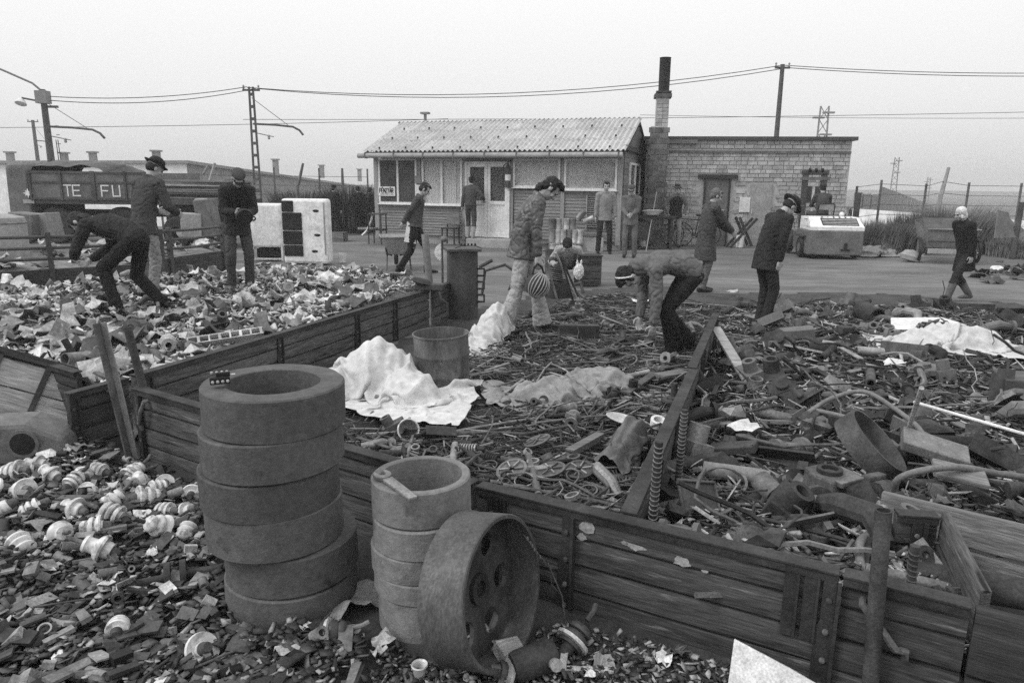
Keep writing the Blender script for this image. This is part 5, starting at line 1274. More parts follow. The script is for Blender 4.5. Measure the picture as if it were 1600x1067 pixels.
# ================================================================== BICYCLES and basin by the brick wall
def bicycle(label, px, rz, mt='rust_dark'):
    q = Q(px,384,20.7); t = thing('bicycle', label, 'bicycle', (q.x,20.75,0), rz, 'bicycles leaning by the brick wall'); t.rotation_euler = (R(-8),0,rz)
    for x in (-.52,.52):
        w_ = MB().lathe([(.325,-.016),(.345,0),(.325,.016),(.315,0)], 36, Matrix.Translation((x,0,.34)) @ Matrix.Rotation(R(90),4,'X'), close=True).build('wheel', 'rubber', t, 50)
        sp = MB()
        for i in range(12): sp.tube([(x,0,.34),(x+.32*math.cos(i*PI/6),0,.34+.32*math.sin(i*PI/6))], .0035, 4)
        sp.build('spokes', 'steel_mid', w_)
    f = MB()
    for a, b in (((-.52,0,.34),(-.12,0,.3)),((-.52,0,.34),(-.2,0,.78)),((-.2,0,.85),(-.12,0,.3)),((-.12,0,.3),(.35,0,.72)),((-.19,0,.76),(.34,0,.8)),((.33,0,.9),(.52,0,.34))): f.tube([a, b], .018, 6)
    f.build('frame', mt, t); MB().ell((-.22,0,.9), (.13,.07,.035)).build('saddle', 'black', t, 60)
    MB().tube([(.2,-.25,.95),(.33,-.22,.98),(.34,0,.95),(.33,.22,.98),(.2,.25,.95)], .013, 6).build('handlebar', 'steel_mid', t)
    MB().lathe([(.05,-.01),(.09,-.01),(.09,.01),(.05,.01)], 16, Matrix.Translation((-.12,-.04,.3)) @ Matrix.Rotation(R(90),4,'X'), close=True).build('chainring', 'steel_mid', t)
bicycle('bicycle left of the vest wearing man, leaning at the brick wall', 1038, R(4))
bicycle('bicycle right of the vest wearing man, leaning at the brick wall', 1078, R(176))
q = Q(1012,335,19.6)
bnch = thing('workbench', 'dark cluttered bench between the hut corner and the bicycles', 'bench', (q.x,19.7,0), R(-3))
MB().box((.1,0,.86), (1.3,.5,.06)).build('top', 'wood_dark', bnch, bevel=.008)
for x in (-.45,.65):
    for y in (-.18,.18): MB().box((x,y,.415), (.07,.07,.83)).build('leg', 'wood_dark', bnch)
MB().box((-.1,.1,.5), (.5,.3,.5)).build('cabinet', 'paint_dark', bnch, bevel=.01); MB().box((.1,.0,.25), (1.1,.4,.04)).build('shelf', 'wood_dark', bnch)
tag(MB().lathe([(0,.0),(.16,.01),(.25,.10),(.29,.12),(.28,.13),(.24,.12),(.15,.03),(0,.02)], 32).build('enamel_basin', 'white_enamel', None, 40, loc=(q.x+.12,19.55,.91), rot=(R(-6),0,0)), 'white enamel basin on the bench by the hut corner', 'basin')
for k, (px, py, lab) in enumerate(((993,380,'white cylinder can under the bench'), (1146,384,'white bucket by the brick wall behind the coat wearer'))):
    g = G(px,py,0); tag(MB().lathe([(0,0),(.10,0),(.125,.34),(.12,.34),(.095,.02),(0,.02)], 22).build('bucket', 'white_enamel', None, 40, loc=(g.x,min(g.y,20.5),0)), lab, 'bucket')
# X trestle
g = Q(1163,385,20.2); tr = thing('trestle', 'crossed timber trestle standing against the brick wall', 'trestle', (g.x,20.4,0), R(5))
for y in (0,.3):
    MB().bar((-.35,y,0), (.38,y,.82), .07, .04, V((0,1,0))).build('leg', 'wood_dark', tr); MB().bar((.30,y+.045,0.05), (-.12,y+.045,.85), .07, .04, V((0,1,0))).build('leg', 'wood_dark', tr)
tag(MB().tube([Q(1009,395,19.0),Q(1026,300,19.9)], .014, 6).build('broom_stick', 'wood_pale', None), 'thin pole leaning on the chimney by the hut corner', 'pole')

# ================================================================== FORKLIFT
g = G(1297,402,0)
fk = thing('forklift', 'rear of a diesel forklift with white hood parked before the brick shed', 'forklift', (g.x-.06,18.0,0), R(-7)); fk.scale = (.80,.80,.86)
W2, zb, zt2 = .78, .12, .80
cwt = MB(); cwt.prism([(-W2,-.95),(W2,-.95),(W2+.02,-.80),(W2+.02,.5),(-W2-.02,.5),(-W2-.02,-.80)], zb, zt2); cwt.build('counterweight', 'paint_mid', fk, bevel=.03)
MB().box((0,1.0,.45), (1.5,1.2,.5)).build('chassis', 'paint_mid', fk, bevel=.02)
hd = MB(); hd.prism([(-W2,-.93),(W2,-.93),(W2-.03,-.5),(W2-.03,.35),(-W2+.03,.35),(-W2+.03,-.5)], zt2+.004, zt2+.10); hd.add([(-W2,-.93,zt2+.1),(W2,-.93,zt2+.1),(W2-.06,-.45,zt2+.36),(-W2+.06,-.45,zt2+.36),(W2-.04,.35,zt2+.36),(-W2+.04,.35,zt2+.36),(W2-.03,.35,zt2+.1),(-W2+.03,.35,zt2+.1)], [(0,1,2,3),(3,2,4,5),(1,6,4,2),(0,3,5,7),(5,4,6,7),(0,7,6,1)])
hood = hd.build('hood', 'white_enamel', fk)
sl = math.atan2(.26,.48)
gr = MB().box((.12,-.69,zt2+.235), (1.05,.40,.012), Matrix.Rotation(sl,3,'X')).build('grille_recess', 'black', hood)
for i in range(5): MB().box((.12,-.83+i*.072,zt2+.16+i*.039), (1.0,.035,.02), Matrix.Rotation(sl-R(10),3,'X')).build('grille_bar', 'steel_light', hood)
for i, c in enumerate('DIESEL'): letters(c, .055, .004, 'letter', 'black', hood, (-.36+i*.17,-.492,zt2+.345), (R(-62),0,0), None, .2)
for i in range(3): MB().box((-W2+.03,-.25+.0,zt2+.2+i*.045), (.012,.35,.014)).build('side_slot', 'black', hood)
MB().lathe([(.05,0),(.05,.02)], 12, Matrix.Translation((.28,-.955,.42)) @ Matrix.Rotation(R(90),4,'X')).build('tow_pin', 'black', fk); MB().box((.28,-.96,.27), (.26,.03,.05)).build('name_plate', 'black', fk); MB().box((.28,-.965,.36), (.09,.03,.16)).build('emblem', 'black', fk, bevel=.01)
for x in (-.80,.80):
    for y, r_ in ((-.25,.30),(1.35,.36)):
        w_ = MB().lathe([(r_*.5,-.1),(r_*.93,-.1),(r_,-.05),(r_,.05),(r_*.93,.1),(r_*.5,.1)], 28, Matrix.Translation((x,y,r_)) @ Matrix.Rotation(R(90),4,'Y'), close=True).build('wheel', 'rubber', fk, 40)
        MB().lathe([(0,-.09),(r_*.5,-.09),(r_*.52,0),(r_*.5,.09),(0,.09)], 20, Matrix.Translation((x,y,r_)) @ Matrix.Rotation(R(90),4,'Y')).build('rim', 'paint_mid', w_, 40)
    MB().box((x*.98,-.25,.62), (.25,.75,.06)).build('mudguard', 'paint_dark', fk, bevel=.02)
se = MB().box((0,.62,1.10), (.5,.45,.12)).build('seat', 'black', fk, bevel=.03)
fr = MB().tube([(-.24,.42,1.1),(-.25,.34,1.45),(-.2,.33,1.52),(.2,.33,1.52),(.25,.34,1.45),(.24,.42,1.1)], .02, 8).build('seat_back_frame', 'black', fk, 40)
MB().box((0,.355,1.42), (.42,.03,.17)).build('seat_back', 'paint_grey', fk, bevel=.01)
for x in (-.30,.30): MB().box((x,1.95,1.25), (.17,.14,2.3)).build('mast_rail', 'paint_dark', fk)
MB().box((0,1.95,2.42), (.86,.14,.14)).build('mast_crosshead', 'paint_dark', fk); MB().box((0,1.9,2.24), (.94,.08,.10)).build('mast_bar', 'paint_mid', fk); MB().box((0,1.98,1.75), (.5,.04,.5)).build('carriage_plate', 'paint_dark', fk)
for x in (-.2,0,.2): MB().lathe([(0,-.03),(.06,-.03),(.06,.03),(0,.03)], 12, Matrix.Translation((x,1.87,2.5)) @ Matrix.Rotation(R(90),4,'Y')).build('pulley', 'black', fk)
MB().tube([(0,1.97,.3),(0,1.97,2.0)], .05, 10).build('lift_cylinder', 'steel_light', fk)
MB().tube([(-.62,.98,.7),(-.68,1.02,1.25),(-.63,1.05,1.42),(-.5,1.06,1.42)], .016, 6).build('handrail', 'steel_mid', fk)
MB().tube([(0,1.2,.9),(0,1.02,1.38)], .02, 6).build('steering_column', 'black', fk)
MB().lathe([(.17,-.012),(.185,0),(.17,.012),(.16,0)], 24, Matrix.Translation((0,1.0,1.4)) @ Matrix.Rotation(R(35),4,'X'), close=True).build('steering_wheel', 'black', fk, 40)
MB().ell((.45,.25,1.22), (.075,.1,.07)).build('lamp', 'white_enamel', fk, 60); MB().tube([(.6,.2,1.1),(.6,.2,1.4)], .035, 8).build('air_filter', 'paint_grey', fk); MB().box((.6,.2,1.42), (.32,.1,.03)).build('filter_cap', 'paint_mid', fk)
fw_ = Matrix.Rotation(R(-7),3,'Z')
dp = V((g.x-.06,18.0,0))+fw_ @ V((-.03,.50,.08))
person('driver in cap sitting on the forklift, seen from behind', dp, R(-7), hat='cap', top='cloth_mid', legs='cloth_mid', hem=.0, pel=(0,0,1.02), lean=6, curl=10, headp=6, fL=(-.28,.40,.52), fR=(.16,.46,.55), kL=(-.3,1,.6), kR=(.2,1,.6), hL=(-.14,.46,1.24), hR=(.14,.46,1.24), near=False, s=.93, group='people by the hut')

# ================================================================== HANDCART, RIGHT HEAPS, WHEELBARROW
g = G(1478,410,0)
ct = thing('handcart', 'old box handcart with big wheel behind the figure in white kerchief', 'handcart', (g.x,g.y+.1,0), R(-14))
MB().add([(-.45,-.3,.35),(.45,-.3,.35),(.5,.35,.35),(-.5,.35,.35),(-.55,-.42,.78),(.55,-.42,.78),(.6,.5,.95),(-.6,.5,.95)], [(0,1,2,3),(0,1,5,4),(1,2,6,5),(2,3,7,6),(3,0,4,7)]).build('box', 'paint_grey', ct)
MB().add([(-.55,-.2,.79),(.55,-.2,.79),(.6,.5,.96),(-.6,.5,.96),(-.5,.2,1.02),(.5,.2,1.02)], [(0,1,5,4),(4,5,2,3),(0,4,3),(1,2,5)]).build('cover', 'paint_dark', ct)
MB().tube([(-.56,-.43,.78),(.56,-.43,.78)], .025, 6).build('rim', 'steel_mid', ct)
MB().box((0,-.45,.28), (1.0,.05,.12)).build('tailboard', 'concrete', ct, bevel=.01); MB().box((0,-.40,.5), (1.0,.03,.03)).build('rail', 'rust_dark', ct)
for x in (-.62,.62): MB().lathe([(.24,-.03),(.29,-.03),(.29,.03),(.24,.03)], 28, Matrix.Translation((x,-.1,.29)) @ Matrix.Rotation(R(90),4,'Y'), close=True).build('wheel', 'rubber', ct, 40); MB().box((x,-.1,.29), (.03,.05,.5)).build('spoke', 'wood_grey', ct)
g = G(622,420,0)
wb = thing('wheelbarrow', 'wheelbarrow with pale tub behind the walking man', 'wheelbarrow', (g.x,g.y,0), R(12))
MB().add([(-.2,-.3,.32),(.2,-.3,.32),(.2,.25,.32),(-.2,.25,.32),(-.33,-.42,.66),(.33,-.42,.66),(.33,.45,.66),(-.33,.45,.66)], [(0,1,2,3),(0,4,5,1),(1,5,6,2),(2,6,7,3),(3,7,4,0)]).build('tub', 'concrete', wb, bevel=.01)
MB().tube([(-.34,-.43,.66),(.34,-.43,.66),(.34,.46,.66),(-.34,.46,.66),(-.34,-.43,.66)], .014, 6).build('rim', 'steel_mid', wb)
for x in (-.22,.22): MB().tube([(x*.4,.75,.2),(x,.2,.30),(x,-.4,.32),(x*1.2,-.95,.5)], .02, 6).build('handle', 'rust_mid', wb); MB().tube([(x,-.25,.3),(x*1.1,-.3,0)], .018, 6).build('leg', 'rust_mid', wb)
MB().lathe([(.1,-.04),(.18,-.04),(.2,0),(.18,.04),(.1,.04)], 22, Matrix.Translation((0,.72,.2)) @ Matrix.Rotation(R(90),4,'Y'), close=True).build('wheel', 'rubber', wb, 40)
# small crate, wooden box and barrel near the crouching man
g = G(922,447,0); bx_ = thing('wooden_box', 'dark slatted wooden box right of the crouching man', 'box', (g.x,g.y+.2,0), R(8)); bz = .50
for x in (-.16,.16): MB().box((x,0,bz/2), (.02,.32,bz)).build('side', 'wood_dark', bx_)
for i in range(4): MB().box((0,-.17,.06+i*.125), (.34,.018,.115)).build('slat', 'wood_wall', bx_); MB().box((0,.17,.06+i*.125), (.34,.018,.115)).build('slat', 'wood_wall', bx_)
MB().box((0,0,bz+.01), (.38,.38,.02)).build('lid', 'wood_dark', bx_)
g = G(866,430,0); drum('small dark drum left of the crouching man', (g.x,g.y+.3,0), .17, .46, 'paint_dark')
# engine block with fins in front of the crouching man
g = G(872,468,0); eng = thing('engine_block', 'finned engine block with pipes before the crouching man', 'engine', (g.x,g.y+.1,0), R(25))
MB().box((0,0,.14), (.34,.3,.28)).build('crankcase', 'rust_dark', eng, bevel=.03)
for i in range(6): MB().lathe([(.06,0),(.16,0),(.16,.012),(.06,.012)], 20, Matrix.Translation((-.03,0,.29+i*.03)) @ Matrix.Rotation(R(12),4,'Y'), close=True).build('fin', 'rust_mid', eng, 40)
MB().tube([(-.03,0,.28),(0.01,0,.52)], .07, 14).build('cylinder', 'rust_dark', eng, 40)
MB().tube([(.15,-.1,.2),(.28,-.2,.25),(.3,-.25,.1)], .03, 8).build('pipe', 'rust_mid', eng, 40)
for k, (a, b) in enumerate(((G(905,475,0), Q(868,395,9.9)), (G(898,480,0), Q(876,400,9.8)), (G(876,488,0), Q(852,402,9.6)), (G(910,478,0), Q(880,410,9.9)))):
    tag(MB().tube([a, V((b.x,b.y,b.z))], .016, 7).build('propped_rod', ('wood_pale','rust_dark','rust_mid','rust_dark')[k]), ['pale rod propped over the engine block', 'dark rod propped beside the pale rod', 'leftmost rod propped on the engine block', 'short dark rod propped at the right of the pale rod'][k], 'rod')
# plastic bag of the crouching man
g = G(905,448,0); bag = MB().ell((0,0,0), (.09,.06,.14)); bag.ell((-.03,0,.16), (.02,.015,.06)); bag.ell((.04,0,.16), (.02,.015,.06))
tag(mobj('carrier_bag', remesh(bag, .012, 2, (.012,12,3)), 'cloth_white', None, 0, (g.x-.02,g.y-.05,.26)), 'white carrier bag hanging by the crouching man', 'bag')
g = G(803,470,0); bk = thing('scrap_bicycle', 'broken bicycle frame and bent tubes beside the leather jacketed man', 'bicycle', (g.x-.15,g.y+.3,0), R(-10))
MB().tube([(-.35,0,.02),(-.3,0,.4),(.0,.05,.5),(.12,.05,.42),(.15,.05,.3)], .022, 8).build('bent_tube', 'rust_dark', bk, 40); MB().tube([(.05,.1,.1),(.25,.1,.55),(.4,.12,.62)], .018, 8).build('strut', 'rust_dark', bk, 40)
MB().tube([(-.4,.05,.45),(-.2,.05,.56)], .03, 6).build('saddle_bar', 'rust_dark', bk); MB().box((.3,.15,.3), (.22,.04,.42), Matrix.Rotation(R(15),3,'Y')).build('basket', 'rust_mid', bk)
# pale fan-shaped bundle beside the casing
g = Q(691,385,11.5); fn = thing('fan_bundle', 'pale pleated paper fan behind the tall casing', 'bundle', (g.x,11.5,0))
MB().tube([(0,0,0),(0,0,.85)], .02, 6).build('stem', 'rust_mid', fn)
for i in range(13):
    a = R(110+i*13); p = MB().box((.075,0,0), (.14,.01,.028)).build('pleat', 'cloth_white', fn); p.location = (.02,0,.62); p.rotation_euler = (R(20),-a,0)
MB().ell((.03,0,.83), (.06,.06,.05)).build('knob', 'rust_mid', fn, 60)
# thing in the walking man's hand
q = Q(640,353,13.5); tag(MB().add([(-.10,0,-.22),(.12,0,-.26),(.1,.03,.02),(-.03,.02,.16),(-.1,.05,-.2),(.12,.05,-.24),(.1,.07,.02),(-.03,.06,.16)], [(0,1,2,3),(7,6,5,4),(0,4,5,1),(1,5,6,2),(2,6,7,3),(3,7,4,0)]).build('paper_bag', 'paper', None, loc=(q.x-.02,13.55,.84)), 'crumpled paper bag held behind the walking man', 'bag')
# ================================================================== CLOTH (small mass-spring drape)
def drape(nx, ny, sx, sy, comp, hf, seed=0, steps=90, crease=1., stiff=.12):
    rs = np.random.RandomState(seed); dx, dy = sx/(nx-1), sy/(ny-1)
    I, J = np.meshgrid(np.arange(nx), np.arange(ny), indexing='ij')
    p = np.zeros((nx, ny, 3)); p[...,0] = (I/(nx-1)-.5)*sx*comp[0]; p[...,1] = (J/(ny-1)-.5)*sy*comp[1]
    ph = rs.rand(14, 4)
    for a in ph:
        k = 2+a[0]*7; th = a[1]*6.28; p[...,2] += .018*np.sin(k*(p[...,0]*np.cos(th)+p[...,1]*np.sin(th))*2.2+a[2]*6.28)
        p[...,0] += .012*np.sin(k*1.3*p[...,1]+a[3]*9); p[...,1] += .012*np.sin(k*1.1*p[...,0]+a[2]*9)
    p[...,2] += hf(p[...,0], p[...,1])+.06
    v = np.zeros_like(p)
    def con(a, b, L_, st, mn=False):
        d = b-a; l = np.sqrt((d*d).sum(-1, keepdims=True))+1e-9; c = (l-L_)/l
        if mn: c = np.minimum(c, 0)
        d *= c*.5*st; return d
    dd = math.hypot(dx, dy)
    for s_ in range(steps):
        v[...,2] -= .0016; v *= .93; q = p+v
        for it in range(5):
            for o in (0, 1):
                a, b = q[o:-1:2], q[o+1::2]; n = min(len(a), len(b)); d = con(a[:n], b[:n], dx, 1); q[o:o+2*n:2] += d; q[o+1:o+1+2*n:2] -= d
                a, b = q[:,o:-1:2], q[:,o+1::2]; n = min(a.shape[1], b.shape[1]); d = con(a[:,:n], b[:,:n], dy, 1); q[:,o:o+2*n:2] += d; q[:,o+1:o+1+2*n:2] -= d
            d = con(q[:-1,:-1], q[1:,1:], dd, .5); q[:-1,:-1] += d*.5; q[1:,1:] -= d*.5
            d = con(q[:-1,1:], q[1:,:-1], dd, .5); q[:-1,1:] += d*.5; q[1:,:-1] -= d*.5
            d = con(q[:-2], q[2:], 2*dx, stiff, True); q[:-2] += d*.5; q[2:] -= d*.5
            d = con(q[:,:-2], q[:,2:], 2*dy, stiff, True); q[:,:-2] += d*.5; q[:,2:] -= d*.5
            h = hf(q[...,0], q[...,1])+.006; low = q[...,2] < h; q[...,2] = np.where(low, h, q[...,2])
        h = hf(q[...,0], q[...,1])+.008; low = q[...,2] <= h
        nv = q-p; nv[low] *= .25; v = np.clip(nv, -.03, .03); p = q
    X_, Y_ = p[...,0]*1.0, p[...,1]*1.0; top = np.clip((p[...,2]-.012)/.05, 0, 1)
    f_ = np.zeros_like(X_)
    for i in range(nx):
        for j in range(ny):
            xr = X_[i,j]*math.cos(seed)+Y_[i,j]*math.sin(seed); yr = -X_[i,j]*math.sin(seed)+Y_[i,j]*math.cos(seed)
            q_ = V((xr*4.4+seed, yr*1.5, p[i,j,2]*1.5)); w_ = noise.noise(V((xr*1.6, yr*1.6, seed)))*1.5
            a_ = noise.noise(q_*1.3+V((w_,-w_,w_))); b_ = noise.noise(q_*2.9+V((w_*2,0,3)))
            f_[i,j] = (math.exp(-(a_/.10)**2)-.4)*.060+(math.exp(-(b_/.09)**2)-.3)*.026
    p[...,2] += f_*top*crease
    return p
def bumps(*bs):
    def f(x, y):
        z = np.zeros_like(x)
        for bx, by, rx, ry, h in bs: z = np.maximum(z, h*np.clip(1-((x-bx)/rx)**2-((y-by)/ry)**2, 0, 1)**.6)
        return z+.006*np.sin(x*31)*np.sin(y*27)
    return f
def canvas(name, label, loc, rz, nx, ny, sx, sy, comp, hf, mt, seed=0, cat='canvas', steps=90):
    p = drape(nx, ny, sx, sy, comp, hf, seed, steps); me = bpy.data.meshes.new(name)
    me.from_pydata([tuple(q) for q in p.reshape(-1,3)], [], [(i*ny+j,(i+1)*ny+j,(i+1)*ny+j+1,i*ny+j+1) for i in range(nx-1) for j in range(ny-1)])
    me.polygons.foreach_set('use_smooth', [True]*len(me.polygons)); o = mobj(name, me, mt, None, 0, loc, (0,0,rz))
    m_ = o.modifiers.new('thick', 'SOLIDIFY'); m_.thickness = .005; m_.offset = 1
    s_ = o.modifiers.new('sub', 'SUBSURF'); s_.levels = 1; s_.render_levels = 1
    return tag(o, label, cat)
g = G(605,640,0)
canvas('canvas_sheet', 'big white stained canvas heaped behind the tall ring stack', (g.x-.03,g.y+.15,.075), R(-12), 64, 52, 2.0, 1.55, (.64,.62), bumps((-.12,.12,.36,.28,.40),(.22,-.08,.26,.22,.24),(-.40,-.1,.2,.25,.22)), 'canvas_white', 3)
g = G(752,552,0)
canvas('canvas_sheet', 'white canvas hanging over scrap left of the leather jacketed man', (g.x+.06,g.y+.32,.02), R(70), 56, 34, 1.6, .95, (.64,.52), bumps((.26,.02,.20,.16,.42),(-.02,.02,.24,.16,.24),(-.30,0,.22,.16,.12)), 'canvas_white', 5, steps=70)
g = G(892,640,0)
canvas('canvas_sheet', 'grey folded tarpaulin lying in the centre of the middle bay', (g.x+.02,g.y+.28,.04), R(22), 66, 46, 1.95, 1.20, (.60,.56), bumps((.28,.04,.30,.26,.20),(-.14,-.02,.40,.26,.14)), 'canvas_grey', 8)
g = G(1500,572,0)
canvas('canvas_sheet', 'pale rumpled canvas spread over the right scrap heap', (g.x+.05,g.y+.30,.12), R(-10), 60, 42, 1.95, 1.20, (.68,.60), bumps((.1,.1,.45,.3,.22),(-.3,-.05,.25,.25,.16)), 'canvas_white', 11)
g = G(1375,398,0)
canvas('canvas_sheet', 'grey tarpaulin heaped beside the forklift', (g.x+.1,g.y+.1,.0), R(5), 40, 32, 2.3, 1.8, (.66,.62), bumps((.15,.2,.5,.45,.42),(-.35,.0,.35,.35,.2)), 'canvas_grey', 13)
g = G(1575,392,0)
canvas('canvas_sheet', 'dark grey cover thrown over junk at the right edge', (g.x,g.y+.4,.0), R(-20), 40, 32, 2.6, 2.2, (.66,.62), bumps((.0,.2,.6,.5,.95),(.5,.0,.4,.4,.6)), 'canvas_dark', 15)
g = G(985,790,0)
canvas('sack', 'stiff grey sack slumped against the near end of the right divider', (g.x+.02,g.y+.42,.05), R(66), 40, 30, .74, .50, (.62,.58), bumps((.10,-.02,.18,.11,.27),(-.16,.03,.14,.12,.14)), 'canvas_dark', 17, 'sack')
g = G(1132,560,0)
canvas('rag', 'small white rag hanging on the right side of the divider', (g.x+.06,g.y-.06,.06), R(60), 22, 14, .5, .22, (.7,.7), bumps((.05,0,.12,.08,.22)), 'canvas_white', 19, 'rag')
g = G(255,650,0)

# ================================================================== HEAPS AND LITTER
def inpoly(x, y, P):
    c = np.zeros(np.shape(x), bool); n = len(P)
    for i in range(n):
        x0, y0 = P[i]; x1, y1 = P[(i+1) % n]
        k = ((y0 > y) != (y1 > y)) & (x < (x1-x0)*(y-y0)/(y1-y0+1e-12)+x0); c ^= k
    return c
def poly(*pts, z=0.): return [tuple(G(a, b, z))[:2] for a, b in pts]
PL = poly((-160,458),(60,455),(190,446),(345,430),(400,412),(520,412),(600,424),(655,440),(664,458), z=.1)+[(lw0.x-.05,lw0.y-.02),(gL.x+.05,gL.y+.35),(baR.x-.3,baR.y+.4),(baL.x-.5,baL.y+.05)]
PN = poly((-160,700),(95,700),(215,738),(330,780),(345,930),(380,1000),(560,985),(575,1100),(-200,1250))
PF = poly((470,985),(590,1020),(560,1180),(1150,1250),(1250,1130),(1130,1050),(960,1000),(900,985),(840,990),(830,1050),(720,1060),(620,1020))
PC = [(WF[0][0]+1.0,WF[0][1]-.40),(WF[1][0]+.06,WF[1][1]+.16),(.42,2.76)]+poly((1108,500),(1128,472),(1010,452),(905,455),(860,470),(745,505),(700,540),(520,640),(400,640), z=.12)
PR = [(.58,2.68),(WF[2][0],WF[2][1]+.19),(WF[3][0]-.06,WF[3][1]+.20)]+poly((1402,800),(1466,800),(1720,850),(1760,520),(1545,478),(1330,466),(1150,468),(1118,505), z=.12)
rs = np.random.RandomState(4)
def nz2(x, y, f, o=0.): return noise.noise(V((x*f+o, y*f-o, o*.37)))
def edge_d(x, y, A, B):
    ax_, ay = A[0], A[1]; bx, by = B[0]-ax_, B[1]-ay; t = max(0, min(1, ((x-ax_)*bx+(y-ay)*by)/(bx*bx+by*by))); return math.hypot(x-ax_-t*bx, y-ay-t*by)
def hL(x, y):
    e_ = edge_d(x, y, (lw0.x,lw0.y), (lw1.x,lw1.y))
    return max(.02, .15+.20*math.exp(-e_/1.2)+.09*nz2(x, y, .9, 1)+.05*nz2(x, y, 2.3, 4)-max(0, (y-11)*.05))
def hN(x, y):
    return max(.0, .035+.06*max(0, min(1, (-1.3-x)))+.05*max(0, nz2(x, y, 1.6, 2))+.04*nz2(x, y, 4, 6))
def hF(x, y): return max(.0, .015+.04*max(0, nz2(x, y, 3, 9)))
def hC(x, y):
    e_ = edge_d(x, y, WF[0], WF[2])
    return max(.01, .035+.04*nz2(x, y, 1.3, 3)+.03*nz2(x, y, 3.1, 5)+.07*math.exp(-e_/.5))
def hR(x, y):
    e_ = edge_d(x, y, WF[1], WF[3]); return max(.02, .10+.17*math.exp(-e_/.9)+.07*nz2(x, y, 1.2, 7)+.05*nz2(x, y, 3.3, 8)-max(0, (y-7)*.03))
def sample(P, n, bias=None):
    xs = [p[0] for p in P]; ys = [p[1] for p in P]; out_ = []
    while len(out_) < n:
        x = rs.uniform(min(xs), max(xs), 4000); y = rs.uniform(min(ys), max(ys), 4000)
        k = inpoly(x, y, P)
        # pieces matter less with distance: thin them out as 1/depth
        k &= rs.rand(4000) < np.clip(2.2/np.maximum(y, 1), .12, 1)**.8
        if bias is not None: k &= rs.rand(4000) < bias(x, y)
        out_ += list(zip(x[k], y[k]))
    return np.array(out_[:n])
def mound(name, P, hfun, step, mt, label):
    xs = [p[0] for p in P]; ys = [p[1] for p in P]
    X_ = np.arange(min(xs)-.2, max(xs)+.2, step); Y_ = np.arange(min(ys)-.2, max(ys)+.2, step)
    ins = np.array([[inpoly(np.array(x), np.array(y), P) for y in Y_] for x in X_])
    vs = []; ny = len(Y_)
    for i, x in enumerate(X_):
        for j, y in enumerate(Y_):
            a = ins[max(i-1,0):i+2, max(j-1,0):j+2].mean()
            vs.append((x, y, hfun(x, y)*min(1, a*1.2)-.03+.02*nz2(x, y, 9)-(0 if a > .05 else .06)))
    fs = [(i*ny+j,(i+1)*ny+j,(i+1)*ny+j+1,i*ny+j+1) for i in range(len(X_)-1) for j in range(ny-1) if ins[i:i+2, j:j+2].any()]
    me = bpy.data.meshes.new(name); me.from_pydata(vs, [], fs); me.polygons.foreach_set('use_smooth', [True]*len(fs))
    stuff(mobj(name, me, mt), label, 'scrap heap')
mat('mound_pale', .10, .26, scale=6, bump=.9, bscale=18, rough=.95)
def soil():
    P_ = poly((-300,720),(100,690),(215,600),(560,560),(700,490),(880,455),(1010,446),(1150,458),(1340,458),(1560,470),(1900,500))+[(9,-1.5),(-7,-1.5)]
    xs_ = np.arange(-7, 9, .16); ys_ = np.arange(-1.5, 13, .16); ny = len(ys_); vs = []
    for x in xs_:
        for y in ys_: vs.append((x, y, gz(x, y)+.012))
    pts = np.array(vs); jx = np.array([noise.noise(V((p[0]*1.1,p[1]*1.1,5)))*.5+noise.noise(V((p[0]*4,p[1]*4,9)))*.18 for p in vs])
    ins = inpoly(pts[:,0]+jx, pts[:,1]+jx, P_).reshape(len(xs_), ny)
    fs = [(i*ny+j,(i+1)*ny+j,(i+1)*ny+j+1,i*ny+j+1) for i in range(len(xs_)-1) for j in range(ny-1) if ins[i,j] and ins[i+1,j+1]]
    me = bpy.data.meshes.new('oily_soil'); me.from_pydata(vs, [], fs); me.polygons.foreach_set('use_smooth', [True]*len(fs)); structure(mobj('ground_soil', me, 'soil'))
mat('soil', .035, .075, scale=3, bump=.6, bscale=25, rough=.95)
soil()
mound('scrap_mound', PL, hL, .12, 'mound_pale', 'pale mass of broken metal filling the left bay')
mound('scrap_mound', PN, hN, .06, 'scrap_dirt', 'dark bed of fine scrap in the left foreground')
mound('scrap_mound', PC, hC, .08, 'scrap_dirt', 'dark oily bed of scrap in the middle bay')
mound('scrap_mound', PR, hR, .08, 'scrap_dirt', 'dark bed of mixed scrap in the right bay')
def rotmats(n, tilt):
    a = rs.uniform(0, 2*PI, n); t = rs.normal(0, tilt, n); r_ = rs.normal(0, tilt, n)
    ca, sa, ct_, st, cr_, sr = np.cos(a), np.sin(a), np.cos(t), np.sin(t), np.cos(r_), np.sin(r_)
    Z = np.zeros(n); O = np.ones(n)
    A = np.stack([ca,-sa,Z,sa,ca,Z,Z,Z,O], -1).reshape(n,3,3); B = np.stack([ct_,Z,st,Z,O,Z,-st,Z,ct_], -1).reshape(n,3,3); C = np.stack([O,Z,Z,Z,cr_,-sr,Z,sr,cr_], -1).reshape(n,3,3)
    return A @ B @ C
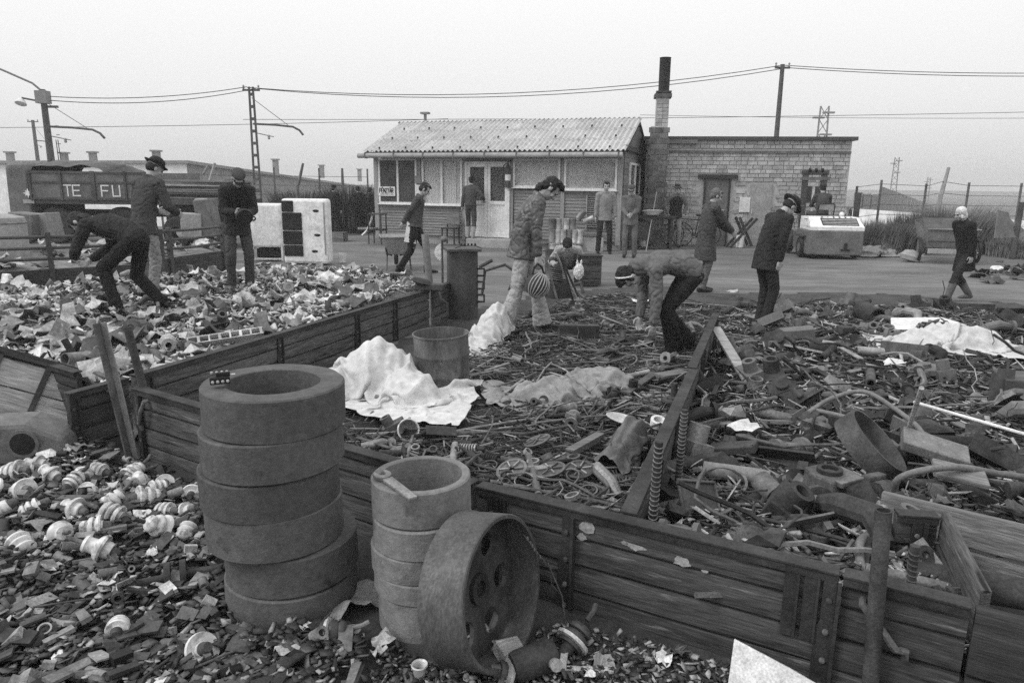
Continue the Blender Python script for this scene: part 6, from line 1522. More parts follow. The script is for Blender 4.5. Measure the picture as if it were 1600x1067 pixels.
def litter(name, label, P, hfun, n, dims, tilt, mts, jit=.25, lift=.02, bias=None):
    """thousands of tiny angular bits in one object"""
    xy = sample(P, n, bias); z = np.array([hfun(x, y) for x, y in xy])
    lo, hi = dims; d = np.exp(rs.uniform(np.log(lo), np.log(hi), (n,3))); sc_ = (1+.05*np.maximum(xy[:,1]-3, 0))[:,None]; d = d*sc_
    base = np.array([(-1,-1,-1),(1,-1,-1),(1,1,-1),(-1,1,-1),(-1,-1,1),(1,-1,1),(1,1,1),(-1,1,1)], float)*.5
    c = base[None]*d[:,None,:]*(1+rs.uniform(-jit,jit,(n,8,3)))
    c = np.einsum('nij,nkj->nki', rotmats(n, tilt), c); c += np.stack([xy[:,0], xy[:,1], z+rs.uniform(-.01, lift, n)], -1)[:,None,:]
    F = np.array([(0,3,2,1),(4,5,6,7),(0,1,5,4),(1,2,6,5),(2,3,7,6),(3,0,4,7)]); idx = (np.arange(n)[:,None,None]*8+F[None]).reshape(-1)
    me = bpy.data.meshes.new(name); me.vertices.add(n*8); me.vertices.foreach_set('co', c.reshape(-1)); me.loops.add(n*24); me.loops.foreach_set('vertex_index', idx.astype('i'))
    me.polygons.add(n*6); me.polygons.foreach_set('loop_start', np.arange(0, n*24, 4, dtype='i')); 
    for m_ in mts: me.materials.append(MT(m_))
    mi = np.repeat(rs.randint(0, len(mts), n), 6); me.polygons.foreach_set('material_index', mi.astype('i')); me.update(calc_edges=True); me.validate()
    o = bpy.data.objects.new(name, me); col.objects.link(o); return stuff(o, label, 'litter')
for nm_, v0, v1 in (('bit_dark', .03, .06), ('bit_mid', .09, .15), ('bit_light', .26, .42), ('bit_white', .55, .72), ('bit_pale', .40, .52)):
    mat(nm_, v0, v1, scale=30, rough=.7, bump=0)
lowC = lambda x, y: np.where((x < .0) & (y > 4.6) & (y < 6.1) & (x < (y-5)*.3-.1), .25, 1.)
litter('scrap_litter', 'countless small pale metal bits strewn over the left heap', PL, hL, 8500, (np.array([.02,.014,.003]), np.array([.13,.06,.016])), .5, ['bit_light','bit_pale','bit_mid','bit_mid','bit_pale','bit_dark','bit_white'], .5, .04)
litter('scrap_litter', 'countless small dark chips strewn over the left foreground', PN, hN, 6500, (np.array([.012,.010,.0025]), np.array([.060,.045,.008])), .30, ['bit_dark','bit_dark','bit_dark','bit_mid','bit_mid','bit_light','bit_dark'], .3, .03)
litter('scrap_litter', 'small bits on the ground before the front sideboard', PF, hF, 3200, (np.array([.008,.006,.003]), np.array([.04,.025,.01])), .35, ['bit_dark','bit_mid','bit_dark','bit_light'], .35, .02)
litter('scrap_litter', 'countless slivers of iron strewn over the middle bay', PC, hC, 9000, (np.array([.05,.003,.003]), np.array([.30,.011,.009])), .13, ['bit_dark','bit_mid','bit_dark','bit_mid','bit_light','bit_mid','bit_dark','bit_dark'], .3, .03, lowC)
litter('scrap_litter', 'countless small bits strewn over the right bay', PR, hR, 10000, (np.array([.02,.005,.003]), np.array([.20,.022,.014])), .3, ['bit_dark','bit_mid','bit_dark','bit_mid','bit_light','bit_dark','bit_mid','bit_pale'], .4, .05)

# ---- individual pieces
def crumple(seed, s_, th=.004):
    r_ = random.Random(seed); n = 4; m_ = MB(); pts = []
    for i in range(n+1):
        for j in range(n+1):
            x, y = (i/n-.5), (j/n-.5); rad = 1-.35*r_.random()*(abs(x)+abs(y))
            pts.append(V((x*s_*rad*(1+.2*r_.uniform(-1,1)), y*s_*.8*rad*(1+.2*r_.uniform(-1,1)), s_*(.28*noise.noise(V((x*2.5+seed*3.3,y*2.5,seed)))+.10*r_.uniform(-1,1)))))
    N_ = len(pts); pts += [p+V((0,0,-th)) for p in pts]; k = n+1
    fs = [(i*k+j,(i+1)*k+j,(i+1)*k+j+1,i*k+j+1) for i in range(n) for j in range(n)]; fs += [tuple(N_+a for a in reversed(f)) for f in fs]
    b = [i*k for i in range(k)]+[n*k+j for j in range(1,k)]+[i*k+n for i in range(n-1,-1,-1)]+[j for j in range(n-1,0,-1)]
    fs += [(b[i],b[(i+1) % len(b)],N_+b[(i+1) % len(b)],N_+b[i]) for i in range(len(b))]
    return m_.add(pts, fs).mesh('crumple', 30)
def casting(seed):
    r_ = random.Random(seed); bm = bmesh.new()
    for _ in range(14): bm.verts.new((r_.uniform(-.07,.07), r_.uniform(-.05,.05), r_.uniform(-.035,.035)))
    bmesh.ops.convex_hull(bm, input=bm.verts); me = bpy.data.meshes.new('casting'); bm.to_mesh(me); bm.free(); return me
def lib(ms, mts):
    out_ = []
    for m_ in ms:
        for t in mts:
            c = m_.copy(); c.materials.clear(); c.materials.append(MT(t)); out_.append(c)
    return out_
def scatter(name, label, cat, group, P, hfun, n, meshes, smin=1., smax=1., tilt=.15, ang=None, lift=.015, bias=None):
    xy = sample(P, n, bias)
    for x, y in xy:
        o = mobj(name, meshes[rs.randint(len(meshes))], None); s_ = rs.uniform(smin, smax)
        o.scale = (s_,s_,s_); o.location = (x, y, hfun(x, y)+rs.uniform(.2,1)*lift+.006)
        a = rs.normal(*ang) if ang else rs.uniform(0, 6.283)
        o.rotation_euler = (rs.normal(0, tilt), rs.normal(0, tilt*.6), a); tag(o, label, cat, group)
crs = [crumple(i, .16) for i in range(7)]
scatter('crumpled_aluminium', 'crumpled pale aluminium scrap on the left heap', 'metal scrap', 'crumpled scraps of the left heap', PL, hL, 260, lib(crs, ['alu_scrap','alu_scrap','alu_scrap','alu_dark','paper']), .9, 2.6, .4, lift=.09)
cas = [casting(i) for i in range(6)]
scatter('broken_casting', 'broken metal casting on the left heap', 'metal scrap', 'broken castings of the left heap', PL, hL, 90, lib(cas, ['alu_scrap','alu_dark','steel_mid']), .8, 1.9, .6, lift=.06)
def rod(L_, r_, bend=0): return MB().tube([(-L_/2,0,0),(-L_*.2,bend*.6,0),(L_*.15,bend,.0),(L_/2,0,0)], r_, 6).mesh('rod', 40)
rods = [rod(.3,.006), rod(.45,.008,.01), rod(.6,.007,-.02), rod(.8,.010,.02), rod(.5,.013), rod(.38,.005,.03)]
rl = lib(rods, ['rust_dark','rust_mid','rust_mid','steel_mid'])
scatter('steel_rod', 'thin rusty rod strewn in the middle bay', 'rod', 'rods of the middle bay', PC, hC, 240, rl, .6, 1.1, .06, (.25,.7), .05, lowC)
def flat(L_, w_, t): return MB().prism([(-L_/2,-w_/2),(L_/2,-w_/2*.9),(L_/2,w_/2*.8),(-L_/2,w_/2)], -t/2, t/2).mesh('flat')
flats = lib([flat(.35,.03,.006), flat(.5,.04,.008), flat(.25,.05,.006), flat(.42,.022,.02), flat(.3,.06,.01)], ['rust_dark','rust_mid','steel_mid','wood_grey'])
scatter('flat_bar', 'flat iron bar strewn in the middle bay', 'bar', 'flat bars of the middle bay', PC, hC, 80, flats, .6, 1.1, .08, (.2,.8), .05, lowC)
def hoop(r_, t, w_): return MB().lathe([(r_-t,0),(r_,0),(r_,w_),(r_-t,w_)], 22, close=True).mesh('hoop', 40)
rings_ = lib([hoop(.05,.008,.012), hoop(.04,.012,.02), hoop(.075,.008,.01), hoop(.03,.008,.03)], ['rust_dark','rust_mid','steel_mid'])
nearC = lambda x, y: np.where(y < 4.3, 1., .06)
scatter('iron_ring', 'iron ring among the small parts near the front of the middle bay', 'ring', 'iron rings of the middle bay', PC, hC, 60, rings_, .7, 1.2, .35, None, .05, nearC)
pip = lib([MB().lathe([(.016,-l/2),(.024,-l/2),(.024,l/2),(.016,l/2)], 14, Matrix.Rotation(R(90),4,'Y'), close=True).mesh('pipe', 40) for l in (.14,.26,.4)], ['rust_dark','rust_mid','steel_mid'])
scatter('pipe_offcut', 'short pipe offcut lying in the middle bay', 'pipe', 'pipe offcuts of the middle bay', PC, hC, 32, pip, .8, 1.3, .1, None, .05, lowC)
shaft = lib([MB().lathe([(0,-.15),(.008,-.15),(.008,-.05),(.020,-.045),(.020,.08),(.012,.085),(.012,.14),(0,.14)], 14, Matrix.Rotation(R(90),4,'Y')).mesh('shaft', 40)], ['rust_dark','steel_mid','black','steel_light'])
scatter('stepped_shaft', 'stepped shaft like a damper in the small parts of the middle bay', 'shaft', 'stepped shafts of the middle bay', PC, hC, 30, shaft, .7, 1.2, .2, None, .06, nearC)
scatter('iron_rod', 'rusty rod lying in the right bay', 'rod', 'rods of the right bay', PR, hR, 100, rl, .6, 1.2, .12, (.0,.8), .07)
scatter('flat_bar', 'flat bar lying in the right bay', 'bar', 'flat bars of the right bay', PR, hR, 70, flats, .7, 1.5, .16, None, .07)
scatter('pipe_offcut', 'pipe offcut lying in the right bay', 'pipe', 'pipe offcuts of the right bay', PR, hR, 40, pip, .9, 1.8, .15, None, .06)
scatter('crumpled_sheet', 'crumpled dark sheet metal in the right bay', 'metal scrap', 'crumpled sheets of the right bay', PR, hR, 70, lib(crs, ['alu_dark','rust_mid','rust_dark','steel_mid']), .5, 1.2, .35, lift=.05)
scatter('paper_scrap', 'pale paper scrap in the right bay', 'paper', 'paper scraps of the right bay', PR, hR, 34, lib(crs, ['paper','steel_light']), .25, .55, .4, lift=.07)
scatter('broken_casting', 'rusty broken casting in the right bay', 'metal scrap', 'broken castings of the right bay', PR, hR, 80, lib(cas, ['rust_dark','rust_mid','steel_mid']), .9, 2.2, .5, lift=.05)
scatter('iron_ring', 'iron ring in the right bay', 'ring', 'iron rings of the right bay', PR, hR, 24, rings_, .9, 1.8, .5, None, .06)
chips = lib([flat(.055,.04,.005), flat(.045,.045,.004), flat(.08,.03,.006), flat(.06,.02,.01)], ['chip_dark','chip_dark','chip_mid'])
scatter('metal_chip', 'small dark flat chip in the left foreground litter', 'chip', 'flat chips of the left foreground', PN, hN, 280, chips, .9, 2.0, .25, None, .03)
scatter('scrap_flake', 'pale crumpled flake in the left foreground litter', 'metal scrap', 'pale flakes of the left foreground', PN, hN, 90, lib(crs, ['alu_scrap','paper','alu_dark','alu_scrap']), .3, .9, .35, lift=.03)
tiny = lib([MB().box((0,0,0),(.05,.035,.03)).mesh('b'), MB().lathe([(.010,-.03),(.018,-.03),(.018,.03),(.010,.03)], 12, Matrix.Rotation(R(90),4,'Y'), close=True).mesh('s', 40)], ['chip_dark','chip_mid','alu_scrap','black'])
scatter('small_part', 'small block or sleeve in the left foreground litter', 'part', 'small parts of the left foreground', PN, hN, 110, tiny, .7, 1.4, .5, None, .03)
scatter('iron_rod', 'short dark rod in the left foreground litter', 'rod', 'rods of the left foreground', PN, hN, 22, lib(rods[:3], ['rust_dark','rust_mid']), .5, .9, .1, None, .04)
scatter('scrap_flake', 'scrap flake on the ground before the front sideboard', 'metal scrap', 'flakes before the front sideboard', PF, hF, 26, lib(crs, ['alu_dark','wood_pale','rust_mid','paper']), .25, .6, .4, lift=.03)

def machine_part(seed):
    r_ = random.Random(seed); m_ = MB(); k = seed % 5
    if k == 0: m_.box((0,0,0), (.14,.09,.06)); m_.lathe([(0,0),(.035,0),(.035,.06),(.02,.06),(.02,.02),(0,.02)], 14, Matrix.Translation((.02,0,.028))); m_.box((-.09,0,-.01), (.05,.05,.03))
    elif k == 1: m_.lathe([(.02,-.07),(.045,-.07),(.045,-.05),(.03,-.045),(.03,.05),(.05,.055),(.05,.075),(.02,.075)], 18, Matrix.Rotation(R(80),4,'Y'), close=True); m_.box((0,.03,.02), (.04,.06,.03))
    elif k == 2: m_.prism([(.08*math.cos(i*PI/8)*(1 if i % 2 else .82), .08*math.sin(i*PI/8)*(1 if i % 2 else .82)) for i in range(16)], -.012, .012); m_.lathe([(0,.0),(.03,.0),(.03,.03),(0,.03)], 12)
    elif k == 3: m_.tube([(-.12,0,0),(-.04,.02,.03),(.04,.05,.03),(.1,.03,0)], [.022,.03,.03,.02], 10); m_.lathe([(.02,-.008),(.045,-.008),(.045,.008),(.02,.008)], 14, Matrix.Translation((-.12,0,0)) @ Matrix.Rotation(R(80),4,'Y'), close=True)
    else: m_.box((0,0,0), (.2,.05,.012)); m_.box((0,.022,.03), (.2,.008,.06)); m_.box((.07,-.01,.02), (.03,.03,.03))
    return m_.mesh('machine_part', 35)
mps = [machine_part(i) for i in range(5)]
scatter('machine_part', 'rusty machine part lying in the right bay', 'machine part', 'machine parts of the right bay', PR, hR, 120, lib(mps, ['rust_dark','rust_dark','rust_mid','steel_mid','paint_mid']), .8, 2.3, .5, lift=.07)
scatter('machine_part', 'rusty machine part lying in the middle bay', 'machine part', 'machine parts of the middle bay', PC, hC, 45, lib(mps, ['rust_dark','rust_mid','steel_mid']), .6, 1.2, .5, None, .05, lowC)
scatter('machine_part', 'pale machine part lying on the left heap', 'machine part', 'machine parts of the left heap', PL, hL, 50, lib(mps, ['alu_scrap','alu_dark','steel_mid']), 1., 2., .6, lift=.08)
tins = lib([MB().lathe([(0,-.05),(.036,-.05),(.038,-.045),(.036,0),(.03,.02),(.038,.05),(.034,.05),(.03,-.03),(0,-.04)], 16).mesh('tin', 40)], ['steel_mid','rust_mid','rust_dark'])
def tangle(seed):
    r_ = random.Random(seed); p = V((0,0,0)); d = V((1,0,0)); pts = [p.copy()]
    for i in range(9): d = (d+V((r_.uniform(-.7,.7),r_.uniform(-.8,.8),r_.uniform(-.25,.3)))).normalized(); p = p+d*.06; p.z = max(p.z, -.01); pts.append(p.copy())
    c = sum(pts, V((0,0,0)))/len(pts); return MB().tube([q-c for q in pts], r_.choice((.003,.005,.007)), 5).mesh('tangle', 60)
tgl = lib([tangle(i) for i in range(8)], ['rust_mid','steel_mid','rust_dark'])
scatter('bent_wire', 'bent wire among the scrap of the right bay', 'wire', 'bent wires of the right bay', PR, hR, 90, tgl, .8, 2.0, .25, None, .08)
scatter('bent_wire', 'bent wire among the scrap of the middle bay', 'wire', 'bent wires of the middle bay', PC, hC, 60, tgl, .7, 1.4, .2, None, .06, lowC)
scatter('dented_tin', 'dented tin lying in the right bay', 'tin', 'tins of the right bay', PR, hR, 22, tins, .7, 1.3, 1.2, lift=.07)
mat('scrap_paint', .05, .12, scale=5, rough=.8, bump=.2, rand=.5)
# ---- porcelain insulators
def insulator_proto(v):
    pr_ = [[(0,0),(.024,0),(.026,.010),(.050,.004),(.054,.010),(.050,.020),(.030,.030),(.028,.036),(.044,.034),(.047,.040),(.043,.050),(.026,.060),(.024,.066),(.034,.066),(.035,.074),(.028,.084),(0,.088)],
           [(0,0),(.030,0),(.034,.012),(.034,.028),(.052,.024),(.055,.032),(.046,.046),(.030,.056),(.028,.078),(.034,.084),(.030,.094),(0,.096)],
           [(0,0),(.020,0),(.022,.014),(.040,.010),(.043,.018),(.034,.028),(.024,.032),(.040,.034),(.043,.042),(.034,.052),(.024,.056),(.038,.058),(.040,.066),(.030,.078),(0,.080)]][v]
    b = MB().lathe(pr_, 26).mesh('porcelain', 50)
    c = MB().lathe([(0,-.028),(.014,-.028),(.018,-.018),(.022,0.002),(0,.004)], 18).mesh('cap', 40); p = MB().tube([(0,0,.1),(0,0,.135),(.01,0,.155)], .009, 8).mesh('pin', 40)
    g_ = MB().lathe([(.0440,.0385),(.0478,.0425),(.0440,.0465)], 26).lathe([(.0385,.066),(.0415,.0685),(.0385,.071)], 26).mesh('groove', 40)
    return b, c, p, g_
IBS = [insulator_proto(v) for v in range(3)]
for IB in IBS:
    IB[0].materials.append(MT('porcelain')); IB[1].materials.append(MT('rust_mid')); IB[2].materials.append(MT('rust_mid'))
ins_px = [(39,756),(75,748),(8,778),(46,786),(137,764),(168,753),(202,753),(228,753),(234,776),(260,763),(133,783),(272,800),(300,776),(302,798),(299,828),(171,808),(132,821),(195,821),(166,839),(177,867),(184,994),(320,1015),(778,1042),(885,1008),(506,992)]
ins_px += [(92,760),(110,778),(215,788),(20,806),(72,812),(262,832),(96,850),(30,870)]
names_i = {20: 'white insulator lying alone low in the left foreground', 21: 'white insulator against the foot of the tall ring stack', 22: 'insulator with white collar inside the leaning wheel', 23: 'dark insulator with white collar before the front sideboard', 24: 'dark insulator with white collar between the two ring stacks'}
lab_i = {}
for nm_, sel in (('back row by the sideboard', [k for k in range(len(ins_px)) if k not in names_i and ins_px[k][1] < 770]), ('second row behind the ring stack', [k for k in range(len(ins_px)) if k not in names_i and 770 <= ins_px[k][1] < 803]), ('front group left of the ring stack', [k for k in range(len(ins_px)) if k not in names_i and ins_px[k][1] >= 803])):
    for j, k in enumerate(sorted(sel, key=lambda k: ins_px[k][0])): lab_i[k] = ORD[j]+' white ribbed insulator from the left in the '+nm_
for i, (px, py) in enumerate(ins_px):
    g = G(px, py+12, .03); hh = (hN if px < 400 else hF)(g.x, g.y)
    t = thing('insulator', names_i.get(i) or lab_i[i], 'insulator', (g.x, g.y, hh+.030), 0, 'porcelain insulators')
    t.rotation_euler = (R(rnd.uniform(50,130)), R(rnd.uniform(-20,20)), rnd.uniform(0,6.28)); s_ = rnd.uniform(.9,1.25); t.scale = (s_,s_,s_*1.1)
    dark = i in (22,23,24)
    for me, nm in zip(IBS[i % 3], ('porcelain', 'cap', 'pin')):
        if dark and nm == 'porcelain': me = me.copy(); me.materials.clear(); me.materials.append(MT('paint_dark'))
        mobj(nm, me, None, t)
    if dark: MB().lathe([(.030,.018),(.0555,.022),(.0555,.032),(.030,.036)], 26).build('collar', 'porcelain', t, 40)

PX = [(WF[2][0]+.10,WF[2][1]+.04),(WF[3][0]-.02,WF[3][1]+.05),(c2_.x,c2_.y+.02),(c1_.x-.03,c1_.y-.05),(c0_.x+.02,c0_.y-.04)]
def hX(x, y): return .20+.05*nz2(x, y, 5, 3)
mound('scrap_mound', PX, hX, .05, 'scrap_dirt', 'dark scrap filling the corner bin at right')
litter('scrap_litter', 'small bits filling the corner bin at right', PX, hX, 700, (np.array([.012,.006,.004]), np.array([.08,.02,.012])), .35, ['bit_dark','bit_mid','bit_light','bit_dark','bit_pale'], .4, .05)
scatter('machine_part', 'machine part heaped in the corner bin at right', 'machine part', 'machine parts of the corner bin', PX, hX, 12, lib(mps, ['rust_dark','rust_mid','steel_mid']), .5, .9, .5, None, .05)
scatter('iron_rod', 'short rod in the corner bin at right', 'rod', 'rods of the corner bin', PX, hX, 12, lib(rods[:2], ['rust_mid','steel_mid','steel_light']), .4, .7, .25, None, .06)
# ---- singled out pieces
def put(o, loc, rot, lab, cat): o.location = loc; o.rotation_euler = rot; return tag(o, lab, cat)
def at(px, py, z): p = G(px, py, z); return V((p.x, p.y, z))
# right bay
dr = MB().lathe([(0,.02),(.17,.02),(.19,.0),(.205,.0),(.205,.12),(.19,.12),(.185,.04),(0,.035)], 40).build('brake_drum', 'rust_mid', None, 35)
put(dr, at(1345,705,.27), Matrix(frame(V((.60,-.34,.72)))).transposed().to_euler(), 'big rusty brake drum standing on edge in the right bay', 'drum')
gb = thing('gearbox_housing', 'blocky cast gearbox housing with a slot in the right bay', 'housing', at(1296,775,.22), R(28))
MB().prism([(-.10,-.09),(.10,-.09),(.11,.02),(.07,.10),(-.07,.11),(-.11,.03)], -.05, .13).build('case', 'rust_mid', gb, bevel=.015)
for dx_ in (-.035,.035): MB().box((dx_+.01,-.105,.03), (.028,.05,.15)).build('lug', 'rust_mid', gb, bevel=.008)
MB().box((0,-.095,.115), (.16,.05,.03)).build('flange', 'steel_mid', gb, bevel=.006); MB().lathe([(.04,0),(.06,0),(.06,.02),(.04,.02)], 20, Matrix.Translation((-.02,.0,.131)), close=True).build('bearing_seat', 'rust_dark', gb, 40)
def hose(lab, pts, r_, mt='rubber', nm='hose'):
    P3 = [at(*p) for p in pts]; out_ = []
    for i in range(len(P3)-1):
        a, b, c, d = P3[max(i-1,0)], P3[i], P3[i+1], P3[min(i+2,len(P3)-1)]
        for k in range(6):
            t = k/6; out_.append(.5*((2*b)+(c-a)*t+(2*a-5*b+4*c-d)*t*t+(3*b-a-3*c+d)*t**3))
    out_.append(P3[-1]); tag(MB().tube(out_, r_, 8).build(nm, mt, None, 50), lab, nm)
mat('hose_grey', .12, .2, scale=6, rough=.6, bump=.1)
hose('long grey hose looping over the right bay', [(1262,645,.20),(1300,622,.25),(1350,612,.28),(1400,640,.28),(1440,675,.26),(1430,700,.24),(1380,690,.22),(1330,655,.22),(1270,640,.2)], .016, 'hose_grey')
hose('thick hose arching at the right edge above the corner bin', [(1398,778,.20),(1402,750,.32),(1440,735,.38),(1500,730,.36),(1560,740,.30),(1640,750,.25)], .017, 'hose_grey')
hose('dark bent tube dropping behind the pipe post', [(1370,830,.22),(1345,845,.30),(1345,880,.28),(1365,910,.25)], .018, 'hose_grey')
hose('cable lying along the far side of the right bay', [(1120,610,.12),(1200,640,.14),(1290,640,.15),(1400,660,.15),(1520,655,.16),(1600,665,.16)], .008, 'rubber', 'cable')
hose('thin wire curled in the right bay', [(1180,640,.2),(1230,610,.25),(1330,600,.24),(1420,615,.2)], .006, 'rubber', 'wire')
tag(MB().tube([at(1428,628,.26), at(1625,685,.24)], .011, 8).build('white_rod', 'white_paint'), 'long white rod slanting to the right edge', 'rod')
tag(MB().tube([at(1410,700,.15), Q(1440,606,3.75)], .014, 8).build('stick', 'wood_pale'), 'pale stick standing upright in the right bay', 'stick')
tag(MB().bar(at(1118,512,.42), at(1174,604,.12), .09, .02).build('plank', 'wood_pale'), 'pale plank leaning off the far end of the right divider', 'plank')
tag(MB().prism([(-.22,-.15),(.24,-.12),(.2,.16),(-.16,.15)], 0, .02).build('flat_board', 'concrete', None, loc=at(1258,548,.16), rot=(R(-14),R(8),R(-15))), 'pale flat panel lying in the middle of the right bay', 'panel')
tag(MB().prism([(-.55,-.22),(.55,-.2),(.35,.28),(-.3,.25)], 0, .015).build('flat_board', 'white_paint', None, loc=at(1448,508,.12), rot=(R(6),R(0),R(2))), 'large white panel lying at the far edge of the right bay', 'panel')
mb2 = thing('metal_chest', 'dark metal chest with open flap at the right edge', 'chest', at(1585,640,.10), R(-18))
MB().box((.16,.15,.10), (.5,.34,.26)).build('body', 'paint_dark', mb2, bevel=.01); MB().prism([(-.2,-.06),(-.02,-.06),(-.02,.3),(-.13,.3)], 0, .012, Matrix.Rotation(R(80),4,'X')).build('flap', 'paint_dark', mb2)
for k, (px, py, z, r_, l, lab, mt, rz, rx) in enumerate(((1200,762,.22,.055,.13,'short wide pipe opening towards the viewer in the right bay','rust_mid',20,-75), (1150,740,.20,.045,.34,'long canister lying near the divider in the right bay','paint_grey',70,90), (1357,490,.14,.12,.3,'dark drum lying on its side at the far edge of the right bay','rust_dark',15,-80),
        (1285,545,.16,.06,.25,'dark cylinder lying on the pale flat panel','rust_dark',75,85), (1180,600,.16,.055,.10,'round tin beside the leaning plank','steel_mid',0,10), (1555,920,.2,.06,.6,'thick dark pipe in the corner bin at right','rust_dark',70,90))):
    put(MB().lathe([(r_*.86,-l/2),(r_,-l/2),(r_*1.02,-l*.4),(r_,-l*.38),(r_,l/2),(r_*.86,l/2)], 26, close=True).build('tube_piece' if k != 4 else 'tin', mt, None, 40), at(px,py,z), (R(rx),0,R(rz)), lab, 'tube')
tin = thing('crushed_can', 'crushed can with white label in the right bay', 'can', at(1243,782,.24), R(20)); tin.rotation_euler = (R(70),R(20),R(30))
MB().lathe([(0,-.06),(.035,-.06),(.037,0),(.03,.03),(.037,.06),(0,.06)], 18).build('can', 'white_paint', tin, 40); MB().lathe([(.0378,-.02),(.0382,.02)], 18).build('label_band', 'paint_mid', tin, 40)
tr_ = thing('tray', 'rusty dented tray with raised rim near the divider in the right bay', 'tray', at(1090,775,.27), R(20)); tr_.rotation_euler = (R(48),R(10),R(15))
MB().box((0,0,0), (.20,.14,.006)).build('plate', 'rust_mid', tr_); MB().tube([(-.1,-.07,.01),(.1,-.07,.01),(.1,.07,.01),(-.1,.07,.01),(-.1,-.07,.01)], .009, 7).build('rim', 'rust_mid', tr_, 40)
plw = thing('toothed_disc', 'toothed wheel half buried at the near edge of the right bay', 'wheel', at(1170,855,.27)); plw.rotation_euler = (R(68),0,R(10))
MB().lathe([(.03,-.02),(.09,-.02),(.09,.02),(.03,.02)], 32, close=True).build('disc', 'rust_mid', plw, 40)
for i in range(20): MB().box((.095*math.cos(i*PI/10),.095*math.sin(i*PI/10),0), (.014,.012,.036), Matrix.Rotation(i*PI/10,3,'Z')).build('tooth', 'rust_mid', plw)
for k, (px, py, z, sx_, sy_, sz_, mt, rx, ry, rz, lab) in enumerate(((1245,520,.16,.34,.16,.10,'paint_mid',5,-8,-12,'ribbed dark machine box in the middle distance of the right bay'), (1320,515,.14,.2,.1,.08,'rust_dark',10,4,30,'small dark block beside the ribbed machine box'), (1255,820,.24,.12,.09,.06,'rust_dark',14,12,30,'dark notched block near the front sideboard'), (1145,700,.18,.28,.10,.05,'rust_mid',8,-16,-35,'rusty slab leaning in the right bay'), (1365,745,.26,.2,.05,.03,'rust_mid',0,10,40,'bent channel beside the gearbox'), (1500,740,.30,.24,.14,.03,'wood_grey',14,8,-18,'grey slat plate under the arching hose'), (1460,700,.25,.34,.2,.06,'steel_mid',10,12,-25,'finned machine cover below the white rod'), (1520,478,.06,.5,.2,.10,'paint_dark',0,0,-6,'long dark crate at the far right of the bay'), (1190,700,.18,.3,.02,.14,'rust_mid',30,0,-40,'upright rusty plate in the right bay'))):
    put(MB().box((0,0,0), (sx_,sy_,sz_)).build('scrap_block', mt, None, bevel=.008), at(px,py,z+.02), (R(rx),R(ry),R(rz)), lab, 'block')
for k, (px, py, z, rz, lab) in enumerate(((1165,665,.2,20,'pale torn leaf shaped sheet in the right bay'), (1395,565,.15,10,'white enamel scrap below the pale canvas'), (1000,470,.06,-10,'pale crumpled sheet behind the stooping man'), (1145,455,.06,30,'white scrap on the ground beside the stooping man'))):
    put(mobj('pale_sheet', lib([crs[k]], ['paper'])[0], None), at(px,py,z+.03), (R(10),0,R(rz)), lab, 'sheet').scale = (1.5,.9,.6)
# far edge dotted block, table-like items
# middle bay
hl = thing('headlamp', 'chrome headlamp bowl lying by the white canvas', 'headlamp', at(638,672,.08), 0); hl.rotation_euler = (R(65),R(10),R(25))
MB().lathe([(0,-.06),(.04,-.055),(.065,-.025),(.075,.005),(.07,.006),(.058,-.02),(.035,-.045),(0,-.05)], 30).build('bowl', 'steel_light', hl, 40); MB().lathe([(.074,0),(.080,.006),(.074,.012),(.068,.006)], 30, close=True).build('rim', 'porcelain', hl, 40); MB().ell((0,0,-.03), (.018,.018,.02)).build('bulb', 'black', hl, 60)
def coil(lab, loc, rot, r_, L_, n, w_, mt):
    t = thing('coil_spring', lab, 'spring', loc); t.rotation_euler = rot
    MB().tube([(r_*math.cos(i*.55), r_*math.sin(i*.55), L_*i/(n*11.4)) for i in range(int(n*11.4))], w_, 6).build('coil', mt, t, 50); MB().tube([(0,0,-.03),(0,0,L_+.05)], r_*.45, 8).build('core', 'rust_dark', t, 40)
coil('spring damper with bright coils at the front of the middle bay', at(718,700,.09), (R(82),0,R(65)), .026, .13, 7, .0055, 'steel_light')
coil('dark coil spring beside the bright one', at(760,712,.09), (R(85),0,R(40)), .024, .12, 6, .006, 'rust_dark')
tag(MB().tube([at(842,775,.12), at(826,712,.10)], .022, 10).build('pipe_length', 'steel_mid', None, 40), 'straight grey pipe lying against the inside of the front sideboard', 'pipe')
tag(MB().bar(at(890,707,.10), at(938,680,.10), .06, .04).build('wood_block', 'wood_grey'), 'short grey wood billet in the middle bay', 'billet')
tag(MB().bar(at(1030,590,.10), at(1070,583,.10), .13, .05).build('wood_block', 'wood_grey'), 'grey plank end near the stooping man', 'plank')
tag(MB().bar(at(978,614,.10), at(1040,572,.10), .07, .02).build('iron_strip', 'rust_mid'), 'long rusty strip pointing at the plank end', 'strip')
put(MB().lathe([(0,0),(.09,.004),(.105,.014),(.10,.016),(0,.008)], 28).build('lid', 'steel_mid', None, 40), at(773,604,.07), (R(8),R(5),0), 'round lid lying between the oil drum and the grey tarpaulin', 'lid')
put(MB().lathe([(0,0),(.10,.004),(.11,.014),(0,.012)], 28).build('lid', 'steel_light', None, 40), at(972,656,.10), (R(14),R(14),0), 'pale oval lid near the right divider', 'lid').scale = (1.1,.6,1)
put(MB().lathe([(.03,0),(.05,0),(.05,.05),(.03,.05)], 24, close=True).build('collar', 'white_paint', None, 40), at(1027,664,.10), (R(20),0,0), 'white collar ring by the right divider', 'ring')
put(MB().box((0,0,0), (.44,.05,.20)).build('tool_chest', 'paint_dark', None, bevel=.01), at(905,520,.10), (R(12),0,R(-4)), 'flat dark chest lid with clasp between the two men', 'chest')
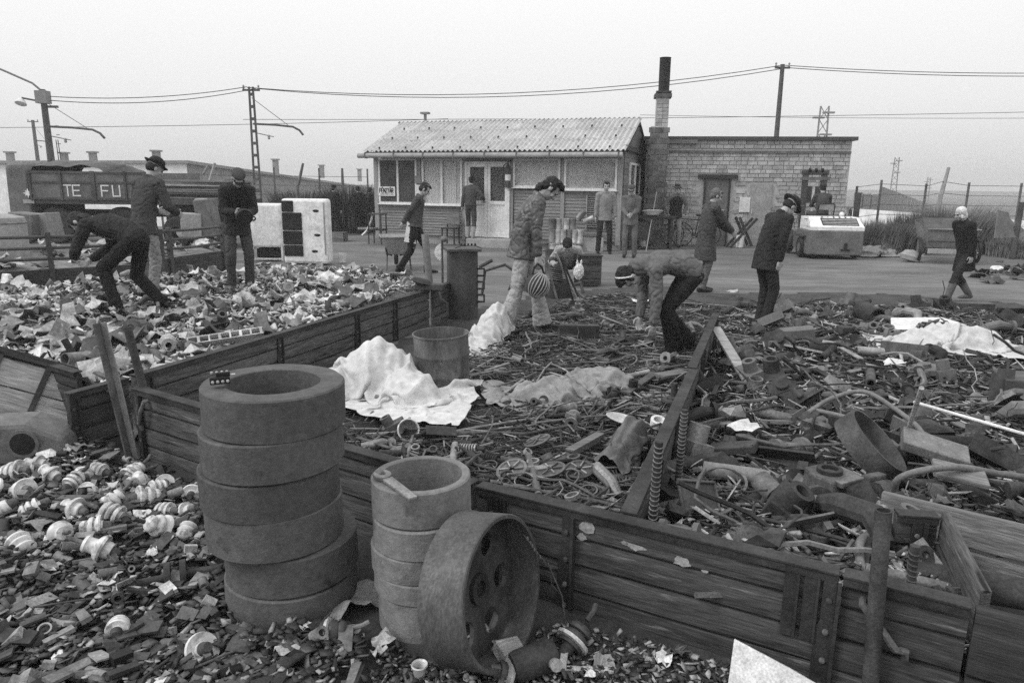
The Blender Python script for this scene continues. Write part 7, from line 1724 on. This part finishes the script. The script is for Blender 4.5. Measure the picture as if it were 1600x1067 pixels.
for k, (px, py, z) in enumerate(((840,690,.10),(860,735,.12),(800,735,.12),(905,735,.12))):
    t = thing('brake_plate', ('round ribbed plate left of the grey pipe', 'round ribbed plate right of the grey pipe', 'round ribbed plate near the pale ring stack', 'round ribbed plate near the slumped sack')[k], 'plate', at(px,py,z)); t.rotation_euler = (R(rnd.uniform(-20,25)),R(rnd.uniform(-20,20)),rnd.random()*6)
    MB().lathe([(.02,0),(.085,0),(.09,.012),(.075,.014),(.07,.006),(.02,.006)], 28, close=True).build('disc', 'rust_mid', t, 40)
    for i in range(6): MB().box((.045*math.cos(i*PI/3),.045*math.sin(i*PI/3),.012), (.05,.008,.014), Matrix.Rotation(i*PI/3,3,'Z')).build('rib', 'steel_mid', t)
hv2 = thing('valve_body', 'valve body with disc near the plank end in the middle bay', 'valve', at(1052,632,.08), R(20))
MB().lathe([(0,0),(.05,0),(.05,.06),(.025,.07),(.025,.17),(0,.17)], 20).build('body', 'rust_mid', hv2, 40); MB().lathe([(0,.03),(.085,.03),(.085,.045),(0,.045)], 24).build('disc', 'rust_mid', hv2, 40)
# left heap
ps = thing('slotted_strip', 'pale slotted strip lying at the edge of the left heap', 'strip', at(352,528,.40), R(38)); ps.rotation_euler = (R(-38),R(-5),R(24))
MB().box((0,.05,0), (.62,.008,.06)).build('back', 'paper', ps); MB().box((0,0,.028), (.62,.10,.006)).build('upper_flange', 'paper', ps); MB().box((0,0,-.028), (.62,.10,.006)).build('lower_flange', 'paper', ps)
for i in range(8): MB().box((-.29+i*.083,0,0), (.022 if i % 2 else .014,.10,.052)).build('divider', 'paper', ps)
for k, (px, py, z, r_, l, rz, rx, lab) in enumerate(((176,588,.36,.06,.22,30,75,'wide pale pipe mouth at the corner of the left heap'), (150,548,.36,.04,.3,60,85,'pale elbow pipe on the left heap near the posts'), (120,560,.34,.05,.2,-20,80,'grey cylinder casting near the left posts'))):
    put(MB().lathe([(r_*.8,-l/2),(r_*1.15,-l/2),(r_*1.15,-l*.42),(r_,-l*.4),(r_,l/2),(r_*.8,l/2)], 24, close=True).build('pipe_mouth', 'alu_scrap', None, 40), at(px,py,z), (R(rx),0,R(rz)), lab, 'pipe')
# tipped lid box and pump housing at the left border
lb = thing('tipped_box', 'tipped pale panelled box lid at the left border', 'box lid', at(22,655,.14), R(28))
for i in range(3):
    for j in range(2):
        MB().box((-.36+i*.29,.0,.10+j*.19), (.275,.02,.18)).build('panel', 'wood_pale', lb, bevel=.004)
for x in (-.50,-.22,.07,.36): MB().box((x,-.015,.2), (.035,.02,.42)).build('strap', 'strap_iron', lb)
MB().box((-.07,.0,.42), (.92,.05,.05)).build('top_rail', 'wood_dark', lb); MB().box((.40,.15,.2), (.03,.34,.44)).build('side', 'wood_dark', lb); lb.rotation_euler = (R(-30),R(24),R(24))
ph_ = thing('pump_housing', 'grey cast housing with a dark round hole at the left border', 'housing', at(52,735,.0), R(12))
MB().prism([(-.34,0),(.20,0),(.26,.10),(.24,.24),(.05,.34),(-.18,.34),(-.34,.24)], -.12, .14, Matrix.Rotation(R(90),4,'X')).build('case', 'paint_mid', ph_, bevel=.03)
MB().lathe([(0,0),(.065,0),(.065,.01)], 26, Matrix.Translation((.03,-.142,.22)) @ Matrix.Rotation(R(90),4,'X')).build('port', 'black', ph_, 40); MB().lathe([(.066,0),(.085,0),(.085,.014),(.066,.014)], 26, Matrix.Translation((.03,-.138,.22)) @ Matrix.Rotation(R(90),4,'X'), close=True).build('port_rim', 'paint_mid', ph_, 40)
for i in range(5): MB().lathe([(.014,0),(.012,.012),(0,.014)], 8, Matrix.Translation((-.24+i*.1,-.142,.06+.02*i)) @ Matrix.Rotation(R(90),4,'X')).build('bolt', 'rust_mid', ph_)
put(mobj('pale_sheet', lib([crs[5]], ['paper'])[0], None), at(95,705,.16), (R(20),R(10),R(10)), 'pale torn sheet lying on the cast housing', 'sheet').scale = (1.6,1.0,.8)
# left foreground pieces
tg_ = thing('oval_trough', 'pale oval trough half buried at the bottom left', 'trough', at(178,1052,.02), R(38))
MB().lathe([(0,-.03),(.07,-.025),(.105,.015),(.11,.02),(.10,.02),(.065,-.01),(0,-.015)], 32, Matrix.Diagonal((1.5,.75,1,1))).build('shell', 'concrete', tg_, 40); tg_.rotation_euler = (R(-30),R(20),R(40))
ax_ = thing('axle_shaft', 'dark axle with two flanges lying in the left foreground', 'axle', at(250,905,.07), R(24))
MB().tube([(-.36,0,0),(.34,0,0)], .018, 12).build('shaft', 'rust_dark', ax_, 40)
for x in (.03,.09): MB().lathe([(0,-.012),(.065,-.012),(.065,.012),(0,.012)], 28, Matrix.Translation((x,0,0)) @ Matrix.Rotation(R(90),4,'Y')).build('flange', 'rust_dark', ax_, 40)
put(MB().lathe([(.018,-.04),(.026,-.04),(.024,.04),(.018,.04)], 18, close=True).build('sleeve', 'concrete', None, 40), at(72,990,.07), (R(25),R(15),0), 'pale upright sleeve in the bottom left', 'sleeve')
for k, (px, py, rz, lab) in enumerate(((438,1050,20,'splintered wood block at the foot of the tall stack'), (478,1062,-10,'second splintered wood block near the bottom edge'), (795,1015,35,'pale sawn wood block inside the leaning wheel'))):
    put(MB().box((0,0,0), (.10,.07,.05)).build('wood_block', 'wood_pale' if k == 2 else 'wood_grey', None, bevel=.006), at(px,py,.06 if k == 2 else .03), (R(20 if k == 2 else 8),R(10),R(rz)), lab, 'block')
put(MB().lathe([(0,.05),(.08,.048),(.15,.03),(.165,.0),(0,0)], 36).build('drum_lid', 'rust_mid', None, 40), at(370,1078,.0), (R(6),0,0), 'rounded rusty lid cut off by the bottom edge', 'lid')
cu = thing('porcelain_cup', 'white porcelain cup standing at the foot of the leaning wheel', 'cup', at(656,1060,.0)); MB().lathe([(0,0),(.018,0),(.026,.05),(.030,.055),(.028,.06),(.022,.055),(.015,.01),(0,.01)], 22).build('cup', 'porcelain', cu, 40)
fl_ = thing('iron_bracket', 'pale flat iron bracket lying before the front sideboard', 'bracket', at(905,1048,.03), R(-6))
for a, b in (((-.14,0,0),(.12,.02,.0)),((.12,.02,0),(.10,.10,0)),((-.06,.0,0),(-.05,.12,.03))): MB().bar(a, b, .025, .008).build('bar', 'steel_light', fl_)
mo = thing('motor_casing', 'dark motor casing with terminals inside the leaning wheel', 'motor', at(835,1050,.03), R(20))
MB().lathe([(0,-.08),(.05,-.08),(.055,-.06),(.055,.06),(.04,.08),(0,.08)], 24, Matrix.Translation((0,0,.05)) @ Matrix.Rotation(R(80),4,'Y')).build('case', 'rust_dark', mo, 40); MB().lathe([(0,0),(.02,0),(.022,.03),(0,.03)], 14, Matrix.Translation((.05,-.05,.06)) @ Matrix.Rotation(R(70),4,'X')).build('terminal', 'steel_light', mo, 40)
gl_ = canvas('glove', 'crumpled grey leaf of sheeting between the two ring stacks', at(548,965,.02), R(50), 22, 16, .34, .22, (.7,.7), bumps((0,0,.1,.07,.08)), 'canvas_grey', 31, 'sheeting', 60)
canvas('glove', 'curled grey leather scrap inside the leaning wheel', at(745,1012,.03), R(20), 20, 14, .22, .13, (.7,.7), bumps((0,0,.06,.05,.07)), 'canvas_grey', 33, 'leather', 60)
# ---- dry weeds
def bush(name, label, loc, h, rad, n, mt='leaf_dry', lean=.0, wid=.006):
    t = thing(name, label, 'plant', loc)
    a = rs.uniform(0, 2*PI, n); r_ = rad*np.sqrt(rs.rand(n)); H_ = h*rs.uniform(.45,1.05,n); sp = rs.uniform(.05,.55,n)
    bx, by = r_*np.cos(a), r_*np.sin(a); ex, ey = bx+np.cos(a)*sp*H_*.7+lean*H_, by+np.sin(a)*sp*H_*.7; mx_, my = (bx+ex)/2-np.cos(a)*.05*H_, (by+ey)/2-np.sin(a)*.05*H_
    th_ = rs.uniform(0, PI, n); wx, wy = np.cos(th_)*wid, np.sin(th_)*wid; Z0 = np.zeros(n)
    P_ = np.stack([np.stack([bx-wx,by-wy,Z0],-1), np.stack([bx+wx,by+wy,Z0],-1), np.stack([mx_+wx*.8,my+wy*.8,H_*.6],-1), np.stack([mx_-wx*.8,my-wy*.8,H_*.6],-1), np.stack([ex,ey,H_],-1)], 1)
    fs = []; 
    for i in range(n): o = i*5; fs += [(o,o+1,o+2,o+3),(o+3,o+2,o+4)]
    me = bpy.data.meshes.new('blades'); me.from_pydata([tuple(p) for p in P_.reshape(-1,3)], [], fs); b = mobj('blades', me, mt, t); b['kind'] = 'stuff'
    st = MB()
    for i in range(5): st.tube([(rs.uniform(-.2,.2)*rad,rs.uniform(-.2,.2)*rad,0),(rs.uniform(-.6,.6)*rad+lean*h*.5,rs.uniform(-.6,.6)*rad,h*.8)], [.012,.004], 5)
    st.build('stems', 'wood_grey', t)
for k, (px, py, Y, h, rad, n, lab) in enumerate(((1352,385,19.4,.85,.7,2600,'dry weed clump directly behind the forklift'), (1392,380,19.2,.95,.8,3000,'tall dry weeds left of the bent fence post'), (1432,375,19.6,1.15,.7,3000,'dry reeds at the foot of the bent fence post'), (1480,378,19.8,1.35,.9,3400,'tallest dry reeds behind the handcart'), (1525,375,20.2,.9,.8,2200,'dry weeds right of the handcart'), (1585,380,18.6,.6,.6,1600,'low weeds at the right border'))):
    q = Q(px, py, Y); bush('dry_weeds', lab, (q.x,Y,-.05), h, rad, n, lean=.18, wid=.011)
for k, (px, Y, h, lab) in enumerate(((468,24.5,1.5,'dark bare shrub behind the dark coated figure'), (548,25,1.7,'dark bare shrub by the fence left of the hut'), (425,25,1.0,'low shrub behind the white boiler'))):
    q = Q(px, 350, Y); bush('bare_shrub', lab, (q.x,Y,-.05), h, .8, 1800, 'leaf_dry', 0, .02)
def weed_stalk():
    b_ = at(885,990,0); t = thing('weed_stalk', 'single dry weed stalk between the leaning wheel and the front sideboard', 'plant', b_)
    tp2 = Q(818,835,b_.y-.02)-b_; pts = [V((0,0,0)), V((-.02,0,.16)), V((-.07,0,.28)), tp2]
    MB().tube(pts, [.003,.0028,.002,.001], 5).build('stem', 'leaf_dry', t); MB().tube([V((-.02,0,.16)), V((-.06,.02,.2)), V((-.065,.02,.24))], .0015, 4).build('twig', 'leaf_dry', t)
    for i in range(9):
        p = pts[2].lerp(pts[3], i/9); MB().ell(p+V((rnd.uniform(-.006,.006),0,rnd.uniform(-.004,.004))), (.004,.003,.009)).build('seed', 'leaf_dry', t)
weed_stalk()
# debris along the right edge of the road
for k in range(26):
    px, py = rnd.uniform(1525,1640), rnd.uniform(398,445); g = G(px, py, 0)
    o = mobj('road_debris', lib([crs[k % 7]], [('rust_mid','alu_dark','paper','rust_dark')[k % 4]])[0], None); o.location = (g.x,g.y,.05); o.rotation_euler = (rnd.uniform(-.4,.4),rnd.uniform(-.4,.4),rnd.uniform(0,6)); o.scale = (rnd.uniform(1,2.6),)*3
    tag(o, 'scrap piece scattered at the right edge of the yard', 'metal scrap', 'debris at the right edge of the yard')
tag(MB().prism([(-.3,0),(.35,0),(.2,.55),(-.1,.6)], 0, .02, Matrix.Rotation(R(75),4,'X')).build('sheet_panel', 'paint_mid', None, loc=Q(1568,372,15.5), rot=(0,0,R(20))), 'angular sheet standing in the junk at the right edge', 'sheet')
put(MB().lathe([(0,.0),(.2,.02),(.24,.12),(.16,.24),(0,.28)], 24).build('helmet_shell', 'concrete', None, 40), at(1420,408,.0), (0,R(15),0), 'white domed shell lying beside the tarpaulin heap', 'shell')
# goods heaped beyond the left rail
PB = poly((-160,440),(60,436),(250,424),(345,412),(345,395),(-160,400))
def hB(x, y): return .22+.12*nz2(x, y, 1.1, 12)
mound('scrap_mound', PB, hB, .15, 'mound_pale', 'pale heap of sacks and metal behind the pipe rails')
scatter('crumpled_tin', 'pale crumpled piece in the heap behind the pipe rails', 'metal scrap', 'pieces behind the pipe rails', PB, hB, 60, lib(crs, ['alu_scrap','paper','alu_dark']), 1.4, 3.0, .4, lift=.08)
# ================================================================== HAZE
hz_ = MB().box((0, 180, 3.4), (700, 460, 14.8)).build('haze', None)
hm = bpy.data.materials.new('haze'); hm.use_nodes = True; ht = hm.node_tree; ht.nodes.clear()
pv = ht.nodes.new('ShaderNodeVolumePrincipled'); pv.inputs['Color'].default_value = (.96,.96,.96,1); pv.inputs['Density'].default_value = .0019; pv.inputs['Anisotropy'].default_value = .2
ho_ = ht.nodes.new('ShaderNodeOutputMaterial'); ht.links.new(pv.outputs[0], ho_.inputs['Volume']); hz_.data.materials.append(hm)
stuff(hz_, 'pale even haze in the air over the yard', 'haze')
bpy.data.scenes.remove(WORK)
